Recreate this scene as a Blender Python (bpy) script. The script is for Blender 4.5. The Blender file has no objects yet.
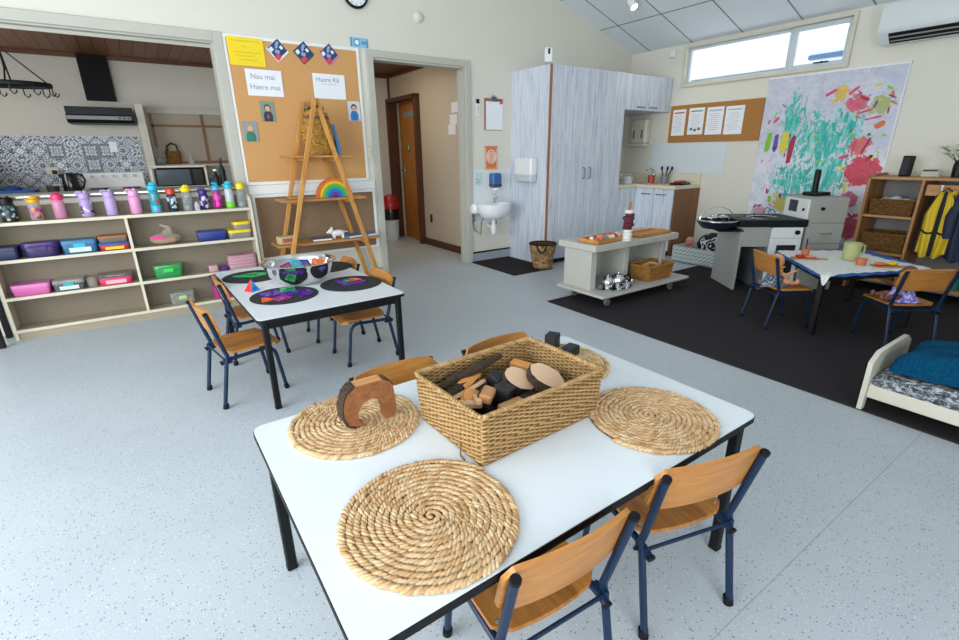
import bpy, math, random
from mathutils import Vector, Matrix, Euler
PI = math.pi
R_ = random.Random(7)
SC = bpy.context.scene
C = SC.collection

# ------------------------------------------------------------------ camera, world, lights, exposure
cam = bpy.data.cameras.new('camera')
cam.sensor_width = 36.0
cam.lens = 476.276 / 959 * 36.0
cam.clip_start = 0.05
cam.clip_end = 200
cam_o = bpy.data.objects.new('camera', cam)
C.objects.link(cam_o)
yaw, pitch, roll = math.radians(34.386), math.radians(19.28), math.radians(0.664)
fw = Vector((math.sin(yaw)*math.cos(pitch), math.cos(yaw)*math.cos(pitch), -math.sin(pitch)))
rt = Vector((math.cos(yaw), -math.sin(yaw), 0))
dn = fw.cross(rt)
r2 = rt*math.cos(roll) + dn*math.sin(roll)
d2 = dn*math.cos(roll) - rt*math.sin(roll)
cm = Matrix((r2, -d2, -fw)).transposed().to_4x4()
cm.translation = Vector((0, 0, 1.2))
cam_o.matrix_world = cm
SC.camera = cam_o

wd = bpy.data.worlds.new('sky')
SC.world = wd
wd.use_nodes = True
wn = wd.node_tree
wn.nodes.clear()
w_out = wn.nodes.new('ShaderNodeOutputWorld')
w_bg = wn.nodes.new('ShaderNodeBackground')
w_bg.inputs[0].default_value = (0.80, 0.90, 1.0, 1)
w_bg.inputs[1].default_value = 2.6
wn.links.new(w_bg.outputs[0], w_out.inputs[0])

def area(name, loc, target, size, size_y, power, col=(1, 1, 1), spread=PI):
    l = bpy.data.lights.new(name, 'AREA')
    l.shape = 'RECTANGLE'; l.size = size; l.size_y = size_y
    l.energy = power; l.color = col; l.spread = spread
    o = bpy.data.objects.new(name, l)
    C.objects.link(o)
    o.location = loc
    o.rotation_euler = (Vector(target) - Vector(loc)).to_track_quat('-Z', 'Y').to_euler()
    return o
# daylight through the glazed doors on the left, the front windows and the high window on the right
area('daylight_left', (-2.62, 1.3, 1.35), (1.0, 2.2, 0.6), 3.4, 1.9, 160, (0.90, 0.96, 1.0))
area('daylight_front', (-0.7, -2.22, 1.5), (0.3, 3.5, 1.6), 2.1, 1.4, 95, (0.92, 0.97, 1.0))
area('kitchen_fill', (-2.14, 5.9, 1.5), (0.5, 6.2, 1.2), 1.2, 0.9, 26, (0.95, 0.98, 1.0))  # unseen fill added to brighten the kitchen; the wall here has no window
area('hall_lamp_unseen', (2.3, 5.7, 2.24), (2.6, 6.0, 0.0), 0.3, 0.3, 11, (1.0, 0.84, 0.66))  # unseen warm lamp added to light the hall, without a fitting
SC.view_settings.view_transform = 'Standard'
SC.view_settings.look = 'None'
SC.view_settings.gamma = 1.0
SC.view_settings.use_curve_mapping = False
SC.view_settings.exposure = -0.02

# ------------------------------------------------------------------ materials
def lin(c):
    if isinstance(c, str):
        c = tuple(int(c[i:i+2], 16)/255 for i in (0, 2, 4))
    return tuple(x/12.92 if x <= 0.04045 else ((x+0.055)/1.055)**2.4 for x in c[:3]) + (1.0,)

MATS = {}
class NT:
    def __init__(s, name):
        s.m = bpy.data.materials.new(name); s.m.use_nodes = True
        s.t = s.m.node_tree
        s.b = s.t.nodes['Principled BSDF']
        s.out = s.t.nodes['Material Output']
    def n(s, typ, **kw):
        nd = s.t.nodes.new('ShaderNode' + typ)
        for k, v in kw.items(): setattr(nd, k, v)
        return nd
    def l(s, a, b): s.t.links.new(a, b)
    def co(s, kind='Object', scale=(1, 1, 1), rot=(0, 0, 0), loc=(0, 0, 0)):
        tc = s.n('TexCoord'); mp = s.n('Mapping')
        mp.inputs['Scale'].default_value = scale; mp.inputs['Rotation'].default_value = rot; mp.inputs['Location'].default_value = loc
        s.l(tc.outputs[kind], mp.inputs[0])
        return mp.outputs[0]
    def noise(s, vec, scale=5, detail=3, rough=0.5, dist=0.0):
        nz = s.n('TexNoise')
        nz.inputs['Scale'].default_value = scale; nz.inputs['Detail'].default_value = detail
        nz.inputs['Roughness'].default_value = rough; nz.inputs['Distortion'].default_value = dist
        if vec is not None: s.l(vec, nz.inputs['Vector'])
        return nz.outputs['Fac']
    def ramp(s, fac, stops, interp='LINEAR'):
        r = s.n('ValToRGB'); r.color_ramp.interpolation = interp
        el = r.color_ramp.elements
        while len(el) < len(stops): el.new(0.5)
        for e, (p, c) in zip(el, stops):
            e.position = p; e.color = lin(c) if isinstance(c, str) else (c, c, c, 1)
        s.l(fac, r.inputs[0])
        return r.outputs[0]
    def mix(s, fac, a, b, mode='MIX'):
        mx = s.n('Mix', data_type='RGBA', blend_type=mode)
        for sock, v in ((mx.inputs[0], fac), (mx.inputs[6], a), (mx.inputs[7], b)):
            if isinstance(v, (int, float)): sock.default_value = v
            elif isinstance(v, str): sock.default_value = lin(v)
            else: s.l(v, sock)
        return mx.outputs[2]
    def math(s, op, a, b=0.0):
        nd = s.n('Math', operation=op)
        for i, v in enumerate((a, b)):
            if isinstance(v, (int, float)): nd.inputs[i].default_value = v
            else: s.l(v, nd.inputs[i])
        return nd.outputs[0]
    def bump(s, h, strength=0.2, dist=0.01):
        b = s.n('Bump'); b.inputs['Strength'].default_value = strength; b.inputs['Distance'].default_value = dist
        s.l(h, b.inputs['Height']); s.l(b.outputs[0], s.b.inputs['Normal'])
    def col(s, v): s.l(v, s.b.inputs['Base Color'])
    def rough(s, v): s.b.inputs['Roughness'].default_value = v

def plain(name, c, rough=0.55, metal=0.0, var=0.06, spec=0.5, nscale=12, trans=0.0, bump=0.0):
    """a plain colour with a faint mottling and optional grain bump"""
    if name in MATS: return MATS[name]
    k = NT(name)
    base = lin(c)
    hsv = k.n('HueSaturation'); hsv.inputs['Color'].default_value = base
    f = k.noise(k.co('Object'), nscale, 3)
    v = k.math('MULTIPLY_ADD', f, 2*var); k.t.nodes[-1].inputs[2].default_value = 1-var
    k.l(v, hsv.inputs['Value'])
    k.col(hsv.outputs[0])
    k.rough(rough); k.b.inputs['Metallic'].default_value = metal
    k.b.inputs['Specular IOR Level'].default_value = spec
    if trans: k.b.inputs['Transmission Weight'].default_value = trans
    if bump: k.bump(k.noise(k.co('Object'), 90, 4), bump, 0.003)
    MATS[name] = k.m
    return k.m

def wood(name, a, b, axis=0, scale=1.0, rough=0.42, bump=0.05):
    """long-grained timber between two colours, grain along the axis"""
    if name in MATS: return MATS[name]
    k = NT(name)
    sc = [14*scale]*3; sc[axis] = 1.1*scale
    v = k.co('Object', tuple(sc))
    f = k.noise(v, 1.6, 5, 0.6, 0.9)
    f2 = k.noise(v, 7.0, 3, 0.6, 0.2)
    g = k.math('MULTIPLY_ADD', f2, 0.35); k.l(f, k.t.nodes[-1].inputs[2])
    k.col(k.ramp(g, [(0.42, a), (0.82, b)]))
    k.rough(rough)
    k.bump(g, bump, 0.002)
    MATS[name] = k.m
    return k.m

def island(name, cols, rough=0.7, noise=0.25):
    """every strand gets its own tint"""
    if name in MATS: return MATS[name]
    k = NT(name)
    g = k.n('NewGeometry')
    stops = [(i/(len(cols)-1), c) for i, c in enumerate(cols)]
    c = k.ramp(g.outputs['Random Per Island'], stops)
    f = k.noise(k.co('Object'), 220, 3)
    k.col(k.mix(noise, c, k.ramp(f, [(0.3, 0.25), (0.7, 1.0)]), 'MULTIPLY'))
    k.rough(rough); k.b.inputs['Specular IOR Level'].default_value = 0.25
    MATS[name] = k.m
    return k.m

def glassy(name, tint, opacity=0.25, rough=0.08):
    """thin clear plastic or glass: part see-through, part tinted body, with a gloss"""
    if name in MATS: return MATS[name]
    k = NT(name)
    k.b.inputs['Base Color'].default_value = lin(tint); k.rough(rough)
    tr = k.n('BsdfTransparent'); mx = k.n('MixShader'); fr = k.n('LayerWeight'); fr.inputs[0].default_value = 0.25
    fac = k.math('MULTIPLY_ADD', fr.outputs['Facing'], 0.5); k.t.nodes[-1].inputs[2].default_value = opacity
    k.l(fac, mx.inputs[0]); k.l(tr.outputs[0], mx.inputs[1]); k.l(k.b.outputs[0], mx.inputs[2]); k.l(mx.outputs[0], k.out.inputs[0])
    MATS[name] = k.m
    return k.m

def glow(name, c, strength):
    if name in MATS: return MATS[name]
    k = NT(name)
    k.b.inputs['Base Color'].default_value = lin(c)
    k.b.inputs['Emission Color'].default_value = lin(c); k.b.inputs['Emission Strength'].default_value = strength
    MATS[name] = k.m
    return k.m

# ------------------------------------------------------------------ mesh builder
def sphere_template(seg, rings):
    v = [(0, 0, 1)]
    for i in range(1, rings):
        t = PI*i/rings
        for j in range(seg):
            p = 2*PI*j/seg
            v.append((math.sin(t)*math.cos(p), math.sin(t)*math.sin(p), math.cos(t)))
    v.append((0, 0, -1))
    f = [(0, 1+j, 1+(j+1) % seg) for j in range(seg)]
    for i in range(rings-2):
        a = 1+i*seg; b = a+seg
        f += [(a+j, b+j, b+(j+1) % seg, a+(j+1) % seg) for j in range(seg)]
    a = 1+(rings-2)*seg; last = len(v)-1
    f += [(a+j, last, a+(j+1) % seg) for j in range(seg)]
    return v, f
ST = {}

class MB:
    def __init__(s): s.v = []; s.f = []; s.mi = []
    def add(s, v, f, mat=0, M=None):
        o = len(s.v)
        s.v += [tuple(M @ Vector(p)) for p in v] if M is not None else [tuple(p) for p in v]
        s.f += [tuple(o+i for i in q) for q in f]
        s.mi += [mat]*len(f)
        return s
    def box(s, c, d, bev=0.0, mat=0, rot=None, M=None):
        hx, hy, hz = d[0]/2, d[1]/2, d[2]/2
        b = min(bev, hx*0.9, hy*0.9, hz*0.9)
        T = Matrix.Translation(Vector(c))
        if rot is not None: T = T @ (rot.to_4x4() if isinstance(rot, Matrix) else Euler(rot).to_matrix().to_4x4())
        if M is not None: T = M @ T
        if b <= 0:
            v = [(x*hx, y*hy, z*hz) for x in (-1, 1) for y in (-1, 1) for z in (-1, 1)]
            f = [(0, 1, 3, 2), (4, 6, 7, 5), (0, 4, 5, 1), (2, 3, 7, 6), (0, 2, 6, 4), (1, 5, 7, 3)]
            return s.add(v, f, mat, T)
        v = []; idx = {}
        for x in (-1, 1):
            for y in (-1, 1):
                for z in (-1, 1):
                    for a in range(3):
                        p = [x*(hx-b), y*(hy-b), z*(hz-b)]
                        p[a] = (x*hx, y*hy, z*hz)[a]
                        idx[(x, y, z, a)] = len(v); v.append(tuple(p))
        f = []
        for a in range(3):
            o1, o2 = [i for i in range(3) if i != a]
            for sg in (-1, 1):
                q = []
                for u, w in ((-1, -1), (1, -1), (1, 1), (-1, 1)):
                    k = [0, 0, 0]; k[a] = sg; k[o1] = u; k[o2] = w
                    q.append(idx[(*k, a)])
                f.append(q if (sg > 0) == (a != 1) else q[::-1])
        for a in range(3):
            o1, o2 = [i for i in range(3) if i != a]
            for u in (-1, 1):
                for w in (-1, 1):
                    k0 = [0, 0, 0]; k0[a] = -1; k0[o1] = u; k0[o2] = w
                    k1 = list(k0); k1[a] = 1
                    f.append([idx[(*k0, o1)], idx[(*k1, o1)], idx[(*k1, o2)], idx[(*k0, o2)]])
        for x in (-1, 1):
            for y in (-1, 1):
                for z in (-1, 1):
                    f.append([idx[(x, y, z, 0)], idx[(x, y, z, 1)], idx[(x, y, z, 2)]])
        return s.add(v, f, mat, T)
    def tube(s, pts, r, seg=8, closed=False, mat=0, M=None, flat=1.0):
        P = [Vector(p) for p in pts]; n = len(P)
        rad = r if isinstance(r, (list, tuple)) else [r]*n
        v = []; up = None
        for i in range(n):
            if closed: t = P[(i+1) % n]-P[i-1]
            else: t = P[min(i+1, n-1)]-P[max(i-1, 0)]
            t.normalize()
            if up is None:
                up = Vector((0, 0, 1)) if abs(t.z) < 0.9 else Vector((1, 0, 0))
            a = up - t*up.dot(t)
            if a.length < 1e-6: a = t.orthogonal()
            a.normalize(); up = a
            b = t.cross(a)
            for j in range(seg):
                q = 2*PI*(j+0.5)/seg
                v.append(P[i] + (a*math.cos(q)*flat + b*math.sin(q))*rad[i])
        f = []
        for i in range(n if closed else n-1):
            k = ((i+1) % n)*seg; i0 = i*seg
            f += [(i0+j, i0+(j+1) % seg, k+(j+1) % seg, k+j) for j in range(seg)]
        if not closed:
            f += [tuple(range(seg))[::-1], tuple(range((n-1)*seg, n*seg))]
        return s.add(v, f, mat, M)
    def cyl(s, p, q, r, r2=None, seg=16, mat=0, M=None):
        return s.tube([p, q], [r, r if r2 is None else r2], seg, False, mat, M)
    def lathe(s, prof, c=(0, 0, 0), seg=24, mat=0, M=None, sx=1, sy=1):
        v = []; f = []
        n = len(prof)
        for r, z in prof:
            for j in range(seg):
                a = 2*PI*j/seg
                v.append((c[0]+r*sx*math.cos(a), c[1]+r*sy*math.sin(a), c[2]+z))
        for i in range(n-1):
            f += [(i*seg+j, i*seg+(j+1) % seg, (i+1)*seg+(j+1) % seg, (i+1)*seg+j) for j in range(seg)]
        f += [tuple(range(seg))[::-1], tuple(range((n-1)*seg, n*seg))]
        return s.add(v, f, mat, M)
    def ell(s, c, ax, seg=8, rings=5, mat=0, M=None):
        """ellipsoid: centre and three axis vectors (or three radii)"""
        if (seg, rings) not in ST: ST[(seg, rings)] = sphere_template(seg, rings)
        tv, tf = ST[(seg, rings)]
        if not hasattr(ax[0], '__len__'):
            ax = ((ax[0], 0, 0), (0, ax[1], 0), (0, 0, ax[2]))
        X, Y, Z = ax
        v = [(c[0]+p[0]*X[0]+p[1]*Y[0]+p[2]*Z[0], c[1]+p[0]*X[1]+p[1]*Y[1]+p[2]*Z[1], c[2]+p[0]*X[2]+p[1]*Y[2]+p[2]*Z[2]) for p in tv]
        return s.add(v, tf, mat, M)
    def prism(s, poly, z0, z1, mat=0, M=None):
        n = len(poly)
        v = [(x, y, z0) for x, y in poly] + [(x, y, z1) for x, y in poly]
        f = [tuple(range(n))[::-1], tuple(range(n, 2*n))] + [(i, (i+1) % n, n+(i+1) % n, n+i) for i in range(n)]
        return s.add(v, f, mat, M)
    def grid(s, fn, nu, nv, mat=0, M=None, thick=None):
        v = [fn(i/(nu-1), j/(nv-1)) for i in range(nu) for j in range(nv)]
        f = [(i*nv+j, (i+1)*nv+j, (i+1)*nv+j+1, i*nv+j+1) for i in range(nu-1) for j in range(nv-1)]
        if thick:
            o = len(v)
            V2 = [(Vector(p)+Vector(thick)) for p in v]
            f2 = [tuple(o+k for k in q)[::-1] for q in f]
            rim = [i*nv for i in range(nu)] + [(nu-1)*nv+j for j in range(1, nv)] + [i*nv+nv-1 for i in range(nu-2, -1, -1)] + [j for j in range(nv-2, 0, -1)]
            m = len(rim)
            f = f + f2 + [(rim[(i+1) % m], rim[i], o+rim[i], o+rim[(i+1) % m]) for i in range(m)]
            v = v + V2
        return s.add(v, f, mat, M)
    def build(s, name, mat, parent=None, sharp=35, loc=(0, 0, 0), rot=(0, 0, 0)):
        me = bpy.data.meshes.new(name)
        me.from_pydata([tuple(p) for p in s.v], [], s.f)
        mats = mat if isinstance(mat, (list, tuple)) else [mat]
        for m in mats: me.materials.append(m)
        me.polygons.foreach_set('material_index', s.mi)
        me.polygons.foreach_set('use_smooth', [True]*len(s.f))
        me.update()
        if len(s.f) < 30000:
            import bmesh
            bm = bmesh.new(); bm.from_mesh(me)
            bmesh.ops.recalc_face_normals(bm, faces=bm.faces)
            bm.to_mesh(me); bm.free()
        me.set_sharp_from_angle(angle=math.radians(sharp))
        o = bpy.data.objects.new(name, me)
        C.objects.link(o)
        o.location = loc; o.rotation_euler = rot
        if parent is not None: o.parent = parent
        return o

def tag(o, label, cat, group=None):
    o['label'] = label; o['category'] = cat
    if group: o['group'] = group
    return o
def thing(name, label, cat, loc=(0, 0, 0), rz=0.0, group=None, rot=None):
    o = bpy.data.objects.new(name, None)
    o.empty_display_size = 0.05
    C.objects.link(o); o.location = loc; o.rotation_euler = rot if rot else (0, 0, rz)
    return tag(o, label, cat, group)
def solo(mb, name, mat, label, cat, loc=(0, 0, 0), rz=0.0, group=None, sharp=35, rot=None):
    return tag(mb.build(name, mat, None, sharp, loc, rot if rot else (0, 0, rz)), label, cat, group)
def struct(mb, name, mat, parent=None, sharp=35):
    o = mb.build(name, mat, parent, sharp)
    if parent is None: o['kind'] = 'structure'
    return o
def dup(root, loc, rz, label, group=None):
    r = root.copy(); C.objects.link(r); r.location = loc; r.rotation_euler = (0, 0, rz); r['label'] = label
    if group: r['group'] = group
    for ch in list(root.children):
        c = ch.copy(); C.objects.link(c); c.parent = r
        for g in ch.children:
            d = g.copy(); C.objects.link(d); d.parent = c
    return r
def text_mesh(txt, size, M, mat, parent, name='lettering', depth=0.0006, align='CENTER'):
    cu = bpy.data.curves.new('t', 'FONT'); cu.body = txt; cu.size = size; cu.extrude = depth
    cu.align_x = align; cu.align_y = 'CENTER'
    tmp = bpy.data.objects.new('t', cu)
    me = bpy.data.meshes.new_from_object(tmp)
    me.name = name
    me.transform(M)
    me.materials.clear(); me.materials.append(mat)
    o = bpy.data.objects.new(name, me); C.objects.link(o); o.parent = parent
    bpy.data.objects.remove(tmp); bpy.data.curves.remove(cu)
    return o
def rrect(w, d, r, n=5, cx=0, cy=0):
    pts = []
    for sx, sy, a0 in ((1, 1, 0), (-1, 1, PI/2), (-1, -1, PI), (1, -1, 1.5*PI)):
        for i in range(n+1):
            a = a0 + PI/2*i/n
            pts.append((cx+sx*(w/2-r)+r*math.cos(a), cy+sy*(d/2-r)+r*math.sin(a)))
    return pts
def arc(cx, cy, r, a0, a1, n):
    return [(cx+r*math.cos(a0+(a1-a0)*i/n), cy+r*math.sin(a0+(a1-a0)*i/n)) for i in range(n+1)]
# planes: WALLY maps (x, z, out) of the back wall, WALLX maps (y, z, out) of the right wall, local xy -> wall
def on_back(x, z, y=4.57):   # local x right, y up, z out of the wall towards the room
    return Matrix(((1, 0, 0, x), (0, 0, -1, y), (0, 1, 0, z), (0, 0, 0, 1)))
def on_right(y, z, x=5.565): # local x along -Y, y up, z out of the wall towards -X
    return Matrix(((0, 0, -1, x), (-1, 0, 0, y), (0, 1, 0, z), (0, 0, 0, 1)))
UP = Matrix.Identity(4)

# ------------------------------------------------------------------ material palette
paint = plain('wall_paint', 'd9d5c8', 0.75, var=0.02, nscale=3)
trimp = plain('trim_paint', 'b9b7ac', 0.5, var=0.02)
white = plain('white_plastic', 'e8e8e6', 0.35, var=0.02)
paper = plain('paper', 'e9eaee', 0.8, var=0.02)
black = plain('black_plastic', '0a0b0d', 0.45, spec=0.3)
steel = plain('stainless_steel', 'd0d0d0', 0.16, 1.0, 0.03)
chrome = plain('chrome', 'dcdcdc', 0.08, 1.0, 0.02)
navy = plain('navy_steel', '08233f', 0.38, var=0.05, spec=0.4)
blackm = plain('black_steel', '0c0d0f', 0.5, spec=0.25)
rubber = plain('rubber', '0d0f12', 0.7, spec=0.25)
laminate = plain('table_laminate', 'dbe0e3', 0.3, var=0.015)
ply = wood('amber_plywood', '8f5526', 'c28643', 0, 0.8, 0.36)
plyy = wood('amber_plywood_seat', '874e1a', 'bd7e36', 1, 0.8, 0.36)
pine = wood('pine', 'a8692c', 'cf954a', 2, 1.0, 0.5)
pineh = wood('pine_shelf', 'a0692f', 'c48d4c', 0, 1.0, 0.5)
cream = plain('cream_melamine_shaded', 'a0937a', 0.5, var=0.02)  # tan melamine, darkened to include the shade inside the shelves
creame = plain('cream_edging', 'd3c9b2', 0.45, var=0.02)
cream_shade = plain('cream_back_shaded', '7f7360', 0.6, var=0.03)  # shelf back darkened further, its shade painted into the colour
straw = island('straw', ['b48a5c', 'cda67a', 'd9b88c', 'c49a6a', 'dfc39c', 'cfaa7c'], 0.7, 0.4)
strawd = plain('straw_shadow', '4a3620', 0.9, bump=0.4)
wick = island('wicker', ['967448', 'b28e5e', 'c29e6e', 'a58252', 'bb9762'], 0.7, 0.4)
wickd = plain('wicker_core', '6b4f2a', 0.9, bump=0.4)
wbrown = island('brown_wicker', ['6a4620', '8e6330', 'a1733c', '7a5428'], 0.7)
wbrownd = plain('brown_wicker_core', '4d3216', 0.9)
# ================================================================== SETTING
YA, XB = 4.57, 5.565
def slope(x): return 2.375 + 0.328*(XB-x) if x > 1.2 else 2.375 + 0.328*(XB-1.2) - 0.328*(1.2-x)

# floor: speckled pale blue-grey vinyl with one weld seam
k = NT('speckled_vinyl')
v = k.co('Object')
vo = k.n('TexVoronoi'); vo.inputs['Scale'].default_value = 125; k.l(v, vo.inputs['Vector'])
cellr = k.n('SeparateColor'); k.l(vo.outputs['Color'], cellr.inputs[0])
near = k.math('LESS_THAN', vo.outputs['Distance'], 0.33)
dark = k.math('MULTIPLY', near, k.math('GREATER_THAN', cellr.outputs[0], 0.80))
lite = k.math('MULTIPLY', near, k.math('LESS_THAN', cellr.outputs[1], 0.16))
base = k.ramp(k.noise(v, 1.3, 4, 0.6), [(0.3, 'b6bec3'), (0.7, 'c0c7cc')])
fine = k.ramp(k.noise(v, 260, 2), [(0.35, 0.80), (0.65, 1.0)])
c = k.mix(1.0, base, fine, 'MULTIPLY')
c = k.mix(k.math('MULTIPLY', dark, 0.75), c, '5d6a75')
c = k.mix(k.math('MULTIPLY', lite, 0.4), c, 'e2e6e8')
sp = k.n('SeparateXYZ'); k.l(v, sp.inputs[0])
seam = k.math('LESS_THAN', k.math('ABSOLUTE', k.math('ADD', sp.outputs[1], -0.40)), 0.0018)
seam = k.math('MULTIPLY', seam, k.math('GREATER_THAN', sp.outputs[0], -2.0))
c = k.mix(k.math('MULTIPLY', seam, 0.38), c, '6a675c')
k.col(c); k.rough(0.38); k.b.inputs['Specular IOR Level'].default_value = 0.4
vinyl = k.m
struct(MB().box((1.5, 3.1, -0.03), (8.6, 11.0, 0.06)), 'floor', vinyl)

WM = Matrix(((1, 0, 0, 0), (0, 0, 1, YA), (0, 1, 0, 0), (0, 0, 0, 1)))
def rect(x0, x1, z0, z1): return [(x0, z0), (x1, z0), (x1, z1), (x0, z1)]
m = MB()
m.prism(rect(-2.8, -1.62, 0, 2.03), 0, 0.12, 0, WM)
m.prism(rect(-1.62, 0.68, 0, 0.93), 0, 0.12, 0, WM)
m.prism(rect(0.68, 1.975, 0, 2.03), 0, 0.12, 0, WM)
m.prism(rect(2.97, 5.685, 0, 2.03), 0, 0.12, 0, WM)
m.prism([(-2.8, 2.03), (5.685, 2.03), (5.685, slope(5.685)+0.03), (1.2, slope(1.2)+0.03), (-2.8, slope(-2.8)+0.03)], 0, 0.12, 0, WM)
struct(m, 'wall_back', paint)

wy0, wy1, wz0, wz1 = 2.13, 3.765, 1.935, 2.335
m = MB()
m.box((5.625, 1.105, wz0/2), (0.12, 6.93, wz0))
m.box((5.625, 1.105, (wz1+2.42)/2), (0.12, 6.93, 2.42-wz1))
m.box((5.625, (wy0-2.36)/2, (wz0+wz1)/2), (0.12, wy0+2.36, wz1-wz0))
m.box((5.625, (wy1+4.57)/2, (wz0+wz1)/2), (0.12, 4.57-wy1, wz1-wz0))
struct(m, 'wall_right', paint)
m = MB()
m.box((-2.76, 1.135, 0.175), (0.12, 6.99, 0.35))
m.box((-2.76, 1.135, 2.40), (0.12, 6.99, 0.35))
m.box((-2.76, -1.43, 1.29), (0.12, 1.86, 1.88)); m.box((-2.76, 3.87, 1.29), (0.12, 1.50, 1.88))
struct(m, 'wall_left', paint)
m = MB()
FM = Matrix(((1, 0, 0, 0), (0, 0, 1, -2.42), (0, 1, 0, 0), (0, 0, 0, 1)))
m.prism(rect(-2.8, -1.8, 0, 2.3), 0, 0.12, 0, FM); m.prism(rect(0.4, 5.685, 0, 2.3), 0, 0.12, 0, FM)
m.prism(rect(-1.8, 0.4, 0, 0.7), 0, 0.12, 0, FM)
m.prism([(-2.8, 2.3), (5.685, 2.3), (5.685, slope(5.685)+0.03), (1.2, slope(1.2)+0.03), (-2.8, slope(-2.8)+0.03)], 0, 0.12, 0, FM)
struct(m, 'wall_front', paint)
alu = plain('window_aluminium', 'c3cad0', 0.4, 0.0, 0.02)
m = MB()
for y in (-0.48, 0.7, 1.9, 3.08): m.box((-2.76, y, 1.29), (0.06, 0.05, 1.87))
for z in (0.38, 2.2): m.box((-2.76, 1.3, z), (0.06, 3.58, 0.05))
struct(m, 'window_2', alu)
m = MB()
for x in (-1.78, -0.7, 0.38): m.box((x, -2.36, 1.5), (0.05, 0.06, 1.58))
for z in (0.73, 2.27): m.box((-0.7, -2.36, z), (2.18, 0.06, 0.05))
struct(m, 'window_3', alu)

# sloping ceiling of big grey panels with dark joints
k = NT('ceiling_panels')
v = k.co('Object'); sp = k.n('SeparateXYZ'); k.l(v, sp.inputs[0])
def joint(sock, step, w):
    q = k.math('FRACT', k.math('ADD', k.math('DIVIDE', sock, step), 0.5))
    return k.math('LESS_THAN', k.math('MULTIPLY', k.math('ABSOLUTE', k.math('ADD', q, -0.5)), step), w)
j = k.math('MAXIMUM', joint(sp.outputs[0], 0.697, 0.008), joint(sp.outputs[1], 0.578, 0.008))
k.col(k.mix(j, k.mix(k.noise(v, 40, 4), 'dbe2e6', 'e4e9ec'), '7c868c')); k.rough(0.85)
k.bump(k.math('SUBTRACT', 1.0, j), 0.5, 0.01)
panel = k.m
def ceil(name, x0, z0, dx, sgn):
    L = math.hypot(dx, dx*0.328)
    ax = Vector((sgn, 0, 0.328)).normalized(); ay = Vector((0, 1, 0)); az = ax.cross(ay)
    up = -0.03 if az.z < 0 else 0.03
    o = struct(MB().box((L/2, -3.2, up), (L, 7.0, 0.06)), name, panel)
    mw = Matrix((ax, ay, az)).transposed().to_4x4(); mw.translation = (x0, 4.30, z0)
    o.matrix_world = mw
    return o
ceil('ceiling_right', 5.60, 2.3635, 4.40, -1)
ceil('ceiling_left', -2.80, slope(-2.8), 4.0, 1)

# high window in the right wall
m = MB()
for z, h in ((wz0-0.008, 0.032), (wz1+0.008, 0.032)): m.box((5.585, (wy0+wy1)/2, z), (0.10, wy1-wy0+0.07, h), 0.004)
for y in (wy0-0.016, wy1+0.016): m.box((5.585, y, (wz0+wz1)/2), (0.0995, 0.034, wz1-wz0), 0.004)
w1 = struct(m, 'window_1', plain('window_trim', 'ccc7b6', 0.5, var=0.02))
def sash(y0, y1, t, dx):
    m = MB()
    for y in (y0+t/2, y1-t/2): m.box((5.61+dx, y, (wz0+wz1)/2), (0.035, t, wz1-wz0-0.02), 0.003)
    for z in (wz0+0.01+t/2, wz1-0.01-t/2): m.box((5.61+dx, (y0+y1)/2, z), (0.034, y1-y0-2*t, t), 0.003)
    f = struct(m, 'window_sash', alu, w1)
    struct(MB().box((5.612+dx, (y0+y1)/2, (wz0+wz1)/2), (0.005, y1-y0-2*t+0.008, wz1-wz0-0.02-2*t+0.008)), 'window_pane', glassy('clear_glass', 'f4fbff', 0.03, 0.02), f)
sash(2.645, wy1, 0.028, 0.0)
sash(wy0, 2.635, 0.042, -0.012)
struct(MB().box((5.570, 2.34, 1.985), (0.016, 0.13, 0.012), 0.004).cyl((5.575, 2.33, 1.985), (5.555, 2.33, 1.985), 0.009), 'window_latch', black, w1)

# architraves of the serving opening and the doorway, jamb linings
m = MB()
m.box((0.715, YA-0.012, 1.50), (0.07, 0.024, 1.20), 0.004); m.box((-0.47, YA-0.012, 2.065), (2.30, 0.0245, 0.07), 0.004); m.box((-1.655, YA-0.012, 1.5), (0.07, 0.024, 1.2), 0.004)
m.box((0.675, YA+0.06, 1.49), (0.012, 0.121, 1.10)); m.box((-0.47, YA+0.06, 2.025), (2.28, 0.1215, 0.012)); m.box((-1.61, YA+0.06, 1.49), (0.012, 0.121, 1.1))
m.box((-0.47, YA+0.07, 2.012), (2.28, 0.012, 0.03))
struct(m, 'trim_1', trimp)
m = MB()
m.box((1.943, YA-0.012, 1.02), (0.065, 0.024, 2.04), 0.004); m.box((3.003, YA-0.012, 1.02), (0.065, 0.024, 2.04), 0.004); m.box((2.473, YA-0.012, 2.065), (1.125, 0.0245, 0.06), 0.004)
m.box((1.979, YA+0.06, 1.01), (0.012, 0.1215, 2.02)); m.box((2.966, YA+0.06, 1.01), (0.012, 0.1215, 2.02)); m.box((2.473, YA+0.06, 2.025), (0.99, 0.122, 0.012))
m.box((2.955, YA+0.075, 1.01), (0.012, 0.03, 2.0)); m.box((1.99, YA+0.075, 1.01), (0.012, 0.03, 2.0))
struct(m, 'trim_2', trimp)
# coved skirting with a black capping strip
sk = plain('cove_vinyl', '9aa4ab', 0.5, var=0.03)
m = MB().box((3.31, YA-0.006, 0.05), (0.545, 0.012, 0.10)); m.box((3.31, YA-0.008, 0.108), (0.545, 0.016, 0.016), mat=1)
m.box((0.82, YA-0.006, 0.05), (0.15, 0.012, 0.10)); m.box((1.86, YA-0.006, 0.05), (0.1, 0.012, 0.10))
struct(m, 'baseboard_back', [sk, black])
m = MB().box((XB-0.006, 3.25, 0.05), (0.012, 0.3, 0.10)); m.box((XB-0.006, 0.2, 0.05), (0.012, 4.8, 0.10))
struct(m, 'baseboard_right', sk)

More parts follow.
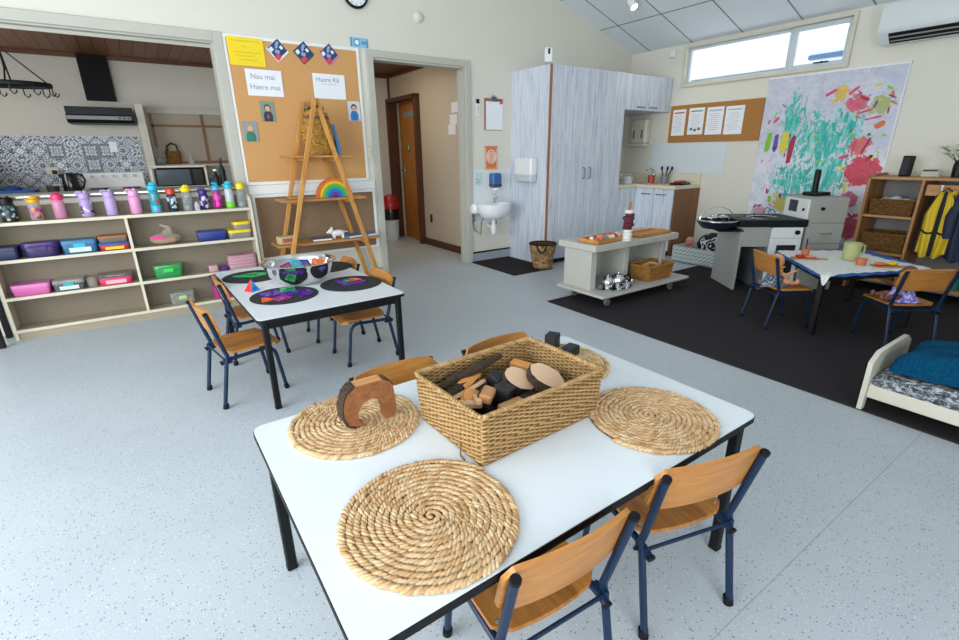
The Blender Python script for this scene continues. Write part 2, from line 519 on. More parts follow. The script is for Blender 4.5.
# serving counter on the opening sill
k = NT('speckled_counter')
k.col(k.ramp(k.noise(k.co('Object'), 140, 3, 0.7), [(0.35, '5f5a54'), (0.65, '9a948a')])); k.rough(0.35)
counter_m = k.m
o = MB().box((-0.47, YA+0.085, 0.950), (2.27, 0.21, 0.036), 0.005)
o.box((-0.47, YA-0.022, 0.950), (2.27, 0.008, 0.014), 0.002, 1)
solo(o, 'serving_counter', [counter_m, steel], 'grey speckled counter on the sill of the kitchen serving opening', 'counter')

# ---- kitchen shell
k = NT('cedar_planks')
v = k.co('Object'); sp = k.n('SeparateXYZ'); k.l(v, sp.inputs[0])
q = k.math('FRACT', k.math('DIVIDE', sp.outputs[0], 0.11))
gap = k.math('LESS_THAN', q, 0.07)
idn = k.n('TexWhiteNoise', noise_dimensions='1D'); k.l(k.math('FLOOR', k.math('DIVIDE', sp.outputs[0], 0.11)), idn.inputs['W'])
pc = k.mix(idn.outputs['Value'], '7a4e33', '925f3f')
pc = k.mix(k.math('MULTIPLY', k.noise(k.co('Object', (30, 1.5, 1)), 2, 4), 0.5), pc, '5f3a24')
k.col(k.mix(gap, pc, '2a1810')); k.rough(0.55)
cedar = k.m
darkwood = wood('dark_stained_wood', '3a2011', '5a341c', 2, 1.0, 0.5)
darkwoodh = wood('dark_stained_wood_long', '4a2816', '6a4026', 0, 1.0, 0.5)
kw = plain('kitchen_wall_paint', 'c9c5ba', 0.7, var=0.02)
struct(MB().box((-0.4, 7.31, 1.2), (3.8, 0.12, 2.5)), 'wall_kitchen', kw)
struct(MB().box((-2.26, 5.97, 1.2), (0.12, 2.6, 2.5)), 'wall_kitchen_side', kw)
struct(MB().box((1.44, 5.97, 1.2), (0.10, 2.56, 2.5)), 'wall_partition', kw)
struct(MB().box((-0.4, 5.98, 2.29), (3.6, 2.57, 0.05)), 'ceiling_kitchen', cedar)
struct(MB().box((-0.4, 7.235, 2.245), (3.6, 0.03, 0.04)), 'trim_3', darkwoodh)
# ---- hall shell
hallp = plain('hall_paint', 'c4b7a4', 0.7, var=0.02)
struct(MB().box((2.5, 6.96, 1.2), (2.0, 0.12, 2.5)), 'wall_hall_end', kw)
m = MB().box((3.26, 5.365, 1.15), (0.12, 1.35, 2.3)); m.box((3.26, 6.465, 2.08), (0.12, 0.85, 0.34)); m.box((3.26, 6.885, 0.95), (0.12, 0.03, 1.91))
struct(m, 'wall_hall_side', hallp)
struct(MB().box((2.4, 5.8, 2.285), (2.0, 2.2, 0.05)), 'ceiling_hall', cedar)
m = MB().box((3.19, 6.885, 1.1), (0.03, 0.03, 2.28)); m.box((2.35, 6.885, 2.235), (1.7, 0.03, 0.05)); m.box((3.185, 5.8, 2.235), (0.03, 2.2, 0.05))
struct(m, 'trim_4', darkwoodh)
struct(MB().box((3.19, 5.365, 0.045), (0.02, 1.35, 0.09)), 'baseboard_hall', darkwood)
# room beyond the hall door
m = MB().box((4.5, 6.99, 1.1), (2.4, 0.06, 2.3)); m.box((3.9, 6.0, 1.1), (0.06, 2.0, 2.3)); m.box((3.6, 6.0, 2.28), (0.7, 2.0, 0.05))
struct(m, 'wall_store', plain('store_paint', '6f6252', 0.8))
d = struct(MB().box((3.20, 6.02, 0.97), (0.15, 0.055, 1.94), 0.004).box((3.20, 6.86, 0.97), (0.15, 0.055, 1.94), 0.004).box((3.20, 6.44, 1.915), (0.15, 0.895, 0.05), 0.004), 'door_1', darkwood)
amber = wood('amber_door_veneer', '9a5f1c', 'bb7a2c', 2, 0.7, 0.35)
LM = Matrix.Translation((3.235, 6.055, 0)) @ Matrix.Rotation(math.radians(-5), 4, 'Z')
leaf = struct(MB().box((0.0, 0.36, 0.955), (0.036, 0.72, 1.89), 0.003, M=LM), 'door_leaf', amber, d)
struct(MB().box((-0.021, 0.36, 1.72), (0.008, 0.40, 0.08), 0.003, M=LM), 'door_strip', plain('strip_grey', '8f9296', 0.3), leaf)  # plain grey strip near the top of the leaf
struct(MB().cyl((-0.018, 0.65, 0.98), (-0.055, 0.65, 0.98), 0.011, M=LM).cyl((-0.055, 0.66, 0.98), (-0.055, 0.56, 0.98), 0.009, M=LM).box((-0.021, 0.65, 0.96), (0.006, 0.035, 0.16), 0.002, M=LM), 'door_handle', steel, leaf)
m = MB().box((-0.020, 0.42, 1.28), (0.004, 0.10, 0.10), 0.001, M=LM)
m.box((-0.023, 0.42, 1.285), (0.003, 0.022, 0.055), mat=1, M=LM); m.ell((-0.023, 0.42, 1.318), (0.002, 0.010, 0.010), 8, 5, 1, LM)
struct(m, 'door_plaque', [plain('plaque_green', '2b7b6d', 0.5), paper], leaf)

# ---- neighbour's house seen through the high window
h = thing('neighbour_house', 'pale neighbouring house with blue gutter outside the high window', 'house', (14.5, 7.6, 0))
MB().box((0, 0, 1.45), (4.0, 7.5, 2.9)).build('wall', plain('weatherboard', 'e4e4e0', 0.7), h)
m = MB(); m.prism([(-4.2, 2.95), (4.2, 2.95), (0, 4.6)], -2.3, 2.3, 0, Matrix(((0, 0, 1, 0), (1, 0, 0, 0), (0, 1, 0, 0), (0, 0, 0, 1))))
m.build('roof', plain('pale_roof', 'c9d2d8', 0.5), h)
MB().box((-2.34, -2.75, 3.02), (0.12, 1.0, 0.09), 0.02).build('gutter', plain('blue_gutter', '2a4c74', 0.4), h)
# ================================================================== BACK WALL
def wt(name, label, cat, side, a, z, out=0.0, group=None, roll=0.0):
    """a thing hung on a wall: local x right, y up, z out into the room"""
    if side == 'b': loc, rot = (a, YA-out, z), Euler((PI/2, 0, 0))
    elif side == 'r': loc, rot = (XB-out, a, z), Euler((PI/2, 0, -PI/2))
    else: loc, rot = (side, a, z), Euler((PI/2, 0, -PI/2))
    if roll: rot = (rot.to_matrix() @ Matrix.Rotation(roll, 3, 'Z')).to_euler()
    return thing(name, label, cat, loc, 0, group, rot)

k = NT('cork'); v = k.co('Object')
k.col(k.ramp(k.noise(v, 140, 4, 0.7), [(0.3, 'ba8650'), (0.7, 'dba86e')])); k.rough(0.9)
cork = k.m
k = NT('brown_pinboard'); k.col(k.ramp(k.noise(k.co('Object'), 160, 3), [(0.3, '78604a'), (0.7, '907558')])); k.rough(0.9)
brownboard = k.m
def board(name, label, side, a, z, w, h, fm, cm, fw=0.025, th=0.018):
    t = wt(name, label, 'notice board', side, a, z, 0.001)
    MB().box((0, 0, th*0.4), (w-2*fw, h-2*fw, th*0.8)).build('panel', cm, t)
    if fm:
        m = MB()
        for s in (-1, 1):
            m.box((s*(w/2-fw/2), 0, th/2), (fw, h, th), 0.002); m.box((0, s*(h/2-fw/2), th/2), (w-2*fw, fw, th), 0.002)
        m.build('frame', fm, t)
    return t
board('pin_board', 'large cork pin board with white frame holding photos and welcome sheets', 'b', 1.295, 1.53, 1.10, 1.13, white, cork)
board('pin_board', 'brown fabric pin board low on the wall behind the stepped shelf', 'b', 1.33, 0.60, 1.12, 0.57, white, brownboard)
struct(MB().box((1.33, YA-0.006, 0.925), (1.14, 0.012, 0.075), 0.002), 'trim_5', white)

ink = plain('black_ink', '26282c', 0.8); greyink = plain('grey_ink', '8d9097', 0.8); blueink = plain('blue_ink', '2e57a0', 0.8); redink = plain('red_ink', 'b03a44', 0.8)
def squig(m, x0, x1, y, h, z, mat=0):
    """an illegible line of handwriting"""
    x = x0; rr = random.Random(int((x0+y*7)*9999)); pts = []
    while x < x1:
        pts.append((x, y+rr.uniform(-h, h), z)); x += h*0.9
    if len(pts) > 2: m.tube(pts, 0.0008, 4, mat=mat)
def sheet(label, side, a, z, w, h, out=0.020, mat=None, group=None, roll=0.0, lines=None, name='paper_sheet', cat='paper', lh=0.006):
    t = wt(name, label, cat, side, a, z, out, group, roll)
    MB().box((0, 0, 0.0006), (w, h, 0.0012)).build('page', mat or paper, t)
    if lines:
        m = MB()
        for (x0, x1, y) in lines: squig(m, x0*w/2, x1*w/2, y*h/2, lh, 0.0016)
        m.build('handwriting', ink if lines is not None else ink, t)
    return t
yel = plain('yellow_paper', 'f2d227', 0.8, var=0.03)
sheet('yellow handwritten notice at the top left of the cork board', 'b', 0.908, 1.98, 0.265, 0.20, mat=yel, lines=[(-0.8, 0.85, 0.72), (-0.25, 0.1, 0.32), (-0.75, 0.8, -0.05), (-0.6, 0.45, -0.32), (-0.5, 0.6, -0.6)], name='poster', cat='poster')
FL = Matrix.Translation((0, 0, 0.0014))
t = sheet('white welcome sheet reading Nau mai Haere mai', 'b', 1.012, 1.762, 0.278, 0.196, name='poster', cat='poster')
text_mesh('Nau mai', 0.056, Matrix.Translation((-0.01, 0.045, 0.0014)), greyink, t)
text_mesh('Haere mai', 0.056, Matrix.Translation((0.0, -0.032, 0.0014)), greyink, t)
t = sheet('white farewell sheet reading Haere Ra', 'b', 1.547, 1.767, 0.283, 0.198, name='poster', cat='poster', lines=[(-0.5, 0.5, 0.18)], lh=0.002)
text_mesh('Haere R\u0101', 0.052, Matrix.Translation((-0.01, 0.052, 0.0014)), greyink, t)

cardblue = plain('card_navy', '2b3a63', 0.5); cardred = plain('card_red', 'd0424d', 0.5); cardwhite = plain('card_white', 'e6e8ee', 0.5); cardsky = plain('card_sky', '86a8cf', 0.5); cardteal = plain('card_teal', '28505a', 0.5); cardpink = plain('card_pink', 'c47bb0', 0.5)
def card(label, x, z, edge):
    t = wt('postcard', label, 'card', 'b', x, z, 0.020, None, PI/4-0.08)
    s = 0.125
    MB().box((0, 0, 0.0006), (s, s, 0.0012)).build('card', edge, t)
    m = MB()
    m.box((0.004, 0.006, 0.0016), (s*0.90, s*0.86, 0.0008), mat=0)
    m.box((-0.035, 0.035, 0.0024), (0.03, 0.03, 0.0008), mat=2); m.box((0.028, 0.036, 0.0024), (0.04, 0.022, 0.0008), mat=3, rot=(0, 0, 0.4))
    m.box((-0.01, -0.005, 0.0024), (0.026, 0.034, 0.0008), mat=3, rot=(0, 0, 0.7)); m.box((0.036, -0.002, 0.0024), (0.022, 0.026, 0.0008), mat=2)
    m.box((-0.034, -0.036, 0.0032), (0.046, 0.04, 0.0008), mat=1, rot=(0, 0, 0.15)); m.box((0.006, 0.022, 0.0032), (0.02, 0.016, 0.0008), mat=3)
    m.build('print', [cardblue, cardred, cardwhite, cardsky], t)
card('tilted photo card with white edge, beside the yellow notice', 1.148, 2.012, cardwhite)
card('tilted photo card with dark teal edge, middle of the three', 1.357, 2.012, cardteal)
card('tilted photo card with pink edge, furthest from the yellow notice', 1.572, 2.018, cardpink)

skin = plain('photo_skin', 'd8a888', 0.6); hairm = plain('photo_hair', '2a1d18', 0.6)
def photo(label, x, z, w, h, bg, shirt, hair, det):
    t = wt('photograph', label, 'photo', 'b', x, z, 0.020)
    MB().box((0, 0, 0.0006), (w, h, 0.0012)).build('print', bg, t)
    m = MB()
    m.prism([(-w*0.30, -h*0.49), (w*0.30, -h*0.49), (w*0.33, -h*0.2), (w*0.2, 0.0), (-w*0.2, 0.0), (-w*0.33, -h*0.2)], 0.0012, 0.0017, 0)
    m.prism(arc(0, h*0.19, h*0.17, 0, 2*PI, 14)[:-1], 0.0012, 0.0019, 2)
    m.prism(arc(0, h*0.15, h*0.125, 0, 2*PI, 14)[:-1], 0.0019, 0.0022, 1)
    m.box((0, -h*0.25, 0.0019), (w*0.16, h*0.2, 0.0004), mat=3)
    m.build('portrait', [shirt, skin, hair, det], t)
photo('small photo of a person in a dark jacket, above the lowest photo', 1.003, 1.548, 0.112, 0.155, plain('photo_green', '7f9086', 0.5), plain('shirt_dark', '2c3340', 0.6), plain('hair_brown', '5a4434', 0.6), plain('shirt_pinkred', 'a04a58', 0.6))
photo('small photo of a child in a green top, lowest on the cork board', 0.845, 1.39, 0.115, 0.155, plain('photo_grey', '8e9398', 0.5), plain('shirt_green', '2f7a58', 0.6), plain('hair_fair', 'b8976a', 0.6), plain('shirt_blue2', '42699c', 0.6))
photo('small photo of a person in blue at the right edge of the cork board', 1.752, 1.578, 0.115, 0.162, plain('photo_pale', 'd2d3d6', 0.5), plain('shirt_blue', '2b7fc4', 0.6), hairm, plain('shirt_blue3', '3a6fa8', 0.6))

t = wt('wall_sign', 'pale blue sign with a white disc above the doorway corner', 'sign', 'b', 1.862, 2.142, 0.001)
MB().box((0, 0, 0.002), (0.165, 0.075, 0.004)).build('plate', plain('sign_blue', '7fbcd8', 0.6), t)
m = MB().prism(arc(-0.022, 0, 0.028, 0, 2*PI, 24)[:-1], 0.004, 0.005, 1); m.prism(arc(-0.022, 0, 0.020, 0, 2*PI, 24)[:-1], 0.005, 0.006, 0)
m.box((0.032, 0, 0.0045), (0.014, 0.022, 0.001), mat=1); m.box((0.052, 0, 0.0045), (0.014, 0.022, 0.001), mat=1); m.box((-0.075, 0, 0.0045), (0.010, 0.07, 0.001), mat=1); m.box((0.074, -0.005, 0.0045), (0.010, 0.06, 0.001), mat=1)
m.build('emblem', [paper, plain('sign_darkblue', '3a7ba3', 0.6)], t)

t = wt('wall_clock', 'round black rimmed wall clock high above the cork board', 'clock', 'b', 1.858, 2.512, 0.001)
MB().lathe([(0.0, 0), (0.105, 0), (0.115, 0.012), (0.112, 0.03), (0.098, 0.034), (0.094, 0.026), (0.0, 0.026)], seg=40).build('rim', black, t)
MB().lathe([(0, 0.026), (0.094, 0.026), (0.094, 0.028), (0, 0.028)], seg=40).build('dial', paper, t)
m = MB().box((0.018, 0.018, 0.0295), (0.055, 0.006, 0.002), rot=(0, 0, PI/4)); m.box((-0.015, 0.028, 0.031), (0.075, 0.004, 0.002), rot=(0, 0, 2.06))
for i in range(12): m.box((0.082*math.cos(i*PI/6), 0.082*math.sin(i*PI/6), 0.0288), (0.014, 0.004, 0.0015), rot=(0, 0, i*PI/6))
m.build('hands', black, t)
solo(MB().lathe([(0, 0), (0.048, 0), (0.048, 0.012), (0.034, 0.03), (0.02, 0.036), (0, 0.036)], seg=28), 'smoke_alarm', plain('ivory_plastic', 'd9d6c6', 0.5), 'round ivory alarm on the wall above the doorway', 'alarm', (2.464, YA-0.001, 2.412), rot=(PI/2, 0, 0))
t = wt('light_switch', 'cream double light switch between cork board and doorway', 'switch', 'b', 1.872, 1.224, 0.001)
MB().box((0, 0, 0.004), (0.055, 0.11, 0.008), 0.003).build('plate', plain('switch_cream', 'd8d2bb', 0.5), t)
MB().box((0, 0.02, 0.010), (0.012, 0.022, 0.006), 0.001).box((0, -0.02, 0.010), (0.012, 0.022, 0.006), 0.001).build('rocker', white, t)

# clipboard, thermometer, poster, soap, basin
t = wt('clipboard', 'brown clipboard with white sheets hung beside the doorway', 'clipboard', 'b', 3.342, 1.598, 0.001)
MB().box((0, 0, 0.003), (0.25, 0.32, 0.006), 0.002).build('backing', wood('clip_brown', '7d5430', '9a6c40', 1), t)
MB().box((0.008, -0.012, 0.008), (0.225, 0.285, 0.004)).build('pages', paper, t)
MB().box((0, 0.145, 0.012), (0.10, 0.03, 0.014), 0.004).cyl((-0.03, 0.165, 0.012), (0.03, 0.165, 0.012), 0.012).cyl((0.0, 0.165, 0.01), (0, 0.19, 0.01), 0.01).build('clip', plain('clip_metal', '6d6f72', 0.3, 0.9), t)
MB().box((0.10, 0.122, 0.0115), (0.045, 0.03, 0.002)).build('sticker', plain('pink_tab', 'e0576c', 0.6), t)
t = wt('thermometer', 'small white wall thermometer with dark top by the clipboard', 'thermometer', 'b', 3.133, 1.662, 0.001)
MB().box((0, -0.02, 0.004), (0.042, 0.13, 0.008), 0.002).build('plate', white, t)
MB().box((0, 0.06, 0.006), (0.038, 0.045, 0.012), 0.003).build('screen', black, t)
MB().box((0, -0.02, 0.009), (0.006, 0.08, 0.002)).build('scale', greyink, t)
t = sheet('orange poster with swirl drawing above the soap dispenser', 'b', 3.312, 1.143, 0.178, 0.265, 0.001, plain('orange_paper', 'd97a55', 0.8), name='poster', cat='poster')
m = MB()
for r in (0.022, 0.042, 0.062): m.tube([(r*math.cos(a*0.3), 0.02+r*1.1*math.sin(a*0.3), 0.002) for a in range(21)], 0.007, 4, True)
m.box((0, -0.112, 0.0018), (0.14, 0.03, 0.001), mat=1)
for s in (-1, 1): m.box((s*0.078, 0.0, 0.0018), (0.008, 0.22, 0.001))
m.build('drawing', [plain('poster_pink', 'f2dccb', 0.8), plain('poster_yellow', 'e5a23a', 0.8)], t)
struct(MB().box((3.322, YA-0.003, 0.735), (0.52, 0.006, 0.58)), 'wall_splashback', plain('splash_white', 'dfe2e4', 0.35, var=0.01))
sticker = wt('sticker', 'small pale coloured drawing stuck on the white splashback', 'sticker', 'b', 3.14, 0.93, 0.007)
MB().box((0, 0, 0.0005), (0.10, 0.14, 0.001)).build('print', plain('sticker_pale', 'c4d8dc', 0.6), sticker)
m = MB()
for i in range(6): m.ell((R_.uniform(-0.04, 0.04), R_.uniform(-0.05, 0.05), 0.001), (0.012, 0.010, 0.001), 8, 4, i % 2)
m.build('drawing', [plain('sticker_teal', '77b6c0', 0.6), plain('sticker_green', '9cc39a', 0.6)], sticker)
t = wt('soap_dispenser', 'blue soap dispenser on the splashback above the basin', 'dispenser', 'b', 3.332, 0.90, 0.007)
MB().box((0, 0.01, 0.045), (0.125, 0.155, 0.09), 0.014).build('body', plain('soap_blue', '2e5f98', 0.4), t)
MB().box((0, -0.042, 0.047), (0.128, 0.035, 0.092), 0.01).build('band', plain('soap_maroon', '5b2335', 0.4), t)
MB().box((0, -0.082, 0.05), (0.06, 0.035, 0.06), 0.008).build('nozzle', white, t)

ceramic = plain('ceramic', 'eceeee', 0.12, var=0.01)
t = thing('hand_basin', 'small white wall basin between doorway and tall cupboard', 'basin', (3.205, YA-0.007, 0.015))
m = MB()
BP = [(0.03, 0.485), (0.10, 0.490), (0.160, 0.525), (0.195, 0.59), (0.205, 0.645), (0.205, 0.655), (0.185, 0.656), (0.165, 0.625), (0.12, 0.575), (0.05, 0.555), (0.0, 0.553)]
m.lathe(BP, (0, -0.185, 0), 32, sx=1.0, sy=0.88)
m.box((0, -0.045, 0.60), (0.40, 0.088, 0.11), 0.02)
m.build('bowl', ceramic, t, 50)
m = MB().cyl((0.10, -0.06, 0.655), (0.10, -0.06, 0.72), 0.017); m.tube([(0.10, -0.06, 0.71), (0.09, -0.10, 0.725), (0.07, -0.15, 0.715), (0.068, -0.155, 0.70)], 0.011); m.box((0.10, -0.05, 0.745), (0.02, 0.07, 0.012), 0.004); m.cyl((0.10, -0.06, 0.72), (0.10, -0.06, 0.745), 0.013)
m.build('tap', chrome, t)
m = MB().cyl((0, -0.185, 0.52), (0, -0.185, 0.42), 0.022); m.tube([(0, -0.185, 0.44), (0, -0.185, 0.36), (0.01, -0.16, 0.32), (0.03, -0.12, 0.33), (0.04, -0.08, 0.38), (0.05, 0.0, 0.40)], 0.02); m.cyl((0, -0.185, 0.33), (0, -0.185, 0.43), 0.03)
m.build('trap', white, t)
m = MB()
for s, z in ((-1, 0.30), (1, 0.34)):
    m.tube([(0.06*s, -0.1, 0.54), (0.10*s, -0.09, 0.45), (0.09*s, -0.06, z), (0.15*s, -0.03, z+0.06), (0.17*s, 0.0, 0.48)], 0.006, 6)
m.box((-0.17, -0.03, 0.50), (0.014, 0.06, 0.09), 0.003)
m.build('hose', plain('braided_hose', '6f7478', 0.35, 0.7), t)

# ---- tall cupboard, overhead cupboard, corner bench
k = NT('whitewashed_timber')
v = k.co('Object', (24, 24, 1.1))
f = k.noise(v, 1.9, 6, 0.7, 0.5); f2 = k.noise(k.co('Object', (48, 48, 2.2)), 2.4, 4, 0.65)
base = k.ramp(f, [(0.30, 'a3abbe'), (0.44, 'c6ccd8'), (0.60, 'dde0e6')])
c = k.mix(k.ramp(f2, [(0.54, 0.0), (0.70, 0.55)]), base, '939db3')
k.col(c); k.rough(0.55)
wash = k.m
kick = plain('kick_board', '23262b', 0.6)
lip = plain('orange_edging', '9a5a34', 0.5)
t = thing('tall_cupboard', 'tall double-door cupboard in whitewashed blue-grey timber', 'cupboard', (3.585, 3.93, 0))
W, D, H = 1.135, 0.638, 2.03
m = MB().box((W/2, D/2+0.01, H/2+0.03), (W, D-0.02, H-0.06)); m.box((0.012, D/2+0.01, 0.035), (0.0235, D-0.02, 0.0695)); m.build('carcass', wash, t)
MB().box((W/2+0.012, D/2+0.03, 0.03), (W-0.03, D-0.06, 0.059)).build('plinth', kick, t)
for i, (x0, x1) in enumerate(((0.014, 0.558), (0.564, W-0.001))):
    dr = MB().box(((x0+x1)/2, 0.0, H/2+0.03), (x1-x0, 0.02, H-0.062), 0.0015).build('door', wash, t)
    hx = 0.518 if i == 0 else 0.612
    MB().tube([(hx, -0.009, 0.92), (hx, -0.036, 0.93), (hx, -0.036, 1.03), (hx, -0.009, 1.04)], 0.007, 8).build('handle', plain('handle_steel', '5c6b80', 0.3, 0.8), dr)
MB().box((0.006, 0.0, H/2+0.03), (0.014, 0.0215, H-0.062), 0.001).build('edging', lip, t)

t = wt('paper_towel_dispenser', 'white paper towel dispenser on the side of the tall cupboard', 'dispenser', 3.585, 4.235, 1.02)
MB().box((0, 0.035, 0.05), (0.29, 0.19, 0.10), 0.018).build('cover', white, t)
MB().box((0, -0.09, 0.05), (0.285, 0.075, 0.095), 0.015).build('tray', plain('pale_grey_plastic', 'c3c8cc', 0.4), t)

t = thing('overhead_cupboard', 'whitewashed overhead cupboard across the corner next to the tall one', 'cupboard', (4.722, 3.93, 1.652))
MB().box((0.42, 0.32, 0.186), (0.838, 0.636, 0.370)).build('carcass', wash, t)
for x0, x1, hx in ((0.003, 0.39, 0.27), (0.394, 0.838, 0.50)):
    dr = MB().box(((x0+x1)/2, 0.0, 0.187), (x1-x0, 0.02, 0.370), 0.0015).build('door', wash, t)
    MB().tube([(hx-0.06, -0.009, 0.035), (hx-0.055, -0.03, 0.035), (hx+0.055, -0.03, 0.035), (hx+0.06, -0.009, 0.035)], 0.006, 6).build('handle', plain('handle_steel', '5c6b80', 0.3, 0.8), dr)

t = thing('bench_cabinet', 'corner bench cabinet with cream top, whitewashed doors and brown end panel', 'cabinet', (5.09, 3.402, 0))
m = MB().box((0.2375, 0.585, 0.42), (0.472, 1.135, 0.72)); m.box((-0.186, 0.85, 0.42), (0.368, 0.61, 0.72))
m.build('carcass', wash, t)
MB().box((0.235, 0.58, 0.03), (0.43, 1.10, 0.06)).box((-0.18, 0.87, 0.03), (0.36, 0.55, 0.06)).build('plinth', kick, t)
MB().box((0.237, -0.009, 0.39), (0.474, 0.018, 0.78), 0.002).build('end_panel', wood('brown_veneer', '6f4522', '8a5a30', 2, 0.8), t)
for y0, y1, hy in ((0.005, 0.268, 0.17), (0.274, 0.54, 0.38)):
    dr = MB().box((-0.009, (y0+y1)/2, 0.42), (0.018, y1-y0, 0.715), 0.0015).build('door', wash, t)
    MB().tube([(-0.018, hy-0.06, 0.715), (-0.04, hy-0.055, 0.715), (-0.04, hy+0.055, 0.715), (-0.018, hy+0.06, 0.715)], 0.006, 6).build('handle', plain('handle_steel', '5c6b80', 0.3, 0.8), dr)
MB().box((-0.186, 0.537, 0.42), (0.366, 0.018, 0.715), 0.0015).build('door', wash, t)
benchtop = plain('cream_benchtop', 'd6cfb8', 0.35, var=0.03, nscale=60)
m = MB().box((0.222, 0.572, 0.80), (0.505, 1.175, 0.04), 0.004); m.box((-0.20, 0.84, 0.80), (0.335, 0.64, 0.0395), 0.004)
m.box((0.466, 0.572, 0.88), (0.016, 1.175, 0.125), 0.003); m.box((0.05, 1.15, 0.88), (0.83, 0.016, 0.125), 0.003)
m.build('benchtop', benchtop, t)
m = MB(); m.prism(rrect(0.30, 0.40, 0.05, 5, 0.24, 0.62), 0.8205, 0.823)
m.build('sink', steel, t)
m = MB().cyl((0.42, 0.62, 0.82), (0.42, 0.62, 0.93), 0.016); m.tube([(0.42, 0.62, 0.92), (0.40, 0.62, 0.98), (0.34, 0.62, 1.0), (0.27, 0.62, 0.97)], 0.010)
m.build('tap', chrome, t)
# things on the bench
t = thing('dish_rack', 'clear dish rack standing in the bench corner under the overhead cupboard', 'dish rack', (5.08, 4.28, 0.82))
m = MB()
for z in (0.01, 0.07, 0.11): m.tube([(x, y, z) for x, y in rrect(0.34, 0.26, 0.03, 3)], 0.004, 5, True)
for i in range(8): m.tube([(-0.15+i*0.043, -0.13, 0.01), (-0.15+i*0.043, -0.13, 0.11)], 0.003, 5); m.tube([(-0.15+i*0.043, 0.13, 0.01), (-0.15+i*0.043, 0.13, 0.11)], 0.003, 5)
m.build('rack', plain('white_wire', 'd5d8d8', 0.4), t)
solo(MB().lathe([(0, 0), (0.05, 0), (0.055, 0.09), (0.05, 0.09), (0.045, 0.01), (0, 0.01)], seg=20), 'storage_jar', glassy('jar_clear', 'dfe6e6', 0.3), 'clear jar in front of the dish rack on the bench', 'jar', (5.01, 4.02, 0.82))
solo(MB().lathe([(0, 0), (0.036, 0), (0.04, 0.10), (0.034, 0.10), (0.03, 0.01), (0, 0.01)], seg=18), 'cup', plain('red_cup', 'b23b3b', 0.4), 'red cup beside the bench tap', 'cup', (5.33, 3.92, 0.82))
t = thing('utensil_pot', 'grey pot of dark utensils behind the sink', 'pot', (5.43, 3.80, 0.82))
MB().lathe([(0, 0), (0.045, 0), (0.05, 0.1), (0.045, 0.1), (0.04, 0.01), (0, 0.01)], seg=18).build('pot', plain('pot_grey', '777b80', 0.4), t)
for i, (dx, dy) in enumerate(((0.03, -0.07), (-0.03, 0.03), (0.0, -0.03))): MB().tube([(0, 0, 0.02), (dx, dy, 0.17)], 0.008, 6).ell((dx, dy, 0.18), (0.018, 0.012, 0.028), 8, 5).build('utensil', black, t)
solo(MB().box((0, 0, 0.012), (0.26, 0.16, 0.024), 0.01).box((0, 0.0, 0.034), (0.18, 0.09, 0.02), 0.008, 1), 'chopping_board', [black, plain('red_cloth', 'b5383a', 0.8)], 'black board with a red cloth at the end of the bench', 'board', (5.33, 3.51, 0.8205), 0.2)
t = wt('soap_dispenser', 'white dispenser with two dark windows on the wall over the bench', 'dispenser', 'r', 4.29, 1.43, 0.001)
MB().box((0, 0.015, 0.055), (0.25, 0.30, 0.11), 0.02).build('cover', plain('dispenser_ivory', 'd3cfc0', 0.4), t)
MB().box((0, -0.15, 0.065), (0.26, 0.03, 0.13), 0.006).build('tray', plain('dispenser_ivory', 'd3cfc0', 0.4), t)
MB().box((-0.06, -0.02, 0.111), (0.025, 0.10, 0.004), 0.001).box((0.065, -0.02, 0.111), (0.025, 0.10, 0.004), 0.001).build('window', plain('window_dark', '5a6066', 0.3), t)

t = thing('sensor', 'white sensor with dark lens standing on the corner of the tall cupboard', 'sensor', (3.625, 4.03, 2.116), -0.55)
MB().box((0, -0.03, 0.0), (0.075, 0.06, 0.13), 0.008).build('body', white, t)
MB().box((0, -0.062, 0.03), (0.022, 0.006, 0.05), 0.003).build('lens', black, t)
MB().box((0, -0.03, -0.0745), (0.06, 0.05, 0.02), 0.003).build('bracket', plain('grey_plastic', '9ea2a0', 0.5), t)
solo(MB().box((0, 0, 0.02), (0.065, 0.075, 0.045), 0.01).box((0, -0.02, 0.045), (0.045, 0.03, 0.012), 0.004), 'sensor', white, 'small white sensor beside the high window', 'sensor', (XB, 3.95, 2.29), rot=(PI/2, 0, -PI/2))

# ================================================================== DRINK BOTTLE SHELVES
UX0, UX1, UY, UD = -0.915, 0.735, 4.384, 0.176
t = thing('shelf_unit', 'long low cream shelf unit lined with drink bottles and lunchboxes', 'shelf', (UX0, UY, 0))
L = UX1-UX0
m = MB()
side = [(0, 0), (UD, 0), (UD, 0.905), (0.10, 0.905), (0.03, 0.88), (0.0, 0.83)]
SM = Matrix(((0, 0, 1, 0), (1, 0, 0, 0), (0, 1, 0, 0), (0, 0, 0, 1)))
m.prism(side, 0, 0.018, 0, SM); m.build('side_panel', creame, t)
m = MB(); m.prism(side, L-0.018, L, 0, SM); m.build('side_panel', creame, t)
MB().box((L/2, UD-0.006, 0.46), (L-0.036, 0.012, 0.87)).build('back_panel', cream_shade, t)
for z in (0.79, 0.545, 0.29, 0.06):
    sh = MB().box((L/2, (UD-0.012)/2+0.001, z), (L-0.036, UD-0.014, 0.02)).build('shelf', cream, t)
    MB().box((L/2, 0.0, z), (L-0.036, 0.004, 0.022), 0.001).build('edge_strip', creame, sh)
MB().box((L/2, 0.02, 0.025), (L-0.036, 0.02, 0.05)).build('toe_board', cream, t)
for za, zb in ((0.07, 0.28), (0.30, 0.535), (0.555, 0.78)): MB().box((0.785, (UD-0.014)/2, (za+zb)/2), (0.018, UD-0.014, zb-za)).build('divider', creame, t)

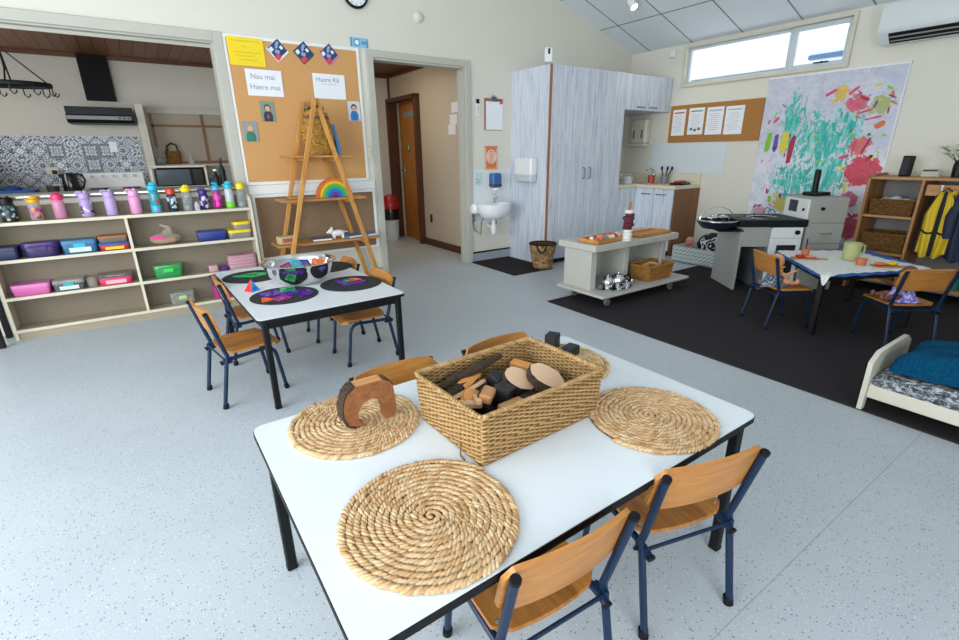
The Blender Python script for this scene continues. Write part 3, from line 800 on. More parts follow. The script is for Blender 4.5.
def flatbox(mb, w, d, h, r, z0=0.0, mat=0, cx=0, cy=0, taper=0.0):
    P = rrect(w, d, min(r, w*0.45, d*0.45), 4, cx, cy); n = len(P)
    v = []
    for zz, s in ((0, 1-taper-0.02), (h*0.06, 1-taper), (h*0.94, 1.0), (h, 0.985)):
        v += [(cx+(x-cx)*s, cy+(y-cy)*s, z0+zz) for x, y in P]
    f = [tuple(range(n))[::-1], tuple(range(3*n, 4*n))]
    for a in range(3): f += [(a*n+i, a*n+(i+1) % n, (a+1)*n+(i+1) % n, (a+1)*n+i) for i in range(n)]
    mb.add(v, f, mat); return mb

TOP = 0.801
def bottle(x, label, h, r, body, lid, kind, extra=None, y=4.475, base=None):
    t = thing('drink_bottle', label, 'bottle', (x, y, TOP), R_.uniform(-0.3, 0.3), 'drink bottles on the long shelf')
    bh = h*0.72; r = r*0.82
    m = MB().lathe([(0, 0), (r*0.9, 0), (r, 0.006), (r, bh*0.86), (r*0.86, bh*0.96), (r*0.72, bh), (0, bh)], seg=20)
    m.build('body', body, t)
    if base: MB().lathe([(0, 0.0005), (r*1.03, 0.0005), (r*1.05, 0.004), (r*1.05, bh*0.3), (r*1.0, bh*0.32), (0, bh*0.32)], seg=20).build('base_sleeve', base, t)
    if extra:
        m = MB(); rr = random.Random(int(abs(x)*1000))
        for i in range(26):
            a = rr.uniform(0, 2*PI); z = rr.uniform(0.12, 0.82)*bh; q = rr.uniform(0.006, 0.013)
            m.ell((r*1.0*math.cos(a), r*1.0*math.sin(a), z), ((math.cos(a)*0.0015, math.sin(a)*0.0015, 0), (-math.sin(a)*q, math.cos(a)*q, 0), (0, 0, q*rr.uniform(0.7, 1.6))), 8, 5, i % len(extra))
        m.build('pattern', extra, t)
    m = MB()
    if kind == 'dome': m.lathe([(0, bh), (r*0.95, bh), (r*0.98, bh+0.012), (r*0.85, h-0.014), (r*0.4, h-0.002), (0, h)], seg=18)
    elif kind == 'loop':
        m.lathe([(0, bh), (r*0.9, bh), (r*0.9, h*0.90), (r*0.7, h*0.93), (0, h*0.93)], seg=18)
        m.tube([(-r*0.9, 0, h*0.86), (-r*1.25, 0, h*0.90), (-r*0.9, 0, h*0.97), (-r*0.2, 0, h*0.95)], 0.007, 7); m.cyl((r*0.3, 0, h*0.92), (r*0.3, 0, h), 0.012)
    elif kind == 'spout':
        m.lathe([(0, bh), (r*0.95, bh), (r*0.95, h*0.86), (r*0.6, h*0.9), (0, h*0.9)], seg=18)
        m.tube([(0, 0, h*0.88), (r*0.25, 0, h*0.95), (-r*0.35, 0, h*0.985), (-r*0.8, 0, h*0.97)], [0.014, 0.013, 0.011, 0.009], 8)
    else:
        m.lathe([(0, bh), (r*0.92, bh), (r*1.0, bh+0.01), (r*0.96, h*0.86), (r*0.5, h*0.9), (0, h*0.9)], seg=18)
        m.ell((r*0.15, 0, h*0.92), (r*0.8, r*0.55, h*0.075), 12, 7); m.ell((-r*0.75, 0, h*0.86), (r*0.5, r*0.3, h*0.035), 10, 6)
    m.build('lid', lid, t)
    return t
P_ = lambda n, c, r=0.4: plain(n, c, r)
bottle(-0.755, 'black patterned drink bottle, nearest the left end of the shelf', 0.165, 0.052, P_('bottle_black', '1c2126'), black, 'loop', [P_('dot_white', 'aab4ba'), P_('dot_teal', '3d6970')])
bottle(-0.618, 'drink bottle with an orange-yellow lid and magenta pattern', 0.158, 0.043, glassy('clear_body', 'b8b0b0', 0.45), P_('lid_amber', 'e6a313'), 'flip', [P_('dot_magenta', 'c02a84'), P_('dot_orange', 'e88a1c'), P_('dot_purple', '6a2d86')])
bottle(-0.49, 'clear pink drink bottle with a hot pink domed lid', 0.175, 0.042, glassy('pink_clear', 'd98fb4', 0.62), P_('lid_hotpink', 'ec2d68'), 'dome')
bottle(-0.34, 'lilac drink bottle with black and white marks', 0.178, 0.044, P_('bottle_lilac', 'a98fc2'), P_('lid_lilac', 'b39bcb'), 'loop', [P_('mark_black', '24222a'), P_('mark_white', 'ddd6e4')])
bottle(-0.198, 'plain lilac drink bottle left of the pink one', 0.182, 0.044, P_('bottle_lilac2', 'b49bcd'), P_('lid_lilac', 'b39bcb'), 'loop')
bottle(-0.05, 'plain pink drink bottle with a pink lid', 0.182, 0.046, P_('bottle_pink', 'dd93bd'), P_('lid_pink', 'e29fc6'), 'loop')
bottle(0.078, 'turquoise drink bottle, tallest on the shelf', 0.225, 0.042, glassy('teal_clear', '2fa6b4', 0.7), P_('lid_cyan', '29b0cf'), 'flip', [P_('dot_red', 'c04a50'), P_('dot_green', '49a86a')], base=P_('sleeve_cyan', '22b2d6'))
bottle(0.188, 'navy drink bottle with a red domed lid', 0.178, 0.041, P_('bottle_navy', '1d3046'), P_('lid_red', 'c63f28'), 'dome', [P_('mark_pale', 'b9c6cf')])
bottle(0.29, 'clear drink bottle with a yellow lid right of the navy one', 0.195, 0.043, glassy('clear_grey', 'aaaead', 0.4), P_('lid_yellow', 'f0d00d'), 'flip', base=P_('sleeve_grey', '7f8486'))
bottle(0.404, 'dark purple drink bottle with white figure', 0.168, 0.042, P_('bottle_purple', '35215f'), P_('lid_purple', '3b2a78'), 'spout', [P_('mark_lilac', 'c9bfe0')])
bottle(0.502, 'magenta drink bottle with a blue lid', 0.20, 0.038, glassy('magenta_clear', 'b03484', 0.75), P_('lid_blue', '2fa3c9'), 'spout', [P_('dot_hotpink', 'ee2fb4')])
bottle(0.592, 'silver drink bottle with a blue lid and green base', 0.212, 0.040, P_('bottle_silver', 'b9bfc4', 0.3), P_('lid_cyan', '29b0cf'), 'flip', base=P_('sleeve_green', '76c832'))
bottle(0.682, 'clear drink bottle with a yellow lid at the right end of the shelf', 0.20, 0.043, glassy('clear_grey', 'aaaead', 0.4), P_('lid_yellow', 'f0d00d'), 'dome', base=P_('sleeve_grey', '7f8486'))
solo(MB().lathe([(0, 0), (0.018, 0), (0.02, 0.04), (0.012, 0.05), (0.012, 0.065), (0, 0.065)], seg=14), 'small_bottle', glassy('clear_body2', 'dfe3e6', 0.4), 'tiny clear bottle left of the purple drink bottle', 'bottle', (0.345, 4.42, TOP))

def lunchbox(x, z, w, h, label, body, lid, d=0.13, r=0.02, group='lunchboxes on the long shelf', latch=None, panel=None, y=4.46, rz=0.0):
    t = thing('lunchbox', label, 'lunchbox', (x, y, z), rz, group)
    flatbox(MB(), w, d, h*0.66, r, 0, 0, 0, 0, 0.06).build('base', body, t)
    flatbox(MB(), w*1.02, d*1.02, h*0.33, r, h*0.665).build('lid', lid, t)
    if latch: MB().box((0, -d/2-0.003, h*0.62), (w*0.34, 0.008, h*0.3), 0.003).build('latch', latch, t)
    if panel: MB().box((0.0, -d/2-0.001, h*0.3), (w*0.62, 0.004, h*0.34), 0.001).build('label_panel', panel, t)
    return t
S2, S3, S4 = 0.556, 0.301, 0.071
lunchbox(-0.825, S2, 0.13, 0.085, 'navy lunchbox at the left end of the upper shelf', P_('lb_navy', '182350'), P_('lb_navy', '182350'))
lunchbox(-0.643, S2, 0.205, 0.098, 'dark purple rounded lunchbox on the upper shelf', P_('lb_purple', '2d1c4e'), P_('lb_purple2', '3d2468'), r=0.05, latch=P_('lb_purple2', '3d2468'))
lunchbox(-0.432, S2, 0.20, 0.095, 'blue lunchbox with a bright blue clip on the upper shelf', P_('lb_blue', '1d5f86'), P_('lb_blue2', '2a7197'), latch=P_('lb_sky', '27a9d8'), panel=P_('lb_panel', 'c9d6d2'))
t = lunchbox(-0.235, S2, 0.182, 0.058, 'red and yellow lunchbox under a stacked case', P_('lb_red', 'b5232b'), P_('lb_blue3', '1f4a8c'), panel=P_('lb_yellow', 'e8c41a'), r=0.015)
lunchbox(-0.235, S2+0.0595, 0.175, 0.045, 'orange and grey case stacked on the red lunchbox', P_('lb_grey', '6d6a66'), P_('lb_orange', 'a9632e'), r=0.015)
t = thing('sandwich_bag', 'clear bag of food with a pink strip on the upper shelf', 'bag', (0.09, 4.46, S2))
m = MB().ell((0, 0, 0.045), (0.105, 0.06, 0.045), 16, 10); m.tube([(0.02, 0, 0.085), (0.03, 0, 0.13), (-0.02, 0.0, 0.15)], [0.04, 0.02, 0.012], 10)
m.build('bag', glassy('clear_film', 'cdbfb2', 0.28), t)
MB().box((0, 0, 0.03), (0.15, 0.07, 0.045), 0.015).build('sandwich', P_('bread', 'b98a5a', 0.8), t)
MB().box((-0.055, -0.062, 0.062), (0.085, 0.006, 0.022), 0.002).build('strip', P_('strip_pink', 'e83a86'), t)
lunchbox(0.408, S2, 0.205, 0.075, 'navy lunchbox on the right half of the upper shelf', P_('lb_royal', '1e2f7c'), P_('lb_royal2', '243a8f'), r=0.012)
lunchbox(0.615, S2, 0.175, 0.068, 'clear container with yellow lid, lower of the stacked pair', glassy('clear_body3', 'b8b4ac', 0.45), P_('lb_lidyellow', 'efd012'), r=0.03)
lunchbox(0.64, S2+0.0695, 0.13, 0.062, 'clear container with yellow lid, stacked on top', glassy('clear_body3', 'b8b4ac', 0.45), P_('lb_lidyellow', 'efd012'), r=0.03)
lunchbox(-0.757, S3, 0.205, 0.078, 'pink lunchbox on the middle shelf', P_('lb_pink', 'cc5f9f'), P_('lb_pink2', 'd873ae'))
lunchbox(-0.553, S3, 0.175, 0.078, 'clear lunchbox with a turquoise clip on the middle shelf', glassy('clear_dark', '6a7278', 0.6), glassy('clear_body3', 'b8b4ac', 0.45), latch=P_('lb_turq', '22a8ac'), panel=P_('lb_panel', 'c9d6d2'))
solo(MB().lathe([(0, 0), (0.03, 0), (0.034, 0.06), (0.03, 0.065), (0, 0.07)], seg=16), 'food_pot', glassy('clear_body3', 'b8b4ac', 0.45), 'small clear pot between turquoise-clip and red lunchboxes', 'pot', (-0.425, 4.46, S3))
lunchbox(-0.28, S3, 0.205, 0.082, 'red lunchbox with pale squares on the middle shelf', P_('lb_crimson', 'd12c58'), glassy('clear_rim', '7d6f70', 0.5), panel=P_('lb_palepink', 'e6a8b8'))
lunchbox(0.062, S3, 0.19, 0.10, 'clear green lunchbox on the middle shelf', glassy('green_clear', '2d9a4e', 0.75), glassy('green_clear2', '3fae60', 0.7), r=0.03, latch=P_('lb_lime', '3ecb56'))
solo(flatbox(MB(), 0.07, 0.07, 0.05, 0.012), 'food_pot', P_('pot_palepink', 'c49aa0'), 'little pale pink tub left of the quilted pink case', 'pot', (0.375, 4.455, S3))
solo(MB().lathe([(0, 0), (0.03, 0.0), (0.034, 0.02), (0.02, 0.035), (0, 0.04)], seg=14), 'food_pot', P_('pot_purple', '5a2f86'), 'little purple tub next to the quilted pink case', 'pot', (0.455, 4.44, S3))
t = thing('lunch_bag', 'pale pink quilted lunch bag at the right of the middle shelf', 'bag', (0.60, 4.455, S3))
flatbox(MB(), 0.215, 0.13, 0.115, 0.035).build('body', P_('quilt_pink', 'b98a96', 0.8), t)
m = MB()
for z in (0.03, 0.055, 0.08): m.tube([(x, y, z) for x, y in rrect(0.219, 0.134, 0.036, 4)], 0.0035, 5, True)
m.build('seam', P_('quilt_pale', 'd0a9b2', 0.8), t)
lunchbox(0.115, S4, 0.165, 0.10, 'clear lunchbox with green food on the lowest shelf', glassy('clear_body4', 'b7b8ac', 0.35), glassy('clear_body4', 'b7b8ac', 0.35), latch=P_('lb_palegreen', 'a5c986'))
t = thing('lunch_bag', 'magenta bag on the lowest shelf behind the chairs', 'bag', (0.41, 4.45, S4))
flatbox(MB(), 0.14, 0.10, 0.12, 0.03).build('body', P_('bag_magenta', 'b0247a', 0.7), t)
MB().tube([(-0.04, 0, 0.115), (-0.03, 0, 0.155), (0.03, 0, 0.155), (0.04, 0, 0.115)], 0.006, 6).build('handle', P_('bag_magenta', 'b0247a', 0.7), t)

t = thing('folding_stand', 'dark folded metal stand at the left end of the bottle shelves', 'stand', (-1.02, 4.30, 0))
for x, y in ((0.055, -0.04), (0.055, 0.20), (-0.16, -0.04)): MB().box((x, y, 0.42), (0.035, 0.035, 0.84), 0.004).build('leg', blackm, t)
MB().box((-0.05, 0.08, 0.85), (0.27, 0.31, 0.025), 0.005).build('top', blackm, t)

# ---- stepped A-frame shelf against the boards
t = thing('stepped_shelf', 'pine A-frame shelf with three boards in front of the cork board', 'shelf', (1.29, 4.50, 0))
for y in (-0.33, 0.0):
    for s in (-1, 1):
        a = Vector((s*0.45, y, 0)); b = Vector((s*0.006, y, 1.63)); d = (b-a); Ln = d.length
        M = Matrix.Translation((a+b)/2) @ Matrix.Rotation(math.atan2(d.x, d.z), 4, 'Y')
        MB().box((0, 0.011*s, 0), (0.036, 0.020, Ln), 0.003, M=M).build('leg', pine, t)
for z, x0, x1 in ((1.19, -0.265, 0.285), (0.84, -0.35, 0.375), (0.475, -0.435, 0.475)):
    MB().box(((x0+x1)/2, -0.165, z), (x1-x0, 0.27, 0.018), 0.003).build('board', pineh, t)
    hw = 0.45*(1.63-z)/1.63
    for s in (-1, 1): MB().box((s*hw, -0.165, z-0.022), (0.022, 0.35, 0.026), 0.003).build('rung', pine, t)
MB().cyl((0, -0.36, 1.57), (0, 0.03, 1.57), 0.008).build('pivot_rod', blackm, t)

t = thing('rainbow_stacker', 'nested wooden rainbow on the middle board of the A-frame', 'toy', (1.415, 4.33, 0.85))
for i, c in enumerate(('e0701c', 'f0c02a', '63b83a', '1fa79b', '2b74c4', '5c3d9e')):
    r1 = 0.158-i*0.0225; r0 = r1-0.021
    pr = arc(0, 0, r1, 0, PI, 24) + arc(0, 0, r0 if i < 5 else 0.012, PI, 0, 24)
    m = MB(); m.prism(pr, -0.03, 0.03, 0, Matrix(((1, 0, 0, 0), (0, 0, 1, 0), (0, 1, 0, 0), (0, 0, 0, 1)))); m.build('arch', P_('rainbow_%s' % c, c, 0.5), t)
solo(MB().box((0, 0, 0.012), (0.13, 0.10, 0.024), 0.006), 'wood_slab', wood('slab_wood', '8a5a30', 'b98550', 0), 'flat wooden slab on the middle board left of the rainbow', 'wood', (1.08, 4.33, 0.8495))

def woven(mb, prof, rows, step, w, h, th, cx=0, cy=0, ph0=0.0, mat=0):
    """rows of short strands on a shell: prof(v) -> list of closed outline points at height v"""
    for i in range(rows):
        v = (i+0.5)/rows
        P, z = prof(v)
        P = [Vector((x, y)) for x, y in P]
        seg = [(P[(j+1) % len(P)]-P[j]).length for j in range(len(P))]
        tot = sum(seg); n = max(6, int(tot/step)); n += n % 2
        for q in range(n):
            d = (q + (0.5 if i % 2 else 0.0))/n*tot; j = 0
            while d > seg[j % len(P)]: d -= seg[j % len(P)]; j += 1
            a, b = P[j % len(P)], P[(j+1) % len(P)]
            tdir = (b-a).normalized(); p = a+tdir*d; nrm = Vector((tdir.y, -tdir.x))
            mb.ell((p.x, p.y, z), ((tdir.x*w, tdir.y*w, R_.uniform(-0.12, 0.12)*w), (nrm.x*th, nrm.y*th, 0), (0, 0, h)), 6, 4, mat)
def twist(mb, pts, r, step, closed=True, mat=0, fat=0.62):
    """a two-ply twisted rope along the points"""
    P = [Vector(p) for p in pts]
    if closed: P = P+[P[0]]
    acc = 0.0; ph = 0
    for a, b in zip(P, P[1:]):
        L = (b-a).length; t = (b-a).normalized()
        s1 = t.orthogonal().normalized() if abs(t.z) > 0.9 else Vector((0, 0, 1)); s2 = t.cross(s1)
        while acc < L:
            c = a+t*acc; sg = 1
            ax = (t*0.75+s1*0.35+s2*0.5*sg).normalized()*r*1.5
            ay = (s2-t*0.3).normalized()*r*0.9; az = ax.cross(ay).normalized()*r*0.85
            mb.ell(c, (ax, ay, az), 6, 4, mat); acc += step; ph += 1
        acc -= L
def wicker_basket(name, label, loc, rz, w, d, h, flare, rows, step, mats, group=None, rim=0.007, cat='basket', strands=False):
    core, strand = mats
    t = thing(name, label, cat, loc, rz, group)
    def pr(v, off=0.0):
        s = v*flare
        return rrect(w+2*s+off, d+2*s+off, 0.012, 4), 0.004+v*(h-0.008)
    m = MB()
    if strands:
        for i in range(rows):
            P, z = pr((i+0.5)/rows)
            P = [Vector((x, y)) for x, y in P]
            sl = [(P[(j+1) % len(P)]-P[j]).length for j in range(len(P))]; tot = sum(sl)
            ns = int(tot/step); ns += 1-ns % 2; n = ns*4
            pts = []
            for q in range(n):
                dd = q/n*tot; j = 0
                while dd > sl[j]: dd -= sl[j]; j += 1
                a, b = P[j], P[(j+1) % len(P)]; t_ = (b-a).normalized(); p = a+t_*dd
                o = 0.0034*math.sin(PI*(q/4+i))
                pts.append((p.x+t_.y*o, p.y-t_.x*o, z+R_.uniform(-0.0007, 0.0007)+0.0008*math.sin(q*0.05+i)))
            m.tube(pts, h/rows*0.47, 6, True)
    else:
        woven(m, pr, rows, step, step*0.66, h/rows*0.40, 0.0050)
    m.build('weave', strand, t, 60)
    m = MB()
    n = len(rrect(1, 1, 0.012, 4)); v = []
    for off, zz in ((0.0012, 0.001), (2*flare+0.0012, h-0.004), (2*flare-0.0016, h-0.004), (-0.0016, 0.006)):
        v += [(x, y, zz) for x, y in rrect(w+off, d+off, 0.012, 4)]
    f = [tuple(range(n))[::-1], tuple(range(3*n, 4*n))]
    for a in range(3): f += [(a*n+i, a*n+(i+1) % n, (a+1)*n+(i+1) % n, (a+1)*n+i) for i in range(n)]
    m.add(v, f); m.build('lining', core, t)
    m = MB(); twist(m, [(x, y, h-0.002) for x, y in rrect(w+2*flare, d+2*flare, 0.012, 4)], rim, rim*1.5); m.build('rim', strand, t, 60)
    return t

t = thing('straw_hat', 'woven straw bag on the top board of the A-frame', 'bag', (1.335, 4.34, 1.20))
m = MB()
def bagp(v):
    s = 0.90+0.30*math.sin(PI*min(1, v*1.15)*0.85)-0.50*max(0, v-0.55)
    return [(0.110*s*math.cos(a*PI/12), 0.07*s*math.sin(a*PI/12)) for a in range(24)], 0.006+v*0.33
woven(m, bagp, 24, 0.020, 0.013, 0.0085, 0.005)
m.build('weave', island('golden_straw', ['8f6526', 'b98a3e', 'c9994a', 'a57a34'], 0.7), t, 60)
m = MB()
for i in range(10):
    a = R_.uniform(0, 6.28); m.tube([(0.05*math.cos(a), 0.035*math.sin(a), 0.31), (0.06*math.cos(a)+R_.uniform(-.02, .02), 0.04*math.sin(a), 0.36), (0.075*math.cos(a), 0.04*math.sin(a), 0.38+R_.uniform(-.02, .02))], 0.004, 5)
m.build('fringe', wick, t)
t.name = 'woven_bag'
MB_ = MB().lathe([(0, 0.005), (0.095, 0.005), (0.125, 0.15), (0.10, 0.31), (0, 0.31)], seg=20, sy=0.66); MB_.build('lining', wickd, t)
solo(MB().box((0, 0, 0.125), (0.020, 0.16, 0.25), 0.003).box((0.0005, 0.004, 0.125), (0.014, 0.16, 0.242), 0.002, 1), 'book', [P_('book_blue', '2a7fc4'), paper], 'blue book leaning against the straw bag on the top board', 'book', (1.500, 4.38, 1.2002), rot=(0, -0.16, 0))
t = thing('toy_animal', 'white toy animal on the lowest board of the A-frame', 'toy', (1.41, 4.33, 0.4845))
m = MB().ell((0, 0, 0.045), (0.065, 0.03, 0.03), 14, 8).ell((-0.065, 0, 0.065), (0.026, 0.022, 0.024), 12, 8).ell((-0.09, 0, 0.058), (0.016, 0.013, 0.012), 10, 6)
for x in (-0.04, 0.04):
    for y in (-0.015, 0.015): m.tube([(x, y, 0.04), (x, y, 0.0)], [0.011, 0.009], 8)
m.tube([(0.06, 0, 0.055), (0.09, 0, 0.05)], [0.006, 0.004], 6)
for y in (-0.014, 0.014): m.ell((-0.055, y, 0.09), (0.006, 0.005, 0.014), 8, 5)
m.build('body', white, t)
solo(MB().box((0, 0, 0.03), (0.14, 0.09, 0.06), 0.004).box((0, -0.0455, 0.03), (0.09, 0.002, 0.035), mat=1), 'small_box', [P_('box_pale', 'c9b28a', 0.7), P_('box_red', 'a8584a', 0.7)], 'small printed carton at the left of the lowest board', 'box', (0.955, 4.33, 0.4845), 0.1)
for i, (x, c, lab, a) in enumerate(((1.55, '2f78ae', 'flat blue book right of the white toy animal', 0.2), (1.25, '5d5a72', 'flat grey-purple book left of the white toy animal', -0.1), (1.70, '3b86bd', 'flat blue book at the right tip of the lowest board', 0.15))):
    solo(MB().box((0, 0, 0.009), (0.17 if i < 2 else 0.10, 0.15, 0.018), 0.002).box((0, -0.002, 0.009), (0.16 if i < 2 else 0.09, 0.15, 0.012), 0, 1), 'book', [P_('bookcover_%d' % i, c), paper], lab, 'book', (x, 4.33, 0.4845), a, 'books on the lowest board')

# ================================================================== KITCHEN BEYOND THE OPENING
k = NT('patterned_tiles')
tc = k.n('TexCoord'); sp = k.n('SeparateXYZ'); k.l(tc.outputs['Object'], sp.inputs[0])
def cell(s):
    q = k.math('DIVIDE', s, 0.15)
    return k.math('ABSOLUTE', k.math('ADD', k.math('FRACT', q), -0.5)), k.math('FLOOR', q)
ax, ix = cell(sp.outputs[0]); az, iz = cell(sp.outputs[2])
mxv = k.math('MAXIMUM', ax, az); mnv = k.math('MINIMUM', ax, az)
cid = k.math('MULTIPLY_ADD', iz, 7.31); k.l(ix, k.t.nodes[-1].inputs[2])
wnz = k.n('TexWhiteNoise', noise_dimensions='1D'); k.l(cid, wnz.inputs['W'])
cx = k.n('CombineXYZ'); k.l(mxv, cx.inputs[0]); k.l(mnv, cx.inputs[1]); k.l(k.math('MULTIPLY', k.math('FLOOR', k.math('MULTIPLY', wnz.outputs['Value'], 5.0)), 3.7), cx.inputs[2])
pat = k.noise(cx.outputs[0], 5.2, 1, 0.4)
pc = k.ramp(pat, [(0.0, '141f36'), (0.45, 'e3e8ec'), (0.50, '1b2a45'), (0.54, 'e3e8ec'), (0.60, '24365a')], 'CONSTANT')
k.col(k.mix(k.math('GREATER_THAN', mxv, 0.49), pc, '9aa4ac')); k.rough(0.3)
struct(MB().box((-0.85, 7.244, 1.16), (1.92, 0.012, 0.54)), 'wall_tiles', k.m)

t = thing('kitchen_bench', 'kitchen bench along the far wall behind the serving opening', 'bench', (-0.4, 6.92, 0))
MB().box((-0.96, 0, 0.835), (1.66, 0.62, 0.03), 0.004).build('benchtop', plain('bench_grey', 'a8a39a', 0.4), t)
MB().box((1.115, 0, 0.835), (1.25, 0.62, 0.03), 0.004).build('benchtop', plain('bench_grey', 'a8a39a', 0.4), t)
MB().box((-0.96, 0.02, 0.41), (1.65, 0.57, 0.81)).build('carcass', kw, t)
MB().box((1.115, 0.02, 0.41), (1.24, 0.57, 0.81)).build('carcass', kw, t)
t = thing('range_hood', 'black range hood with a lit pale front strip in the kitchen', 'range hood', (-0.19, 7.24, 1.55))
m = MB(); m.prism([(0, 0.0), (-0.42, 0.0), (-0.45, 0.03), (-0.45, 0.075), (-0.40, 0.085), (-0.40, 0.16), (0, 0.16)], -0.29, 0.29, 0, Matrix(((0, 0, 1, 0), (1, 0, 0, 0), (0, 1, 0, 0), (0, 0, 0, 1)))); m.build('body', black, t)
MB().box((-0.01, -0.452, 0.05), (0.55, 0.008, 0.036), 0.002).build('front_strip', plain('hood_strip', '7f868a', 0.4), t)
for x in (0.16, 0.20, 0.24): MB().box((x, -0.458, 0.05), (0.022, 0.006, 0.022), 0.002).build('button', plain('hood_button', '33373a', 0.3), t)
solo(MB().box((0, 0, 0.22), (0.27, 0.05, 0.46), 0.003), 'flue_cover', plain('flue_black', '0c0d0f', 0.6, spec=0.2), 'tall black flue panel on the kitchen wall above the range hood', 'panel', (-0.155, 7.222, 1.81))
# hanging pot rack
t = thing('pot_rack', 'dark iron pot rack with hooks hanging from the kitchen ceiling', 'rack', (-0.80, 6.45, 1.83))
ring = [(0.30*math.cos(a*PI/12), 0.17*math.sin(a*PI/12), 0.02) for a in range(24)]
iron = plain('iron', '1d2226', 0.5, 0.4)
m = MB().tube(ring, 0.010, 7, True, flat=2.2)
for x in (-0.18, 0.0, 0.18): m.tube([(x, -0.15, 0.02), (x, 0.15, 0.02)], 0.006, 6)
m.build('frame', iron, t)
m = MB().cyl((0.0, 0, 0.14), (0, 0, 0.46), 0.008); m.tube([(0, 0, 0.45), (0, 0, 0.16), (0.0, -0.17, 0.03)], 0.007, 6)
for p in ((0.28, 0, 0.03), (-0.28, 0, 0.03), (0, 0.17, 0.03)): m.tube([(0, 0, 0.33), p], 0.007, 6)
m.build('hanger', iron, t)
for i in range(11):
    a = i*2*PI/11+0.2; x, y = 0.30*math.cos(a), 0.17*math.sin(a)
    MB().tube([(x, y, 0.03), (x, y, -0.05), (x+0.02, y, -0.075), (x+0.04, y, -0.06), (x+0.042, y, -0.04)], 0.006, 6).build('hook', iron, t)
# electric stove with white backguard
t = thing('stove', 'white kitchen stove with a raised control panel of knobs', 'stove', (-0.22, 6.90, 0))
MB().box((0, 0, 0.44), (0.60, 0.64, 0.86), 0.006).build('body', white, t)
MB().box((0, 0.26, 0.955), (0.58, 0.08, 0.17), 0.01).build('control_panel', white, t)
for x in (-0.2, -0.1, 0.0, 0.1, 0.2): MB().cyl((x, 0.22, 1.0), (x, 0.20, 1.0), 0.017, seg=14).build('knob', plain('knob_grey', 'b9bcbd', 0.4), t)
for x, y in ((-0.15, -0.15), (0.15, -0.15), (-0.15, 0.1), (0.15, 0.1)): MB().cyl((x, y, 0.868), (x, y, 0.878), 0.085, seg=24).build('hotplate', black, t)
t = thing('kettle', 'black electric kettle at the left of the stove', 'kettle', (-0.60, 6.92, 0.85))
MB().lathe([(0, 0), (0.075, 0), (0.078, 0.02), (0.068, 0.15), (0.055, 0.195), (0.02, 0.205), (0, 0.205)], seg=24).build('body', plain('kettle_black', '15181c', 0.15), t)
MB().tube([(0.06, 0, 0.19), (0.11, 0, 0.18), (0.125, 0, 0.12), (0.10, 0, 0.05), (0.07, 0, 0.03)], 0.011, 8).build('handle', black, t)
MB().tube([(-0.055, 0, 0.16), (-0.085, 0, 0.185)], [0.02, 0.012], 8).build('spout', black, t)
solo(MB().lathe([(0, 0), (0.05, 0), (0.055, 0.07), (0.05, 0.07), (0.046, 0.01), (0, 0.01)], seg=18), 'mug', plain('mug_dark', '34302f', 0.4), 'dark mug left of the black kettle', 'mug', (-0.755, 6.86, 0.85))
t = thing('power_socket', 'white double power socket on the patterned tiles above the stove', 'socket', (-0.155, 7.237, 1.315))
MB().box((0, -0.005, 0), (0.075, 0.012, 0.11), 0.003).build('plate', white, t); MB().box((0, -0.013, 0.02), (0.02, 0.006, 0.02), 0.002).build('rocker', white, t)
t = thing('power_socket', 'cream power socket with a plug above the kettle', 'socket', (-0.755, 7.237, 1.07))
MB().box((0, -0.005, 0), (0.11, 0.012, 0.075), 0.003).build('plate', plain('switch_cream', 'd8d2bb', 0.5), t); MB().box((0.015, -0.03, -0.015), (0.04, 0.045, 0.04), 0.006).build('plug', black, t)
t = thing('tray', 'blue tray lying at the left of the kitchen bench', 'tray', (-1.02, 6.80, 0.85))
flatbox(MB(), 0.30, 0.24, 0.05, 0.03, 0, 0, 0, 0, 0.08).build('tray', plain('tray_blue', '2c5f9e', 0.4), t)
MB().ell((-0.05, 0, 0.06), (0.08, 0.06, 0.03), 12, 7).build('cloth', plain('cloth_blue', '24488a', 0.8), t)
t = thing('white_box', 'plain white upright box at the left edge of the kitchen', 'cupboard', (-1.50, 6.90, 0.851))  # plain white box with a handle at the left end of the bench
MB().box((0, 0, 0.165), (0.54, 0.5, 0.33), 0.006).build('body', white, t); MB().box((0.2, -0.26, 0.2), (0.015, 0.02, 0.12), 0.003).build('handle', steel, t)
# pillar, inner window, shelf and microwave
struct(MB().box((0.165, 7.04, 0.88), (0.075, 0.40, 1.76), 0.003), 'trim_6', kw)
w = struct(MB().box((0.625, 7.225, 1.715), (0.86, 0.05, 0.05)).box((0.22, 7.225, 1.40), (0.05, 0.05, 0.58)).box((1.04, 7.225, 1.40), (0.05, 0.05, 0.58)).box((0.625, 7.20, 1.10), (0.90, 0.14, 0.025)), 'window_4', kw)
struct(MB().box((0.625, 7.242, 1.40), (0.78, 0.008, 0.58)), 'window_pane', plain('frosted_pane', 'a89c8a', 0.4), w)
m = MB().box((0.625, 7.232, 1.555), (0.78, 0.02, 0.026)); m.box((0.80, 7.231, 1.40), (0.03, 0.021, 0.58)); m.box((0.27, 7.232, 1.50), (0.028, 0.02, 0.38)); m.box((0.625, 7.232, 1.135), (0.78, 0.02, 0.03))
struct(m, 'window_muntin', wood('muntin_wood', '7a4a24', '925c30', 0), w)
t = thing('microwave_shelf', 'pale open cabinet holding the microwave under the inner window', 'cabinet', (0.42, 6.97, 0.851))
m = MB()
for x in (-0.275, 0.275): m.box((x, 0, 0.12), (0.022, 0.30, 0.24))
m.box((0, 0, 0.243), (0.572, 0.30, 0.02)); m.box((0, 0, 0.012), (0.528, 0.30, 0.02)); m.build('frame', plain('shelf_cream', 'ece6d4', 0.5), t)
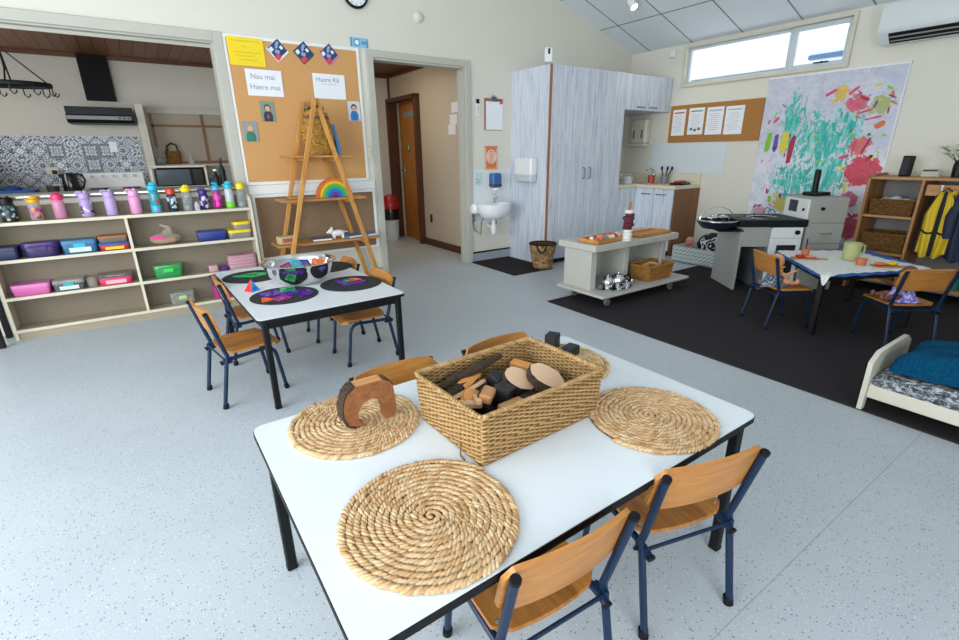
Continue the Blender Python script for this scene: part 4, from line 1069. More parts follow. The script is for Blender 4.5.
t = thing('microwave', 'microwave oven with a dark glass door in the pale cabinet', 'microwave', (0.42, 6.965, 0.874))
MB().box((0, 0, 0.100), (0.50, 0.26, 0.195), 0.006).build('body', black, t)
MB().box((-0.06, -0.133, 0.10), (0.34, 0.01, 0.175), 0.004).build('door', plain('mw_glass', '5b656d', 0.12), t)
MB().box((0.19, -0.133, 0.10), (0.10, 0.008, 0.175), 0.003).build('keypad', plain('mw_keys', '1b1d20', 0.3), t)
t = thing('woven_bag', 'small brown woven basket with a loop handle on the inner window ledge', 'basket', (0.415, 7.165, 1.113))
m = MB()
woven(m, lambda v: ([((0.068+0.012*v)*math.cos(a*PI/10), (0.05+0.01*v)*math.sin(a*PI/10)) for a in range(20)], 0.008+v*0.145), 9, 0.02, 0.013, 0.010, 0.005)
m.build('weave', wbrown, t, 60)
MB().lathe([(0, 0.003), (0.066, 0.003), (0.078, 0.155), (0.07, 0.155), (0.06, 0.01), (0, 0.01)], seg=20, sy=0.74).build('lining', wbrownd, t)
MB().tube([(-0.055, 0, 0.15), (-0.05, 0, 0.21), (0.0, 0, 0.245), (0.05, 0, 0.22), (0.06, 0, 0.15)], 0.011, 8).build('handle', wbrownd, t)
solo(MB().lathe([(0, 0), (0.03, 0), (0.032, 0.05), (0.012, 0.09), (0.012, 0.13), (0, 0.13)], seg=16), 'glass_bottle', glassy('bottle_glass', 'd9e2dc', 0.3), 'small clear bottle right of the brown woven basket', 'bottle', (0.60, 7.16, 1.113))
solo(MB().ell((0, 0, 0.045), (0.06, 0.045, 0.045), 14, 9), 'glass_bowl', glassy('bowl_glass', 'cfd8dd', 0.45), 'shiny pale bowl left of the brown woven basket', 'bowl', (0.27, 7.15, 1.113))
solo(MB().box((0, 0, 0.02), (0.20, 0.10, 0.04), 0.008), 'food_tray', plain('tray_red', 'a5342c', 0.5), 'red tray right of the microwave', 'tray', (0.86, 6.85, 0.85))
solo(MB().box((0, 0, 0.05), (0.07, 0.05, 0.10), 0.004), 'small_box', plain('box_blue', '2c6e9c', 0.5), 'small blue box right of the microwave cabinet', 'box', (0.745, 6.93, 0.85))
for i, (x, y, h, lab) in enumerate(((0.60, 4.70, 0.22, 'tall dark bottle on the serving counter by the cork board'), (0.545, 4.68, 0.13, 'short dark bottle on the serving counter'))):
    t = thing('sauce_bottle', lab, 'bottle', (x, y, 0.9685), 0, 'dark bottles on the serving counter')
    MB().lathe([(0, 0), (0.024, 0), (0.026, h*0.55), (0.011, h*0.75), (0.011, h*0.9), (0, h*0.9)], seg=16).build('body', black, t)
    MB().lathe([(0, h*0.9), (0.013, h*0.9), (0.013, h), (0, h)], seg=14).build('cap', plain('cap_dark', '2b2d33', 0.4) if i == 0 else white, t)

# ---- hall bin and notices
t = thing('swing_bin', 'white rubbish bin with red swing lid in the hall', 'bin', (2.955, 6.60, 0))
MB().lathe([(0, 0), (0.105, 0), (0.125, 0.40), (0.118, 0.40), (0.10, 0.01), (0, 0.01)], seg=24).build('body', plain('bin_white', 'c9d0d6', 0.4), t)
MB().lathe([(0.118, 0.33), (0.130, 0.30), (0.133, 0.42), (0.128, 0.46), (0.115, 0.46), (0.115, 0.40)], seg=24).build('liner', plain('bin_bag', '0f1013', 0.25), t)
MB().lathe([(0, 0.455), (0.134, 0.455), (0.136, 0.50), (0.122, 0.57), (0.08, 0.635), (0, 0.655)], seg=24).build('lid', plain('bin_red', 'a51a20', 0.35), t)
for i, z in enumerate((1.71, 1.58, 1.47)):
    tt = sheet(('uppermost', 'middle', 'lowest')[i] + ' of the papers pinned up in the hall', 3.199, 5.13+0.04*i, z, 0.16, 0.11, 0, plain('hall_paper', 'e8e8ec', 0.8), 'papers on the hall wall')
solo(MB().box((0, 0, 0.006), (0.05, 0.11, 0.012), 0.003), 'wall_bracket', plain('brass_dark', '4a3c28', 0.4, 0.6), 'small dark bracket low on the hall wall', 'bracket', (3.199, 5.80, 0.37), rot=(PI/2, 0, -PI/2))
# ================================================================== TABLES AND CHAIRS
def table(name, label, loc, rz, w, d, z, top=laminate, foot=0.0):
    t = thing(name, label, 'table', loc, rz)
    m = MB(); m.prism(rrect(w, d, 0.03, 6), z-0.017, z); m.build('tabletop', top, t)
    m = MB(); m.prism(rrect(w+0.004, d+0.004, 0.032, 6), z-0.0165, z-0.002); m.build('edge_strip', blackm, t)
    m = MB()
    for s in (-1, 1):
        m.box((0, s*(d/2-0.035), z-0.037), (w-0.10, 0.028, 0.038), 0.003); m.box((s*(w/2-0.035), 0, z-0.037), (0.028, d-0.10, 0.0375), 0.003)
    m.build('frame', blackm, t)
    for sx in (-1, 1):
        for sy in (-1, 1):
            lg = MB().box((sx*(w/2-0.034), sy*(d/2-0.034), (z-0.018)/2+0.006), (0.029, 0.029, z-0.03), 0.004).build('leg', blackm, t)
            MB().box((sx*(w/2-0.034), sy*(d/2-0.034), 0.009), (0.031, 0.031, 0.018), 0.004).build('rubber_foot', rubber, lg)
    return t
TZ, MZ = 0.49, 0.48
table('school_table', 'white topped black table nearest the viewer, with straw mats', (0.7235, 0.919, 0), math.radians(0.4), 1.192, 0.780, TZ)
table('school_table', 'white topped black table with the steel bowl, before the cork board', (0.692, 2.912, 0), math.radians(1.6), 0.765, 1.225, MZ)

def chair_proto(label):
    t = thing('school_chair', label, 'chair', (0, 0, 0), 0, 'plywood school chairs')
    # seat: dished plywood
    def seat(u, v):
        x = (u-0.5)*0.280; y = -0.092-0.018*(1-(2*u-1)**2)*max(0, 1-v*3)+v*0.262
        cx = abs(u-0.5)*2
        k = 1-0.10*max(0, v-0.75)*4*cx**3
        z = 0.277 - 0.010*(1-cx**2)*math.sin(PI*min(1, v*1.1)) - 0.018*max(0, v-0.82)/0.18*max(0, v-0.82)/0.18*1.0
        cr = 0.035
        if v < 0.12 and cx > 0.8: y += cr*0.6*(cx-0.8)/0.2*(0.12-v)/0.12
        if v > 0.88 and cx > 0.75: y -= cr*(cx-0.75)/0.25*(v-0.88)/0.12
        return (x*k, y, z)
    MB().grid(seat, 17, 15, thick=(0, 0, 0.011)).build('seat', plyy, t, 40)
    # backrest: curved plywood with rounded ends
    ang = math.atan2(0.062, 0.235)
    def back(u, v):
        s = (u-0.5)*2; x = s*0.159
        end = max(0.0, abs(s)-0.82)/0.18
        hh = 0.132 - 0.05*(1-math.sqrt(max(0, 1-end*end)))
        h = 0.446 + (v-0.5)*hh + 0.006*(1-s*s)*(1 if v > 0.5 else 0.3)*abs(2*v-1)
        y = -0.127 - (h-0.40)*math.tan(ang) - 0.022*(1-s*s) + 0.003
        return (x, y, h)
    MB().grid(back, 19, 9, thick=(0, 0.011, 0.003)).build('backrest', ply, t, 40)
    for s in (-1, 1):
        x = s*0.1425
        rear = [(x, -0.158, 0.012), (x, -0.112, 0.245), (x, -0.105, 0.272), (x, -0.113, 0.300), (x*1.03, -0.164, 0.500)]
        lg = MB().tube(rear, 0.0100, 10).build('rear_leg', navy, t)
        MB().cyl((x*1.03, -0.164, 0.496), (x*1.032, -0.1665, 0.506), 0.0109, seg=10).build('end_cap', rubber, lg)
        MB().cyl((x, -0.157, 0.0), (x, -0.152, 0.024), 0.0135, seg=10).build('rubber_foot', rubber, lg)
        xf = s*0.131
        fr = [(xf, 0.158, 0.012), (xf, 0.132, 0.205), (xf, 0.126, 0.228), (xf, 0.108, 0.250), (xf, 0.082, 0.258), (xf, -0.10, 0.248), (xf, -0.132, 0.238)]
        fl = MB().tube(fr, 0.0096, 10).build('front_leg', navy, t)
        MB().cyl((xf, 0.160, 0.0), (xf, 0.156, 0.024), 0.0130, seg=10).build('rubber_foot', rubber, fl)
        MB().cyl((xf, -0.130, 0.2385), (xf, -0.137, 0.236), 0.0118, seg=10).build('end_cap', rubber, fl)
        MB().box((s*0.138, -0.105, 0.246), (0.012, 0.042, 0.034), 0.002).cyl((s*0.128, -0.10, 0.246), (s*0.158, -0.10, 0.246), 0.0055, seg=8).build('bracket', navy, t)
    MB().cyl((-0.139, -0.118, 0.252), (0.139, -0.118, 0.252), 0.0052, seg=8).build('cross_rod', navy, t)
    MB().cyl((-0.131, 0.085, 0.256), (0.131, 0.085, 0.256), 0.0055, seg=8).build('cross_rod', navy, t)
    m = MB()
    for sx, sy in ((-1, -1), (1, -1), (-1, 1), (1, 1)): m.ell((sx*0.122, -0.072 if sy < 0 else 0.088, 0.2885 if sy < 0 else 0.2835), (0.006, 0.006, 0.002), 8, 4)
    for s in (-1, 1): m.ell((s*0.1435, -0.1305, 0.445), (0.006, 0.003, 0.006), 8, 4)
    m.build('rivet', steel, t)
    return t
ch = chair_proto('plywood school chair in the foreground, left of the pair at the near table edge')
ch.location = (0.560, 0.642, 0); ch.rotation_euler = (0, 0, math.radians(-3.8))
for x, y, r, lab in ((1.034, 0.622, -15, 'plywood school chair at the near table edge, beside the right-hand straw mat'),
                     (0.602, 1.245, 180.9, 'plywood school chair behind the near table, back showing past the wooden arch'),
                     (1.035, 1.232, 183, 'plywood school chair behind the near table, back showing past the wicker basket'),
                     (0.275, 2.64, -81.4, 'plywood school chair at the near left of the bowl table'),
                     (0.425, 3.17, -89, 'plywood school chair at the far left of the bowl table, near the shelves'),
                     (0.985, 2.728, 91, 'plywood school chair at the right side of the bowl table, near end'),
                     (0.955, 3.22, 88, 'plywood school chair at the right side of the bowl table, far end by the A-frame'),
                     (3.631, 1.496, -121.5, 'plywood school chair on the dark carpet with the grey-dressed doll'),
                     (3.84, 0.872, -37, 'plywood school chair on the dark carpet with the purple-dressed doll')):
    dup(ch, (x, y, 0.0085 if x > 2.7 else 0), math.radians(r), lab, 'plywood school chairs')

# ---- straw mats
def mat_meshes(R, w=0.0138):
    m = MB(); rr = random.Random(3)
    th = 0.0; r = R-w*0.5; step = 0.0098
    while r > 0.004:
        rad = Vector((math.cos(th), math.sin(th), 0)); tan = Vector((-math.sin(th), math.cos(th), 0))
        tilt = rr.uniform(0.42, 0.80)
        d = tan*math.cos(tilt)-rad*math.sin(tilt)
        n = Vector((-d.y, d.x, 0))
        L = min(0.0128, r*0.7+0.004)*rr.uniform(0.85, 1.15)
        d = Vector((d.x, d.y, 0.10))
        q = r+rr.uniform(-0.0012, 0.0012)
        m.ell((rad.x*q, rad.y*q, 0.0064+rr.uniform(-0.0008, 0.0010)), (d*L, n*rr.uniform(0.0044, 0.0056), (0, 0, 0.0052)), 8, 5)
        dth = step/max(r, 0.009)
        th += dth; r -= w*dth/(2*PI)
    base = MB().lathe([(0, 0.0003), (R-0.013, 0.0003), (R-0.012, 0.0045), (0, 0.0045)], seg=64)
    return m, base
wm, wb = mat_meshes(0.184)
def first_mat(label, loc, rz):
    t = thing('straw_placemat', label, 'placemat', loc, rz, 'round straw placemats')
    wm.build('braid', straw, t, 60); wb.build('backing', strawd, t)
    return t
sm = first_mat('round braided straw placemat nearest the viewer, empty', (0.362, 0.712, TZ), 0.4)
sm.scale = (1.045, 1.045, 1)
for x, y, r, lab in ((0.374, 1.163, 2.0, 'round braided straw placemat with the wooden arch standing on it'),
                     (1.060, 0.702, 3.3, 'round braided straw placemat at the right end of the near table'),
                     (1.095, 1.118, 5.0, 'round braided straw placemat behind the wicker basket with two black blocks')):
    d = dup(sm, (x, y, TZ), r, lab, 'round straw placemats')
    d.scale = (0.99, 0.99, 1)

# ---- wicker basket with blocks
bt = wicker_basket('wicker_basket', 'rectangular wicker basket full of wooden blocks on the near table', (0.7455, 0.945, TZ), math.radians(2.2), 0.414, 0.292, 0.140, 0.005, 24, 0.0185, (wickd, wick), rim=0.0075, strands=True)
m = MB(); m.tube([(-0.209, -0.062, 0.04), (-0.216, -0.068, 0.02), (-0.224, -0.080, 0.004), (-0.226, -0.100, 0.0025)], 0.0022, 5); m.build('loose_strand', wickd, bt)
bark = NT('bark'); f = bark.noise(bark.co('Object', (60, 60, 20)), 2.0, 6, 0.7)
bark.col(bark.ramp(f, [(0.3, '1f1611'), (0.7, '513a2b')])); bark.rough(0.95); bark.bump(f, 1.0, 0.006); bark = bark.m
k = NT('end_grain'); v = k.co('Object'); wv = k.n('TexWave', wave_type='RINGS', rings_direction='Z'); wv.inputs['Scale'].default_value = 60; wv.inputs['Distortion'].default_value = 2.5
k.l(v, wv.inputs['Vector']); k.col(k.mix(wv.outputs['Fac'], 'deb592', 'ecc9a8')); k.rough(0.7); endg = k.m
palew = wood('pale_cut_wood', 'cf9c70', 'e6bd94', 0, 1.5, 0.65)
orangew = wood('orange_cut_wood', 'c98038', 'e8a862', 0, 1.5, 0.6)
tanw = wood('tan_cut_wood', 'b07a4c', 'd29c68', 0, 1.5, 0.65)
blackw = plain('black_painted_wood', '17181b', 0.5, var=0.25)
BG = 'wooden blocks in the wicker basket'
def bark_slice(label, loc, r, h, rot, group=None):
    t = thing('log_slice', label, 'wood block', loc, 0, group, rot)
    rr = random.Random(int(loc[0]*1000))
    out = [(r*(1+rr.uniform(-0.05, 0.05))*math.cos(a*PI/14), r*(1+rr.uniform(-0.05, 0.05))*math.sin(a*PI/14)) for a in range(28)]
    m = MB(); m.prism([(x*0.955, y*0.955) for x, y in out], 0, h); m.build('wood', endg, t)
    m = MB(); m.prism(out, 0.001, h-0.001); m.build('bark', bark, t)
    return t
bark_slice('pale round log slice in the wicker basket, left of the pair', (0.790, 0.965, 0.566), 0.050, 0.026, (0.42, 0.10, 0.3), BG)
bark_slice('pale round log slice in the wicker basket, nearer the right rim', (0.848, 0.918, 0.577), 0.055, 0.026, (0.38, 0.22, 0.1), BG)
def blk(label, loc, size, rot, mat, name='wooden_block', bev=0.003):
    return solo(MB().box((0, 0, 0), size, bev), name, mat, label, 'wood block', loc, group=BG, rot=rot)
blk('long orange plank lying at the back right of the wicker basket', (0.888, 1.005, 0.575), (0.155, 0.030, 0.018), (0.1, 0.05, -1.15), orangew, 'wooden_plank')
t = thing('bark_branch', 'long dark bark strip across the back of the wicker basket', 'wood block', (0.69, 1.050, 0.604), 0, BG, (0.2, -0.06, 0.20))
m = MB().tube([(-0.125, 0, 0), (-0.06, 0.006, 0.004), (0.0, 0, 0), (0.06, -0.004, 0.006), (0.125, 0.0, 0.0)], [0.009, 0.013, 0.014, 0.012, 0.008], 10); m.build('bark', bark, t)
t = thing('bark_branch', 'short dark branch below the long bark strip in the basket', 'wood block', (0.625, 1.012, 0.575), 0, BG, (0, 0.05, 0.35))
MB().tube([(-0.075, 0, 0), (0, 0.004, 0.003), (0.075, 0, 0)], [0.016, 0.02, 0.016], 10).build('bark', bark, t)
MB().cyl((0.0745, 0, 0), (0.077, 0, 0), 0.0135, seg=12).build('cut_end', endg, t)
t = thing('split_log', 'orange split block with bark on one side in the basket', 'wood block', (0.668, 1.038, 0.578), 0, BG, (0.35, 0, 0.55))
MB().box((0, 0, 0.006), (0.10, 0.034, 0.022), 0.003).build('wood', orangew, t); MB().box((0, 0.004, -0.007), (0.102, 0.034, 0.012), 0.004).build('bark', bark, t)
t = thing('split_log', 'long pale half log at the left side of the basket', 'wood block', (0.628, 0.992, 0.578), 0, BG, (-0.55, 0.0, 0.28))
m = MB(); m.prism([(0.088*math.cos(a), 0.030*math.sin(a)) for a in [2*PI*i/24 for i in range(24)]], 0, 0.008); m.build('wood', palew, t)
m = MB(); m.prism([(0.090*math.cos(a), 0.032*math.sin(a)) for a in [2*PI*i/24 for i in range(24)]], -0.016, 0.0); m.build('bark', bark, t)
t = thing('log_half_disc', 'orange half disc of wood at the near left of the basket', 'wood block', (0.612, 0.944, 0.588), 0, BG, (0.75, 0.0, 0.55))
m = MB(); m.prism(arc(0, -0.02, 0.042, 0, PI, 14), -0.008, 0.008); m.build('wood', orangew, t)
blk('short square stick on top at the near left of the basket', (0.618, 0.918, 0.592), (0.062, 0.018, 0.018), (0.2, 0.25, 1.1), palew, 'wooden_stick')
t = thing('split_log', 'tan bark-backed block beside the black cubes in the basket', 'wood block', (0.652, 0.922, 0.590), 0, BG, (0.2, 0.1, 0.75))
MB().box((0, 0, 0.004), (0.072, 0.036, 0.024), 0.004).build('wood', tanw, t); MB().box((0.002, 0.012, -0.004), (0.074, 0.020, 0.036), 0.004).build('bark', bark, t)
blk('flat tan stick at the near left corner of the basket', (0.585, 0.922, 0.588), (0.085, 0.022, 0.016), (0.0, 0.1, -0.45), palew, 'wooden_stick')
blk('black cube in the middle of the basket, nearer the viewer', (0.712, 0.928, 0.577), (0.052, 0.05, 0.048), (0.25, 0.2, 0.5), blackw)
blk('black cube in the middle of the basket, further back', (0.735, 0.997, 0.580), (0.045, 0.045, 0.045), (0.4, 0.1, 0.2), blackw)
blk('black block sunk between the cubes of the basket', (0.702, 0.985, 0.545), (0.07, 0.05, 0.05), (0.1, -0.2, 0.9), blackw)
blk('dark block at the near right of the basket', (0.775, 0.885, 0.545), (0.08, 0.05, 0.05), (0.0, 0.1, 0.3), blackw)
blk('tan block under the near rim of the basket', (0.700, 0.872, 0.560), (0.085, 0.04, 0.035), (0.1, 0.1, 0.2), tanw)
for i, (x, y, dx, dy, r, mt) in enumerate(((0.60, 0.87, 0.09, 0.05, 0.3, tanw), (0.60, 1.00, 0.08, 0.06, 1.0, palew), (0.70, 1.06, 0.1, 0.05, 0.1, tanw), (0.79, 1.045, 0.08, 0.05, 0.5, blackw), (0.86, 1.0, 0.09, 0.06, 0.2, palew), (0.89, 0.88, 0.08, 0.05, 0.8, tanw), (0.80, 0.96, 0.09, 0.07, 0.0, palew), (0.66, 0.94, 0.08, 0.07, 0.4, blackw), (0.74, 0.93, 0.06, 0.05, 0.1, tanw))):
    blk('wooden block buried at the bottom of the wicker basket', (x, y, 0.524), (dx, dy, 0.05), (0.0, 0.0, r), mt)

# ---- wooden arch on the straw mat
t = thing('wooden_arch', 'brown wooden arch block with bark edge on a straw placemat', 'wood block', (0.405, 1.135, TZ+0.0105), math.radians(0))
AM = Matrix(((1, 0, 0, 0), (0, 0, -1, 0), (0, 1, 0, 0), (0, 0, 0, 1)))
outer = [(-0.040, 0.0), (-0.066, 0.012), (-0.079, 0.04), (-0.078, 0.075), (-0.064, 0.105), (-0.040, 0.122), (0.036, 0.122), (0.056, 0.112), (0.066, 0.095), (0.072, 0.018), (0.062, 0.0)]
inner = [(0.038, 0.0), (0.037, 0.034), (0.026, 0.063), (0.002, 0.076), (-0.024, 0.068), (-0.040, 0.044), (-0.039, 0.018), (-0.024, 0.0)]
browncut = wood('brown_cut_wood', '693c1e', '8f5a30', 1, 2.0, 0.6)
def archmesh(m, y0, y1, mat=0, s=1.0):
    # quads between the outer and inner outline keep the opening clear
    out = [(-0.028, 0.0)] + outer[1:10] + [(0.066, 0.0)]
    n = 13
    def samp(P, q):
        L = [math.dist(a, b) for a, b in zip(P, P[1:])]; d = q*sum(L)
        for (a, b), l in zip(zip(P, P[1:]), L):
            if d <= l: return (a[0]+(b[0]-a[0])*d/l, a[1]+(b[1]-a[1])*d/l)
            d -= l
        return P[-1]
    N = 26; inn = inner[::-1]
    v = []; f = []
    for i in range(N+1):
        o = samp(outer, i/N); q = samp(inn, i/N)
        v += [(o[0], y0, o[1]), (q[0], y0, q[1]), (o[0], y1, o[1]), (q[0], y1, q[1])]
    for i in range(N):
        a = i*4; b = a+4
        f += [(a, a+1, b+1, b), (a+2, b+2, b+3, a+3), (a, b, b+2, a+2), (a+1, a+3, b+3, b+1)]
    f += [(0, 2, 3, 1), (N*4, N*4+1, N*4+3, N*4+2)]
    m.add(v, f, mat)
m = MB(); archmesh(m, -0.020, 0.020); m.build('wood', browncut, t, 40)
lightcut = wood('light_cut_edge', 'b0703c', 'd09860', 0, 2.0, 0.6)
MB().box((-0.002, 0, 0.1222), (0.074, 0.038, 0.0012)).build('sawn_top', lightcut, t)
m = MB(); bp = [(-0.038, -0.001), (-0.068, 0.011), (-0.081, 0.04), (-0.080, 0.076), (-0.066, 0.107), (-0.046, 0.122)]
for (a, b) in zip(bp, bp[1:]):
    for q in range(4):
        for y in (-0.015, -0.005, 0.005, 0.015):
            x = a[0]+(b[0]-a[0])*(q+0.5)/4; z = a[1]+(b[1]-a[1])*(q+0.5)/4
            m.ell((x+R_.uniform(-0.001, 0.001), y, z), (0.0045, 0.0075, 0.007), 7, 5)
m.build('bark', bark, t, 60)
m = MB()
for q in range(5): m.ell((0.047+0.018*q/4, -0.0, 0.118-0.02*q/4), (0.004, 0.020, 0.005), 7, 5)
m.build('bark', bark, t, 60)
blk2 = lambda lab, loc, rz, s: solo(MB().box((0, 0, s[2]/2), s, 0.003), 'wooden_block', blackw, lab, 'wood block', loc, rz, 'black blocks on the far straw placemat')
blk2('tall black block on the straw placemat behind the wicker basket', (1.168, 1.222, TZ+0.0112), 0.5, (0.050, 0.046, 0.058))
blk2('low black block on the straw placemat behind the wicker basket', (1.178, 1.135, TZ+0.0112), 0.25, (0.055, 0.045, 0.036))

# ---- black mats, steel bowl and magnetic tiles on the middle table
felt = plain('black_felt', '1c1d20', 0.85, var=0.1)
for x, y, r, lab in ((0.478, 3.235, 0.172, 'round black placemat at the far left of the bowl table, with a green tile'),
                     (0.537, 2.665, 0.176, 'round black placemat at the near left of the bowl table, covered in tiles'),
                     (0.922, 2.69, 0.176, 'round black placemat at the near right of the bowl table, with one purple tile'),
                     (0.935, 3.215, 0.172, 'round black placemat at the far right of the bowl table, empty')):
    solo(MB().lathe([(0, 0), (r, 0), (r, 0.003), (r-0.001, 0.004), (0, 0.004)], seg=64), 'round_placemat', felt, lab, 'placemat', (x, y, MZ), 0, 'round black placemats')
t = thing('steel_bowl', 'large polished steel mixing bowl on the middle table', 'bowl', (0.695, 2.925, MZ))
m = MB().lathe([(0, 0.0), (0.10, 0.0), (0.135, 0.012), (0.178, 0.055), (0.197, 0.105), (0.200, 0.122), (0.216, 0.125), (0.217, 0.129), (0.213, 0.131), (0.198, 0.129), (0.193, 0.107), (0.173, 0.058), (0.132, 0.016), (0.098, 0.005), (0, 0.005)], seg=56)
m.build('bowl', plain('polished_steel', 'dedede', 0.06, 1.0, 0.01), t, 70)

def tmat(n, c): return plain('tile_'+n, c, 0.25), glassy('tile_clear_'+n, c, 0.55, 0.1)
TC = {n: tmat(n, c) for n, c in (('purple', '5b1f9c'), ('green', '16a35a'), ('orange', 'e8641a'), ('blue', '1e86c8'), ('red', 'd83a3a'), ('magenta', 'a01f78'), ('cyan', '1fb3c4'))}
def tile(label, poly, c, loc, rz, rot=None):
    t = thing('magnetic_tile', label, 'toy tile', loc, rz, 'magnetic tiles on the middle table', rot)
    fr, cl = TC[c]
    cx = sum(p[0] for p in poly)/len(poly); cy = sum(p[1] for p in poly)/len(poly)
    inn = [(cx+(x-cx)*0.76, cy+(y-cy)*0.76) for x, y in poly]
    n = len(poly); v = [(x, y, z) for z in (0, 0.006) for P in (poly, inn) for x, y in P]
    f = []
    for i in range(n):
        j = (i+1) % n
        f += [(i, j, n+j, n+i), (2*n+i, 3*n+i, 3*n+j, 2*n+j), (i, 2*n+i, 2*n+j, j), (n+i, n+j, 3*n+j, 3*n+i)]
    MB().add(v, f).build('frame', fr, t)
    m = MB(); m.prism(inn, 0.0015, 0.0045); m.build('pane', cl, t)
    return t
sq = lambda s: [(-s/2, -s/2), (s/2, -s/2), (s/2, s/2), (-s/2, s/2)]
tr = lambda w, h: [(-w/2, -h/3), (w/2, -h/3), (0, 2*h/3)]
Z1 = MZ+0.0042
tile('large green diamond tile on the far left black placemat', [(-0.12, 0), (0, -0.055), (0.12, 0), (0, 0.055)], 'green', (0.49, 3.25, Z1), math.radians(-12))
tile('purple square tile at the left of the tile-covered black placemat', sq(0.095), 'purple', (0.480, 2.715, Z1), 0.25)
tile('green square tile on the tile-covered black placemat', sq(0.080), 'green', (0.575, 2.755, Z1), -0.15)
tile('purple diamond tile in the middle of the tile-covered black placemat', [(-0.075, 0), (0, -0.04), (0.075, 0), (0, 0.04)], 'purple', (0.575, 2.675, Z1), -0.2)
tile('orange triangle tile at the front of the tile-covered black placemat', tr(0.085, 0.075), 'orange', (0.435, 2.610, Z1), 0.35)
tile('magenta square tile beside the orange triangle tile', sq(0.075), 'magenta', (0.505, 2.595, Z1), 0.4)
tile('purple triangle tile at the right of the tile-covered black placemat', tr(0.09, 0.06), 'purple', (0.645, 2.665, Z1), -0.4)
tile('purple triangle tile at the front right of the tile-covered black placemat', tr(0.08, 0.06), 'purple', (0.622, 2.585, Z1), 0.5)
tile('purple square frame tile on the near right black placemat', sq(0.135), 'purple', (0.930, 2.715, Z1), 0.12)
tile('orange triangle tile inside the purple square frame', tr(0.085, 0.06), 'orange', (0.945, 2.722, Z1+0.0065), 0.12)
tile('green triangle tile inside the purple square frame', tr(0.075, 0.05), 'green', (0.905, 2.708, Z1+0.0065), 0.3)
t = thing('tile_pyramid', 'small pyramid of red, blue and purple magnetic tiles', 'toy', (0.412, 2.875, MZ), 0.5)
s, h = 0.031, 0.066
B4 = [(-s, -s), (s, -s), (s, s), (-s, s)]
for i, c in enumerate(('blue', 'magenta', 'red', 'red')):
    a, b = B4[i], B4[(i+1) % 4]
    v = [(a[0], a[1], 0), (b[0], b[1], 0), (0, 0, h)]
    ctr = tuple(sum(p[j] for p in v)/3 for j in range(3))
    inn = [tuple(ctr[j]+(p[j]-ctr[j])*0.6 for j in range(3)) for p in v]
    nn = Vector((ctr[0], ctr[1], 0.45*s)).normalized()*-0.005
    vv = v+inn; vv = [tuple(p) for p in vv]+[tuple(Vector(p)+nn) for p in vv]
    f = []
    for q in range(3):
        w = (q+1) % 3
        f += [(q, w, 3+w, 3+q), (6+q, 9+q, 9+w, 6+w), (q, 6+q, 6+w, w), (3+q, 3+w, 9+w, 9+q)]
    fo = MB().add(vv, f).build('frame', TC[c][0], t)
    iv = [tuple(Vector(p)+nn*0.3) for p in inn]+[tuple(Vector(p)+nn*0.7) for p in inn]
    MB().add(iv, [(0, 1, 2), (5, 4, 3), (0, 3, 4, 1), (1, 4, 5, 2), (2, 5, 3, 0)]).build('pane', TC[c][1], fo)
for i, (x, y, z, c, lab, rot) in enumerate(((0.70, 3.00, 0.085, 'cyan', 'cyan tile showing above the rim inside the steel bowl', (1.0, 0.1, 0.2)), (0.76, 3.01, 0.08, 'purple', 'purple tile leaning inside the steel bowl', (0.8, 0.2, 0.6)), (0.82, 2.98, 0.082, 'orange', 'orange tile at the right inside the steel bowl', (0.9, 0.3, -0.3)), (0.64, 2.98, 0.075, 'magenta', 'magenta tile at the left inside the steel bowl', (0.9, -0.2, 0.4)), (0.78, 2.93, 0.07, 'green', 'green tile in the middle of the steel bowl', (0.3, 0.2, 0.4)), (0.69, 2.90, 0.06, 'purple', 'purple tile lying flat in the steel bowl', (0.1, 0.15, 0.9)), (0.66, 2.95, 0.045, 'blue', 'blue tile at the bottom of the steel bowl', (0.05, 0.1, 0.2)))):
    tile(lab, sq(0.07), c, (x, y, MZ+z), 0, rot)
# ================================================================== PLAY AREA
k = NT('charcoal_carpet'); v = k.co('Object')
nz = k.noise(v, 400, 2); k.col(k.mix(k.noise(v, 6, 3), k.ramp(nz, [(0.3, '1f1c1e'), (0.7, '433d40')]), '332f31')); k.rough(1.0); k.b.inputs['Specular IOR Level'].default_value = 0.1; k.bump(nz, 0.6, 0.004)
carpet = k.m
solo(MB().box((0, 0, 0.004), (2.85, 5.0, 0.008), 0.002), 'carpet', carpet, 'large charcoal carpet under the play kitchen and doll table', 'carpet', (4.095, 0.38, 0))
solo(MB().box((0, 0, 0.004), (0.545, 0.80, 0.008), 0.002), 'door_mat', carpet, 'black floor mat below the hand basin', 'mat', (3.285, 4.155, 0))

# ---- laundry basket on the mat
t = thing('waste_basket', 'round brown woven basket with black handles before the tall cupboard', 'basket', (3.465, 3.835, 0.0085))
m = MB()
def wp(v): return [((0.098+0.045*v)*math.cos(a*PI/16), (0.098+0.045*v)*math.sin(a*PI/16)) for a in range(32)], 0.012+v*0.25
woven(m, wp, 10, 0.034, 0.0205, 0.0145, 0.005); m.build('weave', island('brown_sea_grass', ['8f6c46', 'b08c60', 'c2a074', '7d5c3a', 'a2805a'], 0.8), t, 60)
MB().lathe([(0, 0.0), (0.094, 0.0), (0.139, 0.265), (0.132, 0.265), (0.09, 0.01), (0, 0.01)], seg=32).build('lining', wbrownd, t)
m = MB(); twist(m, [(0.142*math.cos(a*PI/16), 0.142*math.sin(a*PI/16), 0.267) for a in range(32)], 0.008, 0.012); m.build('rim', island('black_rope', ['15130f', '2a241c'], 0.8), t, 60)
